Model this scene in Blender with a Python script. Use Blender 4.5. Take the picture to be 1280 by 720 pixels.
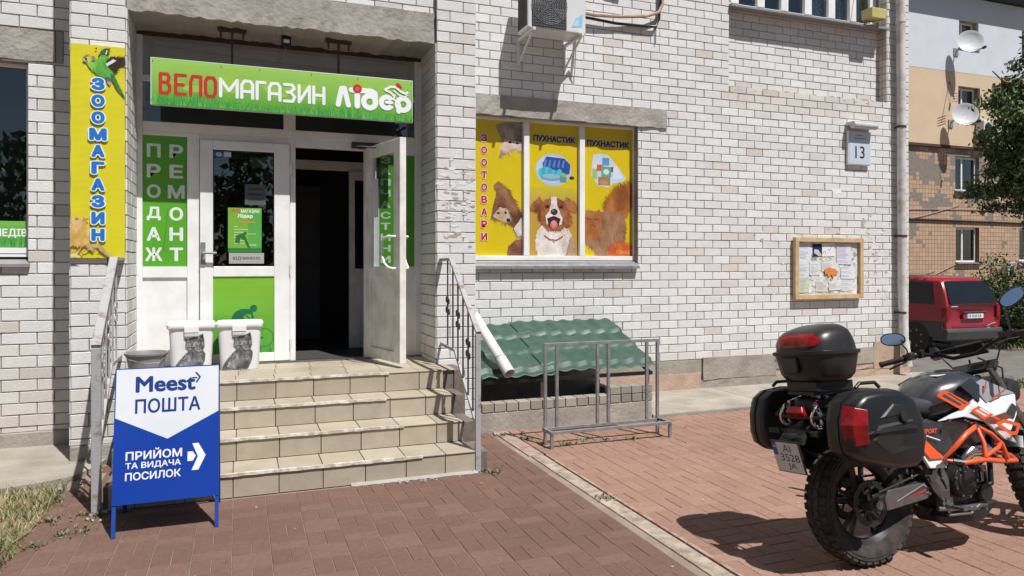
import bpy, math, random
from mathutils import Vector, Matrix, noise
random.seed(7)
R = math.radians
scene = bpy.context.scene
COL = scene.collection
for o in list(bpy.data.objects): bpy.data.objects.remove(o, do_unlink=True)

# ------------------------------------------------------------------ camera, sky, sun
CAM_YAW, CAM_H, FOC = R(20.7), 1.6, 900.0
cd = bpy.data.cameras.new('camera'); cam = bpy.data.objects.new('camera', cd); COL.objects.link(cam)
cam.location = (0, 0, CAM_H); cam.rotation_euler = (R(90), 0, -CAM_YAW)
cd.sensor_width = 36; cd.lens = 36*FOC/1280; cd.shift_y = -30/1280; cd.clip_start = .05; cd.clip_end = 900
scene.camera = cam
SUN_EL, SUN_AZ = R(60.5), R(22)        # light travels towards -x and +y
w = bpy.data.worlds.new('World'); scene.world = w; w.use_nodes = True
nt = w.node_tree; sk = nt.nodes.new('ShaderNodeTexSky'); sk.sky_type = 'NISHITA'; sk.sun_disc = False
sk.sun_elevation = SUN_EL; sk.sun_rotation = R(158); sk.air_density = .85; sk.dust_density = .7
bg = nt.nodes['Background']; bg.inputs['Strength'].default_value = .05
nt.links.new(sk.outputs[0], bg.inputs[0])
sd = bpy.data.lights.new('sun', 'SUN'); sd.energy = 5.0; sd.angle = R(.5); sd.color = (1, .975, .94)
sun = bpy.data.objects.new('sun', sd); COL.objects.link(sun)
TRAVEL = Vector((-math.sin(SUN_AZ)*math.cos(SUN_EL), math.cos(SUN_AZ)*math.cos(SUN_EL), -math.sin(SUN_EL)))
sun.rotation_euler = TRAVEL.to_track_quat('-Z', 'Y').to_euler(); sun.location = (4, -8, 15)
scene.view_settings.view_transform = 'Standard'; scene.view_settings.look = 'None'
scene.view_settings.exposure = 0.25; scene.view_settings.gamma = 1
scene.render.engine = 'CYCLES'
scene.render.resolution_x, scene.render.resolution_y = 1024, 576
scene.cycles.max_bounces = 7; scene.cycles.transparent_max_bounces = 16

ca, sa = math.cos(CAM_YAW), math.sin(CAM_YAW)
def at(px, py, y):                      # the point of the wall plane y seen at a measured spot of the photo
    k = (px-640)/FOC; Z = y/(ca-k*sa); X = k*Z
    return (X*ca+Z*sa, CAM_H-(py-330)*Z/FOC)
def screen(x, y, z):
    X = x*ca-y*sa; Z = x*sa+y*ca
    return (640+FOC*X/Z, 330-FOC*(z-CAM_H)/Z, Z)

# ------------------------------------------------------------------ materials
MATS = {}
def mat(name, col=(.5, .5, .5), rough=.6, metal=0, var=.12, scale=6, bump=.0, bscale=None, col2=None, spec=.5,
        attr=False, coat=0, emis=None, detail=5, sharp=None, rvar=0, stain=None):
    m = bpy.data.materials.new(name); m.use_nodes = True; n = m.node_tree; b = n.nodes['Principled BSDF']
    L = n.links.new; N = n.nodes.new
    tc = N('ShaderNodeTexCoord'); nz = N('ShaderNodeTexNoise'); nz.inputs['Scale'].default_value = scale
    nz.inputs['Detail'].default_value = detail; nz.inputs['Roughness'].default_value = .62
    if stain: tc = N('ShaderNodeNewGeometry')
    CO = tc.outputs['Position'] if stain else tc.outputs['Object']
    L(CO, nz.inputs['Vector'])
    mr = N('ShaderNodeMapRange'); lo, hi = (.3, .7) if sharp is None else sharp
    mr.inputs[1].default_value = lo; mr.inputs[2].default_value = hi; L(nz.outputs[0], mr.inputs[0])
    mx = N('ShaderNodeMix'); mx.data_type = 'RGBA'
    c2 = col2 if col2 else tuple(max(0, c*(1-var*2)) for c in col)
    L(mr.outputs[0], mx.inputs[0])
    if attr:
        at_ = N('ShaderNodeAttribute'); at_.attribute_name = 'Col'
        ml = N('ShaderNodeMix'); ml.data_type = 'RGBA'; ml.blend_type = 'MULTIPLY'; ml.inputs[0].default_value = 1
        mx.inputs[6].default_value = (*c2, 1) if col2 else (1-var*2,)*3+(1,)
        mx.inputs[7].default_value = (*col, 1) if col2 else (1, 1, 1, 1)
        L(at_.outputs[0], ml.inputs[6]); L(mx.outputs[2], ml.inputs[7]); L(ml.outputs[2], b.inputs['Base Color'])
    else:
        mx.inputs[6].default_value = (*c2, 1); mx.inputs[7].default_value = (*col, 1)
        L(mx.outputs[2], b.inputs['Base Color'])
    if stain:                            # broad weathering that runs across neighbouring pieces
        sc_, amt, lo2, hi2 = stain; src = b.inputs['Base Color'].links[0].from_socket
        n4 = N('ShaderNodeTexNoise'); n4.inputs['Scale'].default_value = sc_; n4.inputs['Detail'].default_value = 7; n4.inputs['Roughness'].default_value = .65
        L(CO, n4.inputs['Vector']); r4 = N('ShaderNodeMapRange'); r4.inputs[1].default_value = lo2; r4.inputs[2].default_value = hi2
        L(n4.outputs[0], r4.inputs[0]); m4 = N('ShaderNodeMix'); m4.data_type = 'RGBA'; m4.blend_type = 'MULTIPLY'; m4.inputs[7].default_value = (*amt, 1)
        L(r4.outputs[0], m4.inputs[0]); L(src, m4.inputs[6]); L(m4.outputs[2], b.inputs['Base Color'])
    b.inputs['Roughness'].default_value = rough; b.inputs['Metallic'].default_value = metal
    b.inputs['Specular IOR Level'].default_value = spec
    if coat: b.inputs['Coat Weight'].default_value = coat; b.inputs['Coat Roughness'].default_value = .08
    if rvar:
        rr = N('ShaderNodeMapRange'); rr.inputs[3].default_value = max(.02, rough-rvar); rr.inputs[4].default_value = min(1, rough+rvar)
        L(nz.outputs[0], rr.inputs[0]); L(rr.outputs[0], b.inputs['Roughness'])
    if emis: b.inputs['Emission Color'].default_value = (*emis[0], 1); b.inputs['Emission Strength'].default_value = emis[1]
    if bump:
        n2 = N('ShaderNodeTexNoise'); n2.inputs['Scale'].default_value = bscale or scale*6; n2.inputs['Detail'].default_value = 4
        L(CO, n2.inputs['Vector'])
        bp = N('ShaderNodeBump'); bp.inputs['Strength'].default_value = bump; bp.inputs['Distance'].default_value = .01
        L(n2.outputs[0], bp.inputs['Height']); L(bp.outputs[0], b.inputs['Normal'])
    MATS[name] = m; return m
mat('brick', attr=True, rough=.85, var=.05, scale=14, bump=.3, bscale=70, spec=.2, stain=(1.1, (.90, .885, .86), .52, .75))
mat('mortar', (.31, .30, .285), .95, var=.2, scale=12, bump=.5, bscale=60, spec=.1)
mat('wall_mass', (.5, .47, .44), .9, var=.1)
mat('concrete', (.40, .375, .34), .92, var=.16, scale=2.2, bump=.9, bscale=26, spec=.15)
mat('concrete_ground', (.40, .365, .305), .92, col2=(.25, .225, .185), scale=2.4, bump=.9, bscale=40, spec=.15)
mat('plinth', (.38, .345, .30), .92, col2=(.25, .22, .19), scale=3.5, bump=.8, bscale=24, spec=.1)
mat('plinth_pink', (.50, .35, .26), .92, col2=(.36, .27, .21), scale=7, bump=.6, bscale=40, spec=.1)
mat('paver', attr=True, rough=.9, var=.10, scale=30, bump=.6, bscale=110, spec=.15, stain=(.8, (.82, .82, .83), .48, .75))
mat('joint_dark', (.20, .135, .105), .95, var=.2, scale=4, bump=.4, bscale=80, spec=.1)
mat('kerb_strip', (.42, .36, .29), .9, col2=(.25, .19, .15), scale=9, sharp=(.36, .62), bump=.8, spec=.1)
mat('kerb_paint', (.27, .13, .10), .9, col2=(.33, .27, .22), scale=9, sharp=(.45, .62), bump=.4)
mat('joint_sand', (.33, .27, .22), .95, col2=(.18, .13, .105), scale=2.5, bump=.4, bscale=80, spec=.1)
mat('tile', attr=True, rough=.55, var=.07, scale=7, stain=(2.2, (.82, .80, .77), .52, .75), bump=.08, bscale=40, spec=.35, rvar=.12)
mat('grout', (.20, .17, .145), .95, var=.2, scale=20, spec=.1)
mat('nosing', (.72, .68, .6), .7, col2=(.42, .37, .3), scale=14, sharp=(.42, .6), bump=.4, bscale=60)
mat('pvc', (.80, .80, .79), .38, col2=(.69, .685, .67), scale=2.6, sharp=(.34, .55), bump=.03, spec=.5, rvar=.08)
mat('pvc_dirty', (.78, .77, .73), .45, col2=(.62, .59, .53), scale=5, sharp=(.35, .6), bump=.05)
mat('grey_panel', (.38, .385, .40), .6, var=.08, scale=3)
mat('rust', (.10, .045, .03), .9, col2=(.04, .028, .024), scale=20)
mat('print', attr=True, rough=.5, var=.04, scale=2.5, spec=.35, rvar=.1)
mat('print_gloss', attr=True, rough=.3, var=.05, scale=3, spec=.3, rvar=.1)
mat('dim_door', (.085, .085, .09), .7, var=.1)
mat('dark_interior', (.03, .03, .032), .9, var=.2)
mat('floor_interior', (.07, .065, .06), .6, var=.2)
mat('steel', (.36, .37, .38), .5, metal=.55, var=.18, scale=14, bump=.1, rvar=.12)
mat('rail_paint', (.36, .36, .365), .55, col2=(.22, .17, .13), scale=13, sharp=(.32, .46), bump=.2, bscale=60)
mat('wrought', (.05, .045, .045), .6, var=.2, scale=20, bump=.2)
mat('white_plastic', (.78, .78, .79), .36, var=.03, rvar=.08, scale=5, spec=.5)
mat('pipe_white', (.74, .74, .74), .4, var=.1, scale=6, col2=(.55, .54, .53))
mat('downpipe', (.62, .61, .60), .6, col2=(.40, .36, .33), scale=5, sharp=(.35, .55), bump=.2, bscale=40)
mat('grey_plastic', (.27, .27, .275), .5, var=.1)
mat('blue_steel', (.006, .055, .30), .5, var=.05)
mat('roof_metal', (.011, .056, .040), .5, col2=(.04, .085, .065), scale=5, sharp=(.38, .72), bump=.25, bscale=9, rvar=.12, spec=.5)
mat('wood_frame', (.62, .46, .25), .7, col2=(.42, .28, .14), scale=9, bump=.2)
mat('paper', attr=True, rough=.8, var=.06, scale=30, spec=.15)
mat('ac_body', (.66, .67, .67), .4, var=.04, scale=4)
mat('ac_dark', (.025, .03, .035), .5, var=.2)
mat('black_metal', (.02, .02, .021), .4, var=.2, scale=20, metal=.3)
mat('bike_black', (.011, .011, .012), .33, col2=(.026, .025, .023), sharp=(.45, .8), scale=8, bump=.04, bscale=300, rvar=.08, spec=.4)
mat('bike_satin', (.017, .0172, .0175), .42, var=.2, scale=8, rvar=.1)
mat('pannier_side', (.011, .012, .013), .34, var=.15, scale=5)
mat('seat', (.032, .032, .036), .6, var=.15, scale=10, bump=.3, bscale=220)
mat('tank_paint', (.04, .042, .045), .28, var=.1, coat=.5)
mat('fairing', attr=True, rough=.3, var=.02, coat=.5)
mat('orange_tube', (.72, .10, .02), .38, var=.06, coat=.3)
mat('rubber', (.016, .016, .017), .85, scale=16, sharp=(.35, .7), col2=(.060, .052, .044), bump=.3, bscale=80, spec=.3)
mat('alloy', (.32, .32, .33), .35, metal=.9, var=.15, scale=15)
mat('dark_alloy', (.06, .06, .062), .45, metal=.7, var=.2, scale=15, bump=.2)
mat('chrome', (.75, .75, .77), .15, metal=1, var=.05)
mat('red_lens', (.34, .010, .012), .22, col2=(.14, .003, .004), scale=30)
mat('mirror', (.9, .92, .95), .12, metal=1, var=.02)
mat('car_red', (.34, .014, .030), .3, var=.08, scale=3, coat=.6)
mat('car_grey', (.065, .065, .068), .5, var=.1)
mat('car_glass', (.01, .013, .016), .06, var=.1, spec=.7)
mat('asphalt', (.19, .18, .165), .93, col2=(.12, .115, .105), scale=2, bump=.6, bscale=50, spec=.15)
mat('soil', (.24, .185, .12), .95, col2=(.17, .125, .08), scale=9, bump=.9, bscale=60, spec=.1)
mat('grass', attr=True, rough=.75, var=.1, spec=.2)
mat('leaf', attr=True, rough=.55, var=.1, spec=.35)
mat('bark', (.11, .085, .065), .9, var=.25, scale=12, bump=.8)
mat('insul_white', (.60, .63, .68), .9, var=.05, scale=1.2, bump=.3, bscale=14, spec=.1)
mat('insul_ochre', (.62, .48, .34), .9, var=.05, scale=1.2, bump=.3, bscale=14, spec=.1)
mat('slate', (.05, .055, .07), .8, var=.2)
mat('dish', (.55, .56, .57), .5, var=.05)
mat('curtain', (.55, .53, .5), .8, col2=(.22, .22, .24), scale=22, sharp=(.42, .58))
mat('yellow_box', (.60, .55, .20), .6, var=.1)

def tile_facade():                      # worn ceramic cladding of the far house: too far away to build tile by tile
    m = bpy.data.materials.new('tile_facade'); m.use_nodes = True; n = m.node_tree; b = n.nodes['Principled BSDF']; L = n.links.new
    tc = n.nodes.new('ShaderNodeTexCoord'); mp = n.nodes.new('ShaderNodeMapping'); mp.inputs['Rotation'].default_value = (R(90), 0, 0)
    br = n.nodes.new('ShaderNodeTexBrick'); br.offset = 0; br.squash = 1
    L(tc.outputs['Object'], mp.inputs[0]); L(mp.outputs[0], br.inputs[0])
    br.inputs['Color1'].default_value = (.47, .33, .225, 1); br.inputs['Color2'].default_value = (.40, .265, .18, 1)
    br.inputs['Mortar'].default_value = (.13, .08, .055, 1); br.inputs['Scale'].default_value = 1
    br.inputs['Mortar Size'].default_value = .008; br.inputs['Brick Width'].default_value = .16; br.inputs['Row Height'].default_value = .16
    # patches where the tiles fell off, cut on the same grid
    sn = n.nodes.new('ShaderNodeVectorMath'); sn.operation = 'SNAP'; sn.inputs[1].default_value = (.16, .16, .16)
    L(mp.outputs[0], sn.inputs[0]); nz = n.nodes.new('ShaderNodeTexNoise'); nz.inputs['Scale'].default_value = 1.5; nz.inputs['Detail'].default_value = 8
    L(sn.outputs[0], nz.inputs[0])
    sp = n.nodes.new('ShaderNodeSeparateXYZ'); L(tc.outputs['Object'], sp.inputs[0])
    zr = n.nodes.new('ShaderNodeMapRange'); zr.inputs[1].default_value = 2.9; zr.inputs[2].default_value = 5.2
    zr.inputs[3].default_value = .0; zr.inputs[4].default_value = .15; L(sp.outputs[2], zr.inputs[0])
    ad = n.nodes.new('ShaderNodeMath'); ad.operation = 'ADD'; L(nz.outputs[0], ad.inputs[0]); L(zr.outputs[0], ad.inputs[1])
    gt = n.nodes.new('ShaderNodeMath'); gt.operation = 'GREATER_THAN'; gt.inputs[1].default_value = .635; L(ad.outputs[0], gt.inputs[0])
    mx = n.nodes.new('ShaderNodeMix'); mx.data_type = 'RGBA'; L(gt.outputs[0], mx.inputs[0]); L(br.outputs[0], mx.inputs[6])
    n3 = n.nodes.new('ShaderNodeTexNoise'); n3.inputs['Scale'].default_value = 9; L(tc.outputs['Object'], n3.inputs[0])
    rp = n.nodes.new('ShaderNodeValToRGB'); rp.color_ramp.elements[0].color = (.13, .11, .095, 1); rp.color_ramp.elements[1].color = (.27, .24, .2, 1)
    L(n3.outputs[0], rp.inputs[0]); L(rp.outputs[0], mx.inputs[7]); L(mx.outputs[2], b.inputs['Base Color'])
    b.inputs['Roughness'].default_value = .8; MATS['tile_facade'] = m
tile_facade()
def glass(name, tint, refl=1.0):
    m = bpy.data.materials.new(name); m.use_nodes = True; n = m.node_tree; L = n.links.new
    n.nodes.remove(n.nodes['Principled BSDF']); out = n.nodes['Material Output']
    t = n.nodes.new('ShaderNodeBsdfTransparent'); t.inputs[0].default_value = (*tint, 1)
    g = n.nodes.new('ShaderNodeBsdfGlossy'); g.inputs['Roughness'].default_value = .01
    lw = n.nodes.new('ShaderNodeLayerWeight'); lw.inputs[0].default_value = .5
    fr = n.nodes.new('ShaderNodeMath'); fr.operation = 'POWER'; fr.inputs[1].default_value = 4.5; L(lw.outputs['Facing'], fr.inputs[0])
    mu = n.nodes.new('ShaderNodeMath'); mu.operation = 'MULTIPLY_ADD'; mu.inputs[1].default_value = refl; mu.inputs[2].default_value = .04*refl
    tc = n.nodes.new('ShaderNodeTexCoord'); nz = n.nodes.new('ShaderNodeTexNoise'); nz.inputs['Scale'].default_value = 1.6
    bp = n.nodes.new('ShaderNodeBump'); bp.inputs['Strength'].default_value = .06; bp.inputs['Distance'].default_value = .02
    L(tc.outputs['Object'], nz.inputs[0]); L(nz.outputs[0], bp.inputs['Height']); L(bp.outputs[0], g.inputs['Normal'])
    L(fr.outputs[0], mu.inputs[0]); mx = n.nodes.new('ShaderNodeMixShader')
    L(mu.outputs[0], mx.inputs[0]); L(t.outputs[0], mx.inputs[1]); L(g.outputs[0], mx.inputs[2]); L(mx.outputs[0], out.inputs[0])
    MATS[name] = m
glass('glass', (.55, .62, .62), 3.2); glass('glass_clear', (.82, .86, .85), 1.2)

# ------------------------------------------------------------------ object helpers
def tag(o, label=None, cat=None, group=None, kind=None):
    if label: o['label'] = label
    if cat: o['category'] = cat
    if group: o['group'] = group
    if kind: o['kind'] = kind
    return o
def thing(name, label, cat, loc=(0, 0, 0), rot=(0, 0, 0), group=None):
    o = bpy.data.objects.new(name, None); COL.objects.link(o); o.location = loc; o.rotation_euler = rot
    o.empty_display_size = .1
    return tag(o, label, cat, group)
def root_loc(o):
    while o.parent: o = o.parent
    return o.location
class MB:
    def __init__(s, M=None): s.v = []; s.f = []; s.c = []; s.M = M; s.col = (1, 1, 1)
    def add(s, vs, fs, col=None):
        n = len(s.v); c = col or s.col
        if s.M is not None: vs = [tuple(s.M @ Vector(v)) for v in vs]
        s.v += vs; s.f += [tuple(i+n for i in f) for f in fs]; s.c += [c]*len(fs); return s
    def box(s, x0, x1, y0, y1, z0, z1, col=None):
        vs = [(x, y, z) for z in (z0, z1) for y in (y0, y1) for x in (x0, x1)]
        return s.add(vs, [(0, 2, 3, 1), (4, 5, 7, 6), (0, 1, 5, 4), (2, 6, 7, 3), (0, 4, 6, 2), (1, 3, 7, 5)], col)
    def obox(s, c, sz, rot=(0, 0, 0), col=None):
        from mathutils import Euler
        m = Matrix.Translation(c) @ Euler(rot).to_matrix().to_4x4(); h = [a/2 for a in sz]
        vs = [tuple(m @ Vector((x, y, z))) for z in (-h[2], h[2]) for y in (-h[1], h[1]) for x in (-h[0], h[0])]
        return s.add(vs, [(0, 2, 3, 1), (4, 5, 7, 6), (0, 1, 5, 4), (2, 6, 7, 3), (0, 4, 6, 2), (1, 3, 7, 5)], col)
    def bar(s, p, q, w, h=None, col=None, up=(0, 0, 1)):     # square bar between two points
        p, q = Vector(p), Vector(q); d = (q-p).normalized(); h = h or w
        u = Vector(up)
        if abs(d.dot(u)) > .98: u = Vector((0, 1, 0))
        a = d.cross(u).normalized()*w/2; b = a.cross(d).normalized()*h/2
        vs = [tuple(e+i*a+j*b) for e in (p, q) for i, j in ((-1, -1), (1, -1), (1, 1), (-1, 1))]
        return s.add(vs, [(3, 2, 1, 0), (4, 5, 6, 7), (0, 1, 5, 4), (1, 2, 6, 5), (2, 3, 7, 6), (3, 0, 4, 7)], col)
    def tube(s, pts, r, n=8, col=None, closed=False):
        P = [Vector(p) for p in pts]; m = len(P); rs = r if isinstance(r, (list, tuple)) else [r]*m
        vs = []; prev = None
        for i, p in enumerate(P):
            if closed: t = (P[(i+1) % m]-P[i-1]).normalized()
            else: t = (P[min(i+1, m-1)]-P[max(i-1, 0)]).normalized()
            if prev is None: a = t.cross(Vector((.13, .2, 1))).normalized()
            else: a = (prev-t*prev.dot(t)).normalized()
            prev = a; b = t.cross(a)
            vs += [tuple(p+(a*math.cos(k*2*math.pi/n)+b*math.sin(k*2*math.pi/n))*rs[i]) for k in range(n)]
        fs = []
        for i in range(m if closed else m-1):
            j = (i+1) % m
            fs += [(i*n+k, i*n+(k+1) % n, j*n+(k+1) % n, j*n+k) for k in range(n)]
        if not closed: fs += [tuple(range(n-1, -1, -1)), tuple((m-1)*n+k for k in range(n))]
        return s.add(vs, fs, col)
    def lathe(s, prof, c=(0, 0, 0), axis=(0, 0, 1), n=24, col=None, caps=True, closed=False):
        ax = Vector(axis).normalized(); a = ax.orthogonal().normalized(); b = ax.cross(a); c = Vector(c); vs = []
        for r, h in prof:
            vs += [tuple(c+ax*h+(a*math.cos(k*2*math.pi/n)+b*math.sin(k*2*math.pi/n))*r) for k in range(n)]
        m = len(prof); fs = []
        for i in range(m if closed else m-1):
            j = (i+1) % m
            fs += [(i*n+k, i*n+(k+1) % n, j*n+(k+1) % n, j*n+k) for k in range(n)]
        if caps and not closed: fs += [tuple(range(n-1, -1, -1)), tuple((m-1)*n+k for k in range(n))]
        return s.add(vs, fs, col)
    def cyl(s, p, q, r, r2=None, n=16, col=None):
        p, q = Vector(p), Vector(q); d = q-p
        return s.lathe([(r, 0), (r if r2 is None else r2, d.length)], p, d, n, col)
    def loft(s, secs, col=None, cap=True):
        n = len(secs[0]); vs = [v for sec in secs for v in sec]; fs = []
        for i in range(len(secs)-1):
            fs += [(i*n+k, i*n+(k+1) % n, (i+1)*n+(k+1) % n, (i+1)*n+k) for k in range(n)]
        if cap: fs += [tuple(range(n-1, -1, -1)), tuple((len(secs)-1)*n+k for k in range(n))]
        return s.add(vs, fs, col)
    def prism(s, outline, y0, y1, scale1=1.0, col=None):     # outline in x,z extruded along y
        cx = sum(p[0] for p in outline)/len(outline); cz = sum(p[1] for p in outline)/len(outline)
        return s.loft([[(x, y0, z) for x, z in outline], [(cx+(x-cx)*scale1, y1, cz+(z-cz)*scale1) for x, z in outline]], col)
    def build(s, name, m, parent=None, smooth=False, bevel=0, world=True, link=True, sub=0, seg=2, kind=None, label=None):
        me = bpy.data.meshes.new(name); off = root_loc(parent) if (parent and world) else Vector((0, 0, 0))
        me.from_pydata([(v[0]-off[0], v[1]-off[1], v[2]-off[2]) for v in s.v], [], s.f)
        mm = MATS[m] if isinstance(m, str) else m; me.materials.append(mm)
        if any(c != (1, 1, 1) for c in s.c) or m in ('print', 'print_gloss', 'fairing', 'brick', 'paver', 'tile', 'paper', 'grass', 'leaf'):
            at_ = me.color_attributes.new('Col', 'FLOAT_COLOR', 'CORNER'); data = []
            for f, c in zip(s.f, s.c): data += [c[0], c[1], c[2], 1]*len(f)
            if len(data) == 4*len(me.loops): at_.data.foreach_set('color', data)
        if smooth:
            me.polygons.foreach_set('use_smooth', [True]*len(me.polygons))
        me.update(); o = bpy.data.objects.new(name, me)
        if link: COL.objects.link(o)
        if parent: o.parent = parent
        if bevel: b = o.modifiers.new('bevel', 'BEVEL'); b.width = bevel; b.segments = seg; b.limit_method = 'ANGLE'; b.angle_limit = R(35)
        if sub: b = o.modifiers.new('sub', 'SUBSURF'); b.levels = sub; b.render_levels = sub
        if smooth and not sub:
            try: me.set_sharp_from_angle(angle=R(38))
            except Exception: pass
        if kind: o['kind'] = kind
        if label: o['label'] = label
        return o

def sell(cx, cy, hx, hy, z, n=24, e=3.0, f=None):            # superellipse ring (x,y) at height z
    out = []
    for k in range(n):
        t = 2*math.pi*k/n; c, s_ = math.cos(t), math.sin(t)
        out.append((cx+hx*math.copysign(abs(c)**(2/e), c), cy+hy*math.copysign(abs(s_)**(2/e), s_), z))
    return out

# ------------------------------------------------------------------ flat print: shapes and lettering laid on a surface
_tc = {}
def text_geo(txt, bold=.0, shear=0):
    key = (txt, bold, shear)
    if key in _tc: return _tc[key]
    cu = bpy.data.curves.new('txt', 'FONT'); cu.body = txt; cu.size = 1; cu.offset = bold; cu.shear = shear; cu.resolution_u = 4
    ob = bpy.data.objects.new('txt', cu); COL.objects.link(ob)
    dg = bpy.context.evaluated_depsgraph_get(); me = ob.evaluated_get(dg).to_mesh()
    vs = [(v.co.x, v.co.y) for v in me.vertices]; fs = [tuple(p.vertices) for p in me.polygons]
    ob.evaluated_get(dg).to_mesh_clear(); bpy.data.objects.remove(ob); bpy.data.curves.remove(cu)
    if not vs: vs = [(0, 0), (1, 0), (1, 1)]; fs = [(0, 1, 2)]
    x0 = min(v[0] for v in vs); x1 = max(v[0] for v in vs); y0 = min(v[1] for v in vs); y1 = max(v[1] for v in vs)
    _tc[key] = (vs, fs, x0, x1, y0, y1); return _tc[key]
class Art:
    """2-D drawing on a plane: origin O, axes U and V (world units along them), normal N"""
    def __init__(s, O, U, V, M=None):
        s.O = Vector(O); s.U = Vector(U).normalized(); s.V = Vector(V).normalized(); s.N = s.U.cross(s.V); s.mb = MB(M); s.l = 1; s.k = 0
    def P(s, p, d): return tuple(s.O+s.U*p[0]+s.V*p[1]+s.N*d)
    def poly(s, pts, col, l=None):
        if l is None: s.l += 1; l = s.l
        s.k += 1; e = .00011*(s.k % 97)/97
        s.mb.add([s.P(p, .00012*l+e) for p in pts], [tuple(range(len(pts)))], col); return s
    def rect(s, x0, x1, y0, y1, col, l=None): return s.poly([(x0, y0), (x1, y0), (x1, y1), (x0, y1)], col, l)
    def grad(s, x0, x1, y0, y1, c0, c1, n=10):
        s.l += 1
        for i in range(n):
            t = i/(n-1); a = y0+(y1-y0)*i/n; b = y0+(y1-y0)*(i+1)/n
            s.rect(x0, x1, a, b, tuple(c0[k]*(1-t)+c1[k]*t for k in range(3)), s.l)
        return s
    def oval(s, cx, cy, rx, ry, col, n=24, l=None, rot=0):
        c, s_ = math.cos(rot), math.sin(rot)
        return s.poly([(cx+rx*math.cos(2*math.pi*k/n)*c-ry*math.sin(2*math.pi*k/n)*s_, cy+rx*math.cos(2*math.pi*k/n)*s_+ry*math.sin(2*math.pi*k/n)*c) for k in range(n)], col, l)
    def ring(s, cx, cy, r, w, col, a0=0, a1=360, n=28, ry=None):
        ry = ry or r; s.l += 1
        for k in range(n):
            a = R(a0+(a1-a0)*k/n); b = R(a0+(a1-a0)*(k+1)/n)
            q = [(cx+(r+e)*math.cos(t), cy+(ry+e)*math.sin(t)) for t, e in ((a, -w/2), (a, w/2), (b, w/2), (b, -w/2))]
            s.poly(q, col, s.l)
        return s
    def line(s, pts, w, col, closed=False):
        s.l += 1; P = list(pts)+([pts[0]] if closed else [])
        for a, b in zip(P, P[1:]):
            dx, dy = b[0]-a[0], b[1]-a[1]; L_ = math.hypot(dx, dy) or 1; nx, ny = -dy/L_*w/2, dx/L_*w/2
            s.poly([(a[0]-nx, a[1]-ny), (b[0]-nx, b[1]-ny), (b[0]+nx, b[1]+ny), (a[0]+nx, a[1]+ny)], col, s.l)
        for p in P: s.oval(p[0], p[1], w/2, w/2, col, 10, s.l)
        return s
    def text(s, txt, x0, x1, y0, y1, col, bold=.02, shear=0, halo=None, hw=.05):
        """lettering fitted into a box; weight is built up from slightly shifted copies of the glyphs"""
        vs, fs, a, b, c, d = text_geo(txt, 0, shear)
        def put(r, cl):
            s.l += 1; e = bold; kx = (x1-x0)/(b-a+2*e); ky = (y1-y0)/(d-c+2*e); dirs = [(0, 0)]
            if r > .004: dirs += [(math.cos(k*math.pi/6)*r, math.sin(k*math.pi/6)*r) for k in range(12)]+([(math.cos(k*math.pi/3)*r*.5, math.sin(k*math.pi/3)*r*.5) for k in range(6)] if r > .05 else [])
            for i, (dx, dy) in enumerate(dirs):
                s.mb.add([s.P((x0+(v[0]-a+e+dx)*kx, y0+(v[1]-c+e+dy)*ky), .00012*s.l+.000005*i) for v in vs], fs, cl)
        if halo: put(bold+hw, halo)
        put(bold, col); return s
    def fur(s, pts, cols, n=300, ln=.03, wd=.006, ang=-90, spread=35, edge=.01, field=None, base=None):
        """furry patch: ragged outline filled with fine strokes"""
        rs = random.Random(len(pts)*7+n); out = []
        for a, b in zip(pts, pts[1:]+pts[:1]):
            d = math.hypot(b[0]-a[0], b[1]-a[1]); m = max(1, int(d/(edge*1.6)))
            for k in range(m):
                t = k/m; j = rs.uniform(-edge, edge)*.6; out.append((a[0]+(b[0]-a[0])*t+j, a[1]+(b[1]-a[1])*t+rs.uniform(-edge, edge)*.6))
        s.poly(out, base or cols[0]); s.l += 1
        xs = [p[0] for p in pts]; ys = [p[1] for p in pts]
        def inside(x, y):
            r = False; j = len(pts)-1
            for i in range(len(pts)):
                if (pts[i][1] > y) != (pts[j][1] > y) and x < (pts[j][0]-pts[i][0])*(y-pts[i][1])/(pts[j][1]-pts[i][1])+pts[i][0]: r = not r
                j = i
            return r
        for k in range(n):
            for _ in range(12):
                x = rs.uniform(min(xs), max(xs)); y = rs.uniform(min(ys), max(ys))
                if inside(x, y): break
            else: continue
            an = R((field(x, y) if field else ang)+rs.uniform(-spread, spread)); l_ = ln*rs.uniform(.5, 1.2); dx, dy = math.cos(an)*l_, math.sin(an)*l_
            px_, py_ = -math.sin(an)*wd/2, math.cos(an)*wd/2; nv_ = noise.noise(Vector((x/(ln*1.7), y/(ln*2.3), n*.37)))*.9+noise.noise(Vector((x/(ln*5), y/(ln*5), n*.11)))*.9; cs_ = sorted(cols, key=sum); c = cs_[max(0, min(len(cs_)-1, int((.5+nv_*.75+rs.uniform(-.16, .16))*len(cs_))))]; q = rs.uniform(.88, 1.14); c = tuple(min(1, v*q) for v in c)
            s.mb.add([s.P((x-px_, y-py_), .00012*s.l+rs.random()*.0002), s.P((x+px_, y+py_), .00012*s.l+rs.random()*.0002), s.P((x+dx, y+dy), .00012*s.l+rs.random()*.0002)], [(0, 1, 2)], c)
        s.l += 2; return s
    def build(s, name, parent=None, m='print', **k): return s.mb.build(name, m, parent, **k)
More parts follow.
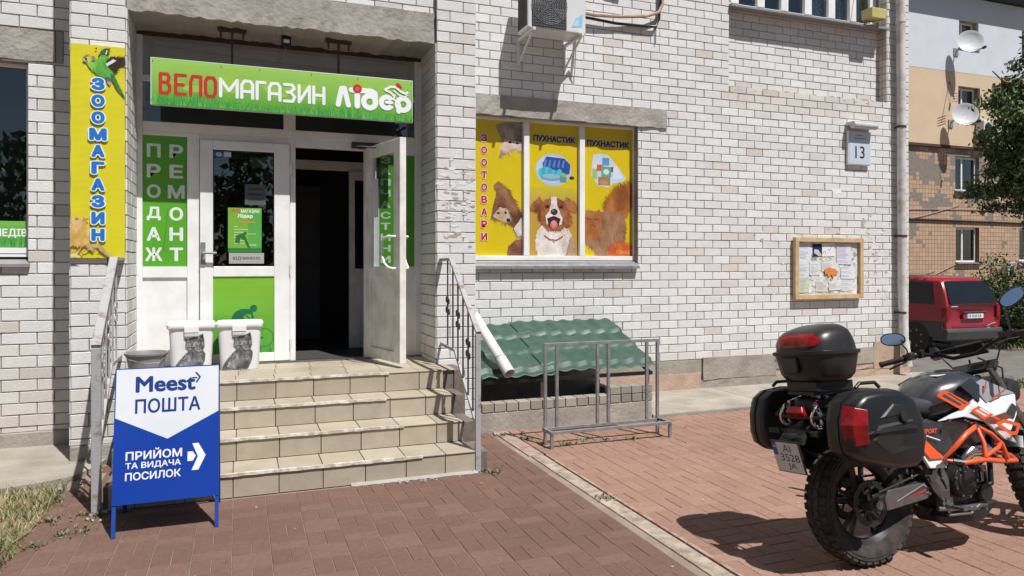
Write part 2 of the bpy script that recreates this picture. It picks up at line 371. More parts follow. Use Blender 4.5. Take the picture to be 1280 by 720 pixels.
# ------------------------------------------------------------------ THE GROUND
def struct(mb, name, m, **k): return tag(mb.build(name, m, None, world=False, **k), kind='structure')
mb = MB(); mb.add([(-60, -60, -.40), (9.3, -60, -.40), (9.3, 60, -.40), (-60, 60, -.40)], [(0, 1, 2, 3)]); struct(mb, 'ground', 'soil')
mb = MB(); g = []                         # asphalt yard: slopes down from the paving to the parked van
xs = [9.3, 10.5, 12, 15, 20, 40, 120]; ys = [-120, -10, 2, 6.3, 6.9, 7.6, 8.4, 9.5, 30, 120]
def yard_z(x, y): return -.35 if y > 8.4 else (-.02 if y < 6.9 else -.02-.33*(y-6.9)/1.5)
for j, y in enumerate(ys):
    for i, x in enumerate(xs): g.append((x, y, yard_z(x, y)))
mb.add(g, [(j*len(xs)+i, j*len(xs)+i+1, (j+1)*len(xs)+i+1, (j+1)*len(xs)+i) for j in range(len(ys)-1) for i in range(len(xs)-1)])
struct(mb, 'asphalt_yard', 'asphalt')
mb = MB(); mb.add([(-8, -12, -.018), (9.3, -12, -.018), (9.3, 7.7, -.018), (-8, 7.7, -.018)], [(0, 1, 2, 3)])
pavement = struct(mb, 'pavement', 'joint_dark')
mb = MB(); mb.add([(-1.45, 1, -.0045), (2.27, 1, -.0045), (2.27, 6.6, -.0045), (-1.45, 6.6, -.0045)], [(0, 1, 2, 3)]); mb.build('jointing_sand', 'joint_sand', pavement)
mb = MB(); n = 26
rr = random.Random(3)                     # the dry lawn at the left, ragged edge
edge = [(-1.30+rr.uniform(-.05, .05)-.12*math.sin(y*2.1), y) for y in [1+.21*i for i in range(23)]]
vs = [(-8, 1, .012), (-8, 5.85, .012)]
top = [(x, y, .008) for x, y in edge]
mb.add(vs[:1]+top+[(-1.42, 5.83, .01)]+vs[1:], [tuple(range(len(top)+3))])
struct(mb, 'dry_lawn', 'soil')
gm = MB()                                 # blades
for k in range(7000):
    x = -1.15-abs(rr.gauss(0, .42)); y = rr.uniform(3.6, 5.98)
    if x > -1.36 and rr.random() < .55: continue
    if y > 5.83 and rr.random() < .6: continue
    h = rr.uniform(.015, .06)*(1.25 if y > 5.2 else .8); a = rr.uniform(0, 6.28); b = rr.uniform(.2, 1.1); w_ = rr.uniform(.002, .005)
    gz = math.sin(x*5+1.3)+math.sin(y*3.1)+(.9 if y > 5.3 else -.2); c = rr.choice([(.44, .35, .18), (.50, .42, .24), (.36, .27, .14), (.30, .24, .12), (.38, .33, .2)] if gz+rr.gauss(0, .6) < .6 else [(.10, .15, .04), (.14, .2, .06), (.08, .12, .035), (.2, .22, .08)])
    tx, ty = x+math.cos(a)*h*b, y+math.sin(a)*h*b
    gm.add([(x-w_, y, .008), (x+w_, y, .008), (tx, ty, .008+h)], [(0, 1, 2)], c)
tag(gm.build('grass_blades', 'grass', None, world=False), 'short dry and green grass at the left edge of the paving', 'grass', kind='stuff')
# dry leaves and litter on the paving
lt = MB(); rr = random.Random(15)
for k in range(150):
    x, y = rr.uniform(-1.2, 6.5), rr.uniform(2.4, 6.3)
    if -0.85 < x < 1.75 and y > 5.2: continue
    s_ = rr.uniform(.003, .011) if k % 6 else rr.uniform(.012, .022); a = rr.uniform(0, 6.28); c_, n_ = math.cos(a)*s_, math.sin(a)*s_
    lt.add([(x-c_, y-n_, .004), (x+n_*.5, y-c_*.5, .006+rr.uniform(0, s_)), (x+c_, y+n_, .004), (x-n_*.5, y+c_*.5, .005)], [(0, 1, 2, 3)], rr.choice([(.42, .36, .28), (.55, .52, .46), (.30, .2, .1), (.16, .11, .07), (.5, .42, .3), (.24, .22, .12)]))
tag(lt.build('litter', 'grass', None, world=False), 'tiny dry leaves and crumbs scattered over the red paving', 'litter', kind='stuff')
# concrete apron at the left
mb = MB(); rr = random.Random(5)
top = [(-8, 5.8, .05), (-3, 5.86, .05), (-2.2, 5.84, .048), (-1.6, 5.9, .045), (-1.36, 5.98, .04), (-1.16, 6.1, .035), (-1.05, 6.35, .03), (-1.0, 6.62, .03), (-1.0, 7.3, .05), (-8, 7.3, .055)]
mb.add(top+[(x, y, -.05) for x, y, z in top], [tuple(range(10))]+[(i, (i+1) % 10, (i+1) % 10+10, i+10) for i in range(10)])
struct(mb, 'concrete_apron', 'concrete_ground')
mb = MB()
for x0, x1 in ((4.03, 5.6), (5.605, 7.3), (7.305, 9.28)):
    mb.box(x0, x1, 6.50-.05*(x0-4)/3, 7.70, -.05, .035)
struct(mb, 'wall_footpath', 'concrete_ground', bevel=.012)
# flush strip dividing the paving: a red painted stretch and a bare concrete one
mb = MB(); y = 2.1
while y < 5.55: mb.box(2.262, 2.375, y, min(y+.985, 5.55), -.02, .0045); y += .99
strip = struct(mb, 'kerb_strip', 'kerb_strip', bevel=.004)
mb = MB(); y = 5.555
for k in range(10): mb.box(2.25, 2.385, y, y+.09, -.02, .006, (.33, .10, .07)); y += .094
for k in range(0, 32): mb.box(2.388, 2.412, 2.3+k*.101, 2.396+k*.101, -.02, .008, (.34, .13, .09))
struct(mb, 'painted_edge', 'kerb_paint', bevel=.003)

# basket weave pavers, 0.1 x 0.2
pav = []; rr = random.Random(11); A = .204
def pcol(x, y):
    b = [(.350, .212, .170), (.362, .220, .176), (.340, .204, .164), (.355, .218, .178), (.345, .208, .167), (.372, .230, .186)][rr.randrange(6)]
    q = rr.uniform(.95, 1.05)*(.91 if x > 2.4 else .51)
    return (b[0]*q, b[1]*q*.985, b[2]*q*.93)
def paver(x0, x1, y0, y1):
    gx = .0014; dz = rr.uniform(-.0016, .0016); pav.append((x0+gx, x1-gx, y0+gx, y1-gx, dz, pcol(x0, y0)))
xoff, yoff = -1.47, -.05
def excluded(x, y):
    if 2.24 < x < 2.41 and y < 6.5: return True
    if x < 1.80 and x > -.87 and y > 5.22: return True
    if x > 4.02 and y > 6.45: return True
    if x < -1.25 and y < 5.9: return True
    if x < -1.0 and y > 5.88: return True
    if y > 6.5 and x < 4.0: return True
    return False
for i in range(-3, 54):
    for j in range(5, 33):
        x = xoff+i*A; y = yoff+j*A
        if (i+j) % 2:
            for k in (0, 1):
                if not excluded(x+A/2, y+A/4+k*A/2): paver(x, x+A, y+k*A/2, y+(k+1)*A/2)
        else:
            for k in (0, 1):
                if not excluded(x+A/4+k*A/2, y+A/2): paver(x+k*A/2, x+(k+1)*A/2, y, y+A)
def pmesh(mb, p, cx=0, cy=0):
    x0, x1, y0, y1, dz, c = p; x0 -= cx; x1 -= cx; y0 -= cy; y1 -= cy; z = dz; b = .003
    vs = [(x0, y0, -.03), (x1, y0, -.03), (x1, y1, -.03), (x0, y1, -.03), (x0, y0, z-.004), (x1, y0, z-.004), (x1, y1, z-.004), (x0, y1, z-.004),
          (x0+b, y0+b, z), (x1-b, y0+b, z), (x1-b, y1-b, z), (x0+b, y1-b, z)]
    mb.add(vs, [(i, (i+1) % 4, (i+1) % 4+4, i+4) for i in range(4)]+[(i+4, (i+1) % 4+4, (i+1) % 4+8, i+8) for i in range(4)]+[(8, 9, 10, 11)], c)
def psize(p):
    x, y = (p[0]+p[1])/2, (p[2]+p[3])/2
    if y < 1: return 0
    X, Y_, Z = screen(x, y, 0)
    return 1/Z**3 if (0 < X < 1280 and Y_ < 720 and Z > .5) else 0
pav.sort(key=psize, reverse=True); cache = {}
for p in pav[:300]:
    cx, cy = (p[0]+p[1])/2, (p[2]+p[3])/2; key = (round(p[1]-p[0], 3), round(p[5][0]*25), round(p[5][1]*25))
    if key not in cache:
        m_ = MB(); pmesh(m_, (p[0], p[1], p[2], p[3], 0, p[5]), cx, cy); o = m_.build('paver', 'paver', pavement, world=False); cache[key] = o.data
    else:
        o = bpy.data.objects.new('paver', cache[key]); COL.objects.link(o); o.parent = pavement
    o.location = (cx, cy, p[4])
m_ = MB()
for p in pav[300:]: pmesh(m_, p)
m_.build('paver', 'paver', pavement, world=False, kind='stuff')
# weeds in the joints and at the feet of things
def weeds(name, spots, label, n=26, h=.05, cols=None, r=.05):
    m_ = MB(); q = random.Random(len(spots)*3+n)
    cols = cols or [(.12, .17, .06), (.16, .2, .08), (.22, .2, .10), (.09, .13, .05)]
    for sx, sy, sz in spots:
        for k in range(n):
            a = q.uniform(0, 6.28); d = abs(q.gauss(0, r)); x, y = sx+math.cos(a)*d, sy+math.sin(a)*d; hh = h*q.uniform(.3, 1.1); e = q.uniform(0, 6.28); w_ = q.uniform(.003, .009)
            lx, ly = math.cos(e)*hh*.8, math.sin(e)*hh*.8
            m_.add([(x, y, sz), (x+lx*.5-w_*math.sin(e), y+ly*.5+w_*math.cos(e), sz+hh*.6), (x+lx, y+ly, sz+hh*.8), (x+lx*.5+w_*math.sin(e), y+ly*.5-w_*math.cos(e), sz+hh*.6)], [(0, 1, 2, 3)], q.choice(cols))
    return tag(m_.build(name, 'leaf', None, world=False), label, 'weeds', kind='stuff')
weeds('weeds', [(-.97, 4.9, 0), (-.86, 4.93, 0), (-1.08, 4.75, 0), (1.76, 5.25, 0), (1.82, 5.2, 0), (-.84, 5.2, 0), (-.93, 5.24, 0), (2.72, 5.8, 0), (2.55, 5.9, 0), (2.9, 5.85, 0), (3.1, 5.8, 0), (3.35, 5.75, 0), (2.33, 4.35, 0), (2.3, 6.3, 0), (2.45, 6.1, 0), (-1.2, 4.3, 0), (-1.15, 5.6, .02), (-1.1, 5.2, 0)],
      'small weeds growing in joints of the red paving', 34, .035)
q = random.Random(9)
weeds('verge_weeds', [(9.3+q.random()*6, 6.55+q.uniform(-.15, .2), -.02) for _ in range(130)], 'ragged strip of green weeds behind the motorcycle along the yard', 26, .11, None, .16)
m_ = MB()
for k in range(34):                       # rubble where the paving meets apron and steps
    x, y = [(q.uniform(-1.25, -.95), q.uniform(5.5, 6.3)), (q.uniform(-.9, -.8), q.uniform(5.0, 5.4)), (q.uniform(.9, 1.7), q.uniform(5.18, 5.25)), (q.uniform(2.2, 4), q.uniform(6.3, 6.42))][k % 4]
    s_ = q.uniform(.006, .02); m_.obox((x, y, .03+s_/3 if x < -1 else s_/3), (s_*2, s_*1.4, s_), (q.random(), q.random(), q.random()*3))
m_.build('rubble', 'concrete', None, world=False); tag(bpy.data.objects['rubble'], 'crumbs of concrete and mortar scattered at the foot of the steps', 'rubble', kind='stuff')

# ------------------------------------------------------------------ THE BRICK BUILDING
bld = thing('apartment_building', 'white silicate brick apartment block with a pet and bicycle shop in its recessed entrance', 'building', (2, 8, 0))
core = MB(); bricks = []; rr = random.Random(21)
def cells(x0, x1, z0, z1, holes):
    xs = sorted({x0, x1, *[min(max(h[0], x0), x1) for h in holes], *[min(max(h[1], x0), x1) for h in holes]})
    zs = sorted({z0, z1, *[min(max(h[2], z0), z1) for h in holes], *[min(max(h[3], z0), z1) for h in holes]})
    for a, b in zip(xs, xs[1:]):
        for c, d in zip(zs, zs[1:]):
            if not any(h[0] <= (a+b)/2 <= h[1] and h[2] <= (c+d)/2 <= h[3] for h in holes): yield a, b, c, d
def cut(rects, h):
    out = []
    for a, b, c, d in rects:
        if b <= h[0] or a >= h[1] or d <= h[2] or c >= h[3]: out.append((a, b, c, d)); continue
        if a < h[0]: out.append((a, h[0], c, d))
        if b > h[1]: out.append((h[1], b, c, d))
        a2, b2 = max(a, h[0]), min(b, h[1])
        if c < h[2]: out.append((a2, b2, c, h[2]))
        if d > h[3]: out.append((a2, b2, h[3], d))
    return out
def bcol(x, z, dirt_shade=0):
    b = rr.choice([(.75, .75, .745), (.77, .77, .76), (.74, .74, .735), (.755, .75, .735), (.745, .745, .745), (.715, .71, .70)]); q = rr.uniform(.93, 1.04)
    if rr.random() < .04: b = (.67, .63, .59)
    if dirt_shade: b = tuple(b[i]*(1-dirt_shade*(.16, .24, .34)[i]) for i in range(3))
    return tuple(c*q*.93 for c in b)
def brickwork(O, U, length, z0, z1, holes=(), phase=0, zoff=.0, dirt_shadef=None, L_=.26, off=.5):
    """courses of white bricks on the plane through O along U; they stand 9 mm proud of the mortar"""
    U = Vector(U); N = Vector((U.y, -U.x, 0)); k0 = int(math.floor((z0-zoff)/.1))-1
    for k in range(k0, int((z1-zoff)/.1)+2):
        za, zb = zoff+k*.1+.0038, zoff+(k+1)*.1-.0038
        s_ = -L_*2+phase+(L_*off if k % 2 else 0)
        while s_ < length:
            rects = [(max(s_+.0038, 0), min(s_+L_-.0038, length), max(za, z0), min(zb, z1))]; s_ += L_
            for h in holes: rects = cut(rects, h)
            for a, b, c, d in rects:
                if b-a < .02 or d-c < .012: continue
                jit = rr.uniform(-.002, .0025); cx, cz = (a+b)/2, (c+d)/2
                ctr = Vector(O)+U*cx; dd = dirt_shadef(ctr.x, cz) if dirt_shadef else 0
                bricks.append((ctr.x, ctr.y, cz, U, N, b-a, d-c, .009+jit, bcol(ctr.x, cz, dd)))
br_ = random.Random(99)
def bmesh_of(mb, b, local):
    x, y, z, U, N, l, h, d, c = b; e = .0035; C = Vector((0, 0, 0)) if local else Vector((x, y, z)); vs = []
    for dl, ins in ((-.004, 0), (d-e, 0), (d, e)):
        for i, j in ((-1, -1), (1, -1), (1, 1), (-1, 1)): k1, k2 = (br_.uniform(-.0012, .0024), br_.uniform(-.0012, .0024)) if dl > 0 else (0, 0); vs.append(tuple(C+U*(i*(l/2-ins-k1))+Vector((0, 0, j*(h/2-ins-k2)))+N*dl))
    mb.add(vs, [(i, (i+1) % 4, (i+1) % 4+4, i+4) for i in range(4)]+[(i+4, (i+1) % 4+4, (i+1) % 4+8, i+8) for i in range(4)]+[(8, 9, 10, 11)], c)
def wall(x0, x1, z0, z1, yf, yb, holes=(), phase=0, dirt_shadef=None, zoff=0, skip=()):
    m = .009
    for a, b, c, d in cells(x0, x1, z0, z1, list(holes)): core.box(a, b, yf+m, yb, c, d)
    hl = [(h[0]-x0, h[1]-x0, h[2], h[3]) for h in list(holes)+list(skip)]
    brickwork((x0, yf+m, 0), (1, 0, 0), x1-x0, z0, z1, hl, phase, zoff, dirt_shadef)
PL, PR = -1.262, -.871                    # the pilaster left of the entrance
QL, QR = 1.736, 2.116                     # the pillar right of it
dl = lambda x, z: max(0, min(1, (1.3-z)/1.2))*.8
# left wall with its window
wall(-4.2, PL, .17, 5.0, 7.20, 7.60, [(-3.1, -1.69, 1.60, 3.32)], phase=.105, dirt_shadef=dl, skip=[(-4.2, -1.43, 3.335, 3.60)], zoff=.015)
wall(PL, PR, .15, 5.0, 6.60, 7.58, (), phase=0, dirt_shadef=lambda x, z: dl(x, z)*.6)
brickwork((PR+.0, 6.61, 0), (0, 1, 0), .60, .66, 3.69, (), phase=.13, dirt_shadef=lambda x, z: .2)
brickwork((PL, 7.20, 0), (0, -1, 0), .59, .15, 5.0, (), phase=.13)
# pillar right of the entrance
wall(QL, QR, .12, 6.0, 6.60, 7.655, (), phase=.0, dirt_shadef=lambda x, z: .05)
brickwork((QL, 7.30, 0), (0, -1, 0), .69, .66, 3.69, (), phase=.13, dirt_shadef=lambda x, z: .15)
brickwork((QR, 6.61, 0), (0, 1, 0), 1.04, .12, 6.0, (), phase=.0)
# wall above the entrance beam
wall(PR+.002, QL-.002, 3.975, 5.0, 6.655, 7.2, (), phase=.08, zoff=.03)
# main wall: window, high recessed panel
RX0, RX1, RZ = 5.865, 8.563, 3.885
WX0, WX1, WZ0, WZ1 = 2.20, 4.53, 1.615, 3.275
wall(QR, 8.975, .40, 6.2, 7.65, 8.3, [(WX0, WX1, WZ0, WZ1), (RX0, RX1, RZ, 7)], phase=.12,
     dirt_shadef=lambda x, z: (.5 if 3.62 < z < 3.885 and RX0 < x < RX1-.1 else 0)+max(0, .5*(.9-z)), skip=[(QR, 4.93, 3.275, 3.50)])
brickwork((RX0+.002, 7.799, 0), (1, 0, 0), RX1-RX0-.004, RZ, 4.93, (), phase=.07, dirt_shadef=lambda x, z: .15 if z < 4.05 else 0)
core.box(RX0, RX1, 7.799, 8.3, RZ, 4.93)
brickwork((RX1, 7.79, 0), (0, -1, 0), .135, RZ+.01, 5.6, (), phase=.06, L_=.28, off=0, dirt_shadef=lambda x, z: .7)  # reveal turned from the sun: its olive shade is put into the brick colour
brickwork((8.975, 7.66, 0), (0, 1, 0), .6, .4, 6.2, (), phase=.13)
# unseen body of the block behind and above
core.box(-4.2, 8.975, 8.301, 20, -.4, 3.3) if False else None
wallo = core.build('wall', 'mortar', bld)
mass = MB(); mass.box(-14, -4.201, 7.21, 20, -.4, 15); mass.box(-4.199, -.9, 6.67, 20, 5.001, 15); mass.box(-.9, 2.1, 6.67, 20, 5.001, 15); mass.box(2.101, 8.97, 7.66, 8.28, 6.201, 15)
mass.box(2.2, 8.97, 9.6, 20, -.4, 15); mass.box(-4.2, 2.2, 9.6, 20, -.4, 15); mass.box(8.4, 8.97, 8.301, 9.6, -.4, 15); mass.box(-.9, 8.4, 8.301, 9.6, 3.72, 4.9)
mass.build('upper_wall', 'wall_mass', bld)
def bsize(b):
    X, Y_, Z = screen(b[0], b[1], b[2])
    return b[5]*b[6]/Z**2*abs(b[4].dot(Vector((-b[0], -b[1], 0)).normalized())) if (-5 < X < 1285 and -5 < Y_ < 725) else 0
bricks.sort(key=bsize, reverse=True); cache = {}
for b in bricks[:300]:
    key = (round(b[5], 2), round(b[6], 2), tuple(b[3]), tuple(round(c*22) for c in b[8]))
    if key not in cache:
        m_ = MB(); bmesh_of(m_, b, True); o = m_.build('brick', 'brick', wallo, world=False); cache[key] = o.data
    else: o = bpy.data.objects.new('brick', cache[key]); COL.objects.link(o); o.parent = wallo
    o.location = Vector((b[0], b[1], b[2]))-bld.location
m_ = MB()
for b in bricks[300:]: bmesh_of(m_, b, False)
m_.build('brick', 'brick', wallo, kind='stuff')
# concrete: beam over the entrance, lintels, plinth
def rough_slab(x0, x1, y0, y1, z0, z1, amp=.006, step=.09, seed=1):
    q = random.Random(seed); m_ = MB(); n = max(2, int((x1-x0)/step)); secs = []
    for i in range(n+1):
        x = x0+(x1-x0)*i/n; j = lambda a=amp: q.uniform(-a, a)
        secs.append([(x, y0+j(), z0+j()), (x, y0+j(.003), (z0*2+z1)/3), (x, y0+j(.003), (z0+2*z1)/3), (x, y0+j(), z1+j(.003)), (x, y1, z1), (x, y1, z0+j())])
    return m_.loft(secs)
rough_slab(PR+.003, QL-.003, 6.642, 7.22, 3.69, 3.972, .011, .05, 3).build('entrance_beam', 'concrete', bld)
l1 = rough_slab(-4.2, -1.488, 7.188, 7.5, 3.335, 3.60, .005, .1, 4); l1.build('lintel', 'concrete', bld)
rough_slab(-1.482, -1.432, 7.19, 7.5, 3.335, 3.60, .004, .1, 5).build('lintel', 'concrete', bld)
rough_slab(QR-.02, 4.93, 7.628, 8.0, 3.275, 3.50, .007, .07, 6).build('lintel', 'concrete', bld)
rough_slab(RX0-.0, RX1-.02, 7.655, 7.81, 3.845, 3.888, .010, .05, 7).build('ledge', 'plinth', bld, label='crumbling mortar ledge below the recessed panel')
pl = MB(); q = random.Random(8)
for bb in ((-4.2, PL-.002, 7.18, 7.5, -.05, .168), (PL-.004, PR, 6.585, 7.3, -.05, .148), (QR+.0, 4.0, 7.66, 8, -.1, .398), (QL+.08, QR, 6.62, 7.6, -.1, .12), (4.0, 5.45, 7.652, 8, .20, .398)):
    pl = MB(); pl.box(*bb); pl.build('plinth', 'plinth', bld, bevel=.008)
for k, (a, b, c, d, y, m) in enumerate(((4.0, 5.43, -.05, .23, 7.635, 'plinth_pink'), (5.46, 6.6, .14, .42, 7.632, 'plinth'), (5.434, 7.8, -.05, .135, 7.637, 'plinth'), (6.605, 8.3, .22, .44, 7.634, 'plinth'),
        (6.605, 8.3, .137, .217, 7.645, 'plinth_pink'), (8.305, 8.985, .13, .5, 7.636, 'plinth_pink'), (7.805, 8.985, -.05, .128, 7.64, 'plinth_pink'))):
    rough_slab(a, b, y, 8, c, d, .006, .12, 30+k).build('plinth_block', m, bld)
# glue and whitewash left on the pillar
art = Art((QL, 6.598, 0), (1, 0, 0), (0, 0, 1)); q = random.Random(13)
for k in range(110):
    cx, cz = q.uniform(.03, .36), q.uniform(1.75, 2.62) if k % 2 else q.uniform(2.02, 2.45)
    m = q.randrange(5, 9); r = q.uniform(.008, .04); c = q.choice([(.72, .72, .72), (.66, .64, .6), (.40, .36, .31), (.75, .75, .76)])
    art.poly([(cx+r*q.uniform(.5, 1.6)*math.cos(6.283*i/m), cz+r*q.uniform(.15, .7)*math.sin(6.283*i/m)) for i in range(m)], c, 2+k % 5)
art.build('paint_patches', bld, kind='stuff')
art = Art((0, 7.648, 0), (1, 0, 0), (0, 0, 1))
for k in range(150):
    cx, cz = (q.uniform(8.1, 8.9), q.uniform(1.1, 2.3)) if k % 3 else (q.uniform(6.2, 8.6), q.uniform(1.0, 2.1))
    if 6.8 < cx < 8.08 and 1.1 < cz < 2.0: continue
    m = q.randrange(4, 7); r = q.uniform(.01, .035); c = q.choice([(.74, .73, .73), (.70, .66, .6), (.45, .40, .35), (.62, .53, .42)])
    art.poly([(cx+r*q.uniform(.5, 1.6)*math.cos(6.283*i/m), cz+r*q.uniform(.4, 1.0)*math.sin(6.283*i/m)) for i in range(m)], c, 2+k % 5)
art.poly([(7.55, 2.62), (7.72, 2.64), (7.73, 2.55), (7.68, 2.57), (7.6, 2.54)], (.8, .8, .82))
art.build('torn_notices', bld, kind='stuff')

# ------------------------------------------------------------------ windows of the building
def frame_rect(mb, x0, x1, z0, z1, w_, y0, y1):
    mb.box(x0, x1, y0, y1, z0, z0+w_); mb.box(x0, x1, y0, y1, z1-w_, z1); mb.box(x0, x0+w_, y0+.001, y1, z0+w_, z1-w_); mb.box(x1-w_, x1, y0+.001, y1, z0+w_, z1-w_)
# left window
f = MB(); frame_rect(f, -3.1, -1.692, 1.66, 3.32, .03, 7.29, 7.36); f.box(-3.1, -1.692, 7.285, 7.36, 1.69, 1.74)
win = f.build('window', 'pvc', bld, bevel=.003)
m_ = MB(); m_.box(-3.07, -1.72, 7.325, 7.331, 1.74, 3.29); m_.build('pane', 'glass', win)
m_ = MB(); m_.box(-3.09, -1.70, 7.38, 7.39, 1.70, 3.3); m_.build('curtain', 'dark_interior', win)  # no cloth: a dark sheet, the unlit room's darkness put into its colour
m_ = MB(); m_.add([(-3.1, 7.16, 1.60), (-1.676, 7.16, 1.60), (-1.676, 7.34, 1.65), (-3.1, 7.34, 1.65), (-3.1, 7.16, 1.575), (-1.676, 7.16, 1.575), (-1.676, 7.34, 1.575), (-3.1, 7.34, 1.575)],
                  [(0, 1, 2, 3), (4, 5, 1, 0), (5, 6, 2, 1), (7, 4, 0, 3), (7, 6, 5, 4)]); m_.build('sill', 'grey_plastic', win)
art = Art((0, 7.322, 0), (1, 0, 0), (0, 0, 1)); art.grad(-3.06, -1.73, 1.745, 1.97, (.05, .30, .05), (.17, .46, .08), 6)
for k in range(160):
    x = q.uniform(-3.05, -1.74); art.poly([(x, 1.748), (x+.012, 1.748), (x+q.uniform(-.01, .02), 1.75+q.uniform(.04, .12))], q.choice([(.03, .22, .04), (.08, .34, .06), (.13, .42, .08)]), 3)
art.text('ВЕЛОСИПЕДІВ', -2.28, -1.725, 1.825, 1.905, (.8, .85, .8), .03); art.build('banner_strip', win, label='green film with white lettering at the foot of the pane')
# shop window
GY = 7.775; f = MB(); xr_ = at(790.5, 240, GY)[0]; f.box(WX0, xr_+.03, 7.73, 7.81, 1.64, 1.695); f.box(WX0, xr_+.03, 7.73, 7.81, 3.245, WZ1); f.box(WX0, WX0+.05, 7.731, 7.81, 1.695, 3.245); f.box(xr_, xr_+.03, 7.745, 7.81, 1.695, 3.245)
px_m = (at(658.5, 240, 7.73)[0], at(728, 240, 7.73)[0])
for x in px_m: f.box(x-.034, x+.034, 7.729, 7.81, 1.695, 3.245)
win = f.build('window', 'pvc', bld, bevel=.004)
m_ = MB(); m_.add([(QR, 7.585, 1.575), (4.515, 7.585, 1.575), (4.515, 7.72, 1.635), (QR, 7.72, 1.635), (QR, 7.585, 1.545), (4.515, 7.585, 1.545), (4.515, 7.72, 1.545), (QR, 7.72, 1.545)],
                  [(0, 1, 2, 3), (4, 5, 1, 0), (5, 6, 2, 1), (7, 4, 0, 3), (7, 6, 5, 4)]); m_.build('sill', 'steel', win)
m_ = MB(); m_.box(xr_+.031, WX1, 7.76, 7.9, 1.62, WZ1); m_.build('side_trim', 'mortar', win)
YE, YD = (.62, .475, .012), (.70, .52, .06)
panes = ((WX0+.05, px_m[0]-.034), (px_m[0]+.034, px_m[1]-.034), (px_m[1]+.034, xr_))
z0, z1 = 1.695, 3.245
def pane_art(x0, x1): return Art((x0, GY, z0), (1, 0, 0), (0, 0, 1)), x1-x0, z1-z0
BR = [(.24, .11, .05), (.16, .07, .035), (.32, .16, .08), (.10, .045, .03), (.42, .25, .15)]
# first pane: cat peeping from above, dog upside down, a column of letters
x0 = at(596, 240, GY)[0]; 
art, W_, H_ = pane_art(panes[0][0], panes[0][1]); a0 = x0-panes[0][0]; S = (W_-a0)   # visible width
art.rect(0, W_, 0, H_, YE)
X = lambda t: a0+t*S
art.fur([(X(.40), H_*.97), (X(.62), H_*.99), (X(1), H_), (X(1), H_*.77), (X(.82), H_*.80), (X(.60), H_*.755), (X(.46), H_*.72), (X(.55), H_*.80), (X(.52), H_*.88)], [(.32, .25, .2), (.22, .17, .14), (.42, .34, .28), (.14, .11, .1)], 500, .06, .008, -70, 40, .012)
art.fur([(X(.5), H_*.80), (X(.62), H_*.765), (X(.80), H_*.80), (X(.98), H_*.78), (X(.98), H_*.85), (X(.6), H_*.86)], [(.62, .48, .40), (.5, .38, .3), (.7, .6, .5)], 220, .04, .008, -80, 40, .01)
art.oval(X(.72), H_*.845, .022, .014, (.02, .02, .02)); art.oval(X(.88), H_*.84, .018, .012, (.02, .02, .02))
art.fur([(X(.30), H_*.28), (X(.36), H_*.38), (X(.42), H_*.46), (X(.36), H_*.52), (X(.46), H_*.55), (X(.58), H_*.52), (X(.72), H_*.48), (X(.86), H_*.38), (X(1), H_*.30), (X(1), H_*.12), (X(.84), H_*.16), (X(.76), H_*.24), (X(.62), H_*.24), (X(.50), H_*.27)], BR, 1500, .07, .008, -60, 50, .014)
art.fur([(X(.34), H_*.29), (X(.5), H_*.36), (X(.66), H_*.34), (X(.72), H_*.27), (X(.6), H_*.25), (X(.46), H_*.27)], [(.5, .36, .26), (.42, .28, .18), (.58, .46, .36)], 300, .05, .007, -30, 40, .008)
art.oval(X(.46), H_*.315, .02, .012, (.02, .015, .015)); art.oval(X(.68), H_*.265, .024, .02, (.03, .015, .015)); art.oval(X(.62), H_*.32, .014, .016, (.02, .015, .015))
art.fur([(X(.80), H_*.20), (X(.98), H_*.29), (X(1), H_*.17), (X(.9), H_*.14)], [(.62, .58, .52), (.5, .45, .4), (.7, .67, .6)], 160, .04, .007, -60, 40, .008)
art.fur([(X(.66), 0), (X(.68), H_*.07), (X(.84), H_*.12), (X(1), H_*.12), (X(1), 0)], [(.22, .09, .06), (.30, .13, .08), (.15, .06, .04)], 360, .05, .008, -100, 40, .01)
for k, ch in enumerate('ЗООТОВАРИ'):
    zc = H_*(.865-.0905*k); art.text(ch, X(.09), X(.22), zc-.042, zc+.042, (.45, .012, .05), .05, halo=(.72, .62, .62), hw=.07)
art.build('poster', win, 'print_gloss', label='yellow window poster with an upside down brown dog and a column of red letters')
# second pane: dog portrait
art, W_, H_ = pane_art(*panes[1]); art.rect(0, W_, 0, H_*.5, (.48, .29, .05)); art.l = 1; art.rect(0, W_, H_*.47, H_, YE)
art.grad(0, W_, H_*.36, H_*.52, (.47, .29, .06), (.53, .44, .04), 8)
art.text('ПУХНАСТИК', W_*.10, W_*.94, H_*.865, H_*.915, (.012, .03, .20), .06)
art.oval(W_*.50, H_*.655, W_*.36, H_*.125, (.42, .50, .62)); art.oval(W_*.47, H_*.66, W_*.31, H_*.105, (.50, .58, .68))
art.poly([(W_*.28, H_*.70), (W_*.36, H_*.755), (W_*.72, H_*.745), (W_*.84, H_*.70), (W_*.82, H_*.63), (W_*.66, H_*.61), (W_*.3, H_*.65)], (.03, .08, .32))
for k in range(5): art.poly([(W_*(.30+.09*k), H_*.68), (W_*(.335+.09*k), H_*.73), (W_*(.365+.09*k), H_*.73), (W_*(.34+.09*k), H_*.67)], (.12, .22, .55))
for k in range(7): art.oval(W_*(.25+.062*k), H_*(.635+.012*math.sin(k)), W_*.05, H_*.032, (.05, .36, .50) if k % 2 else (.08, .48, .62))
art.oval(W_*.46, H_*.60, W_*.22, H_*.028, (.10, .42, .55)); art.oval(W_*.46, H_*.606, W_*.17, H_*.016, (.35, .45, .55))
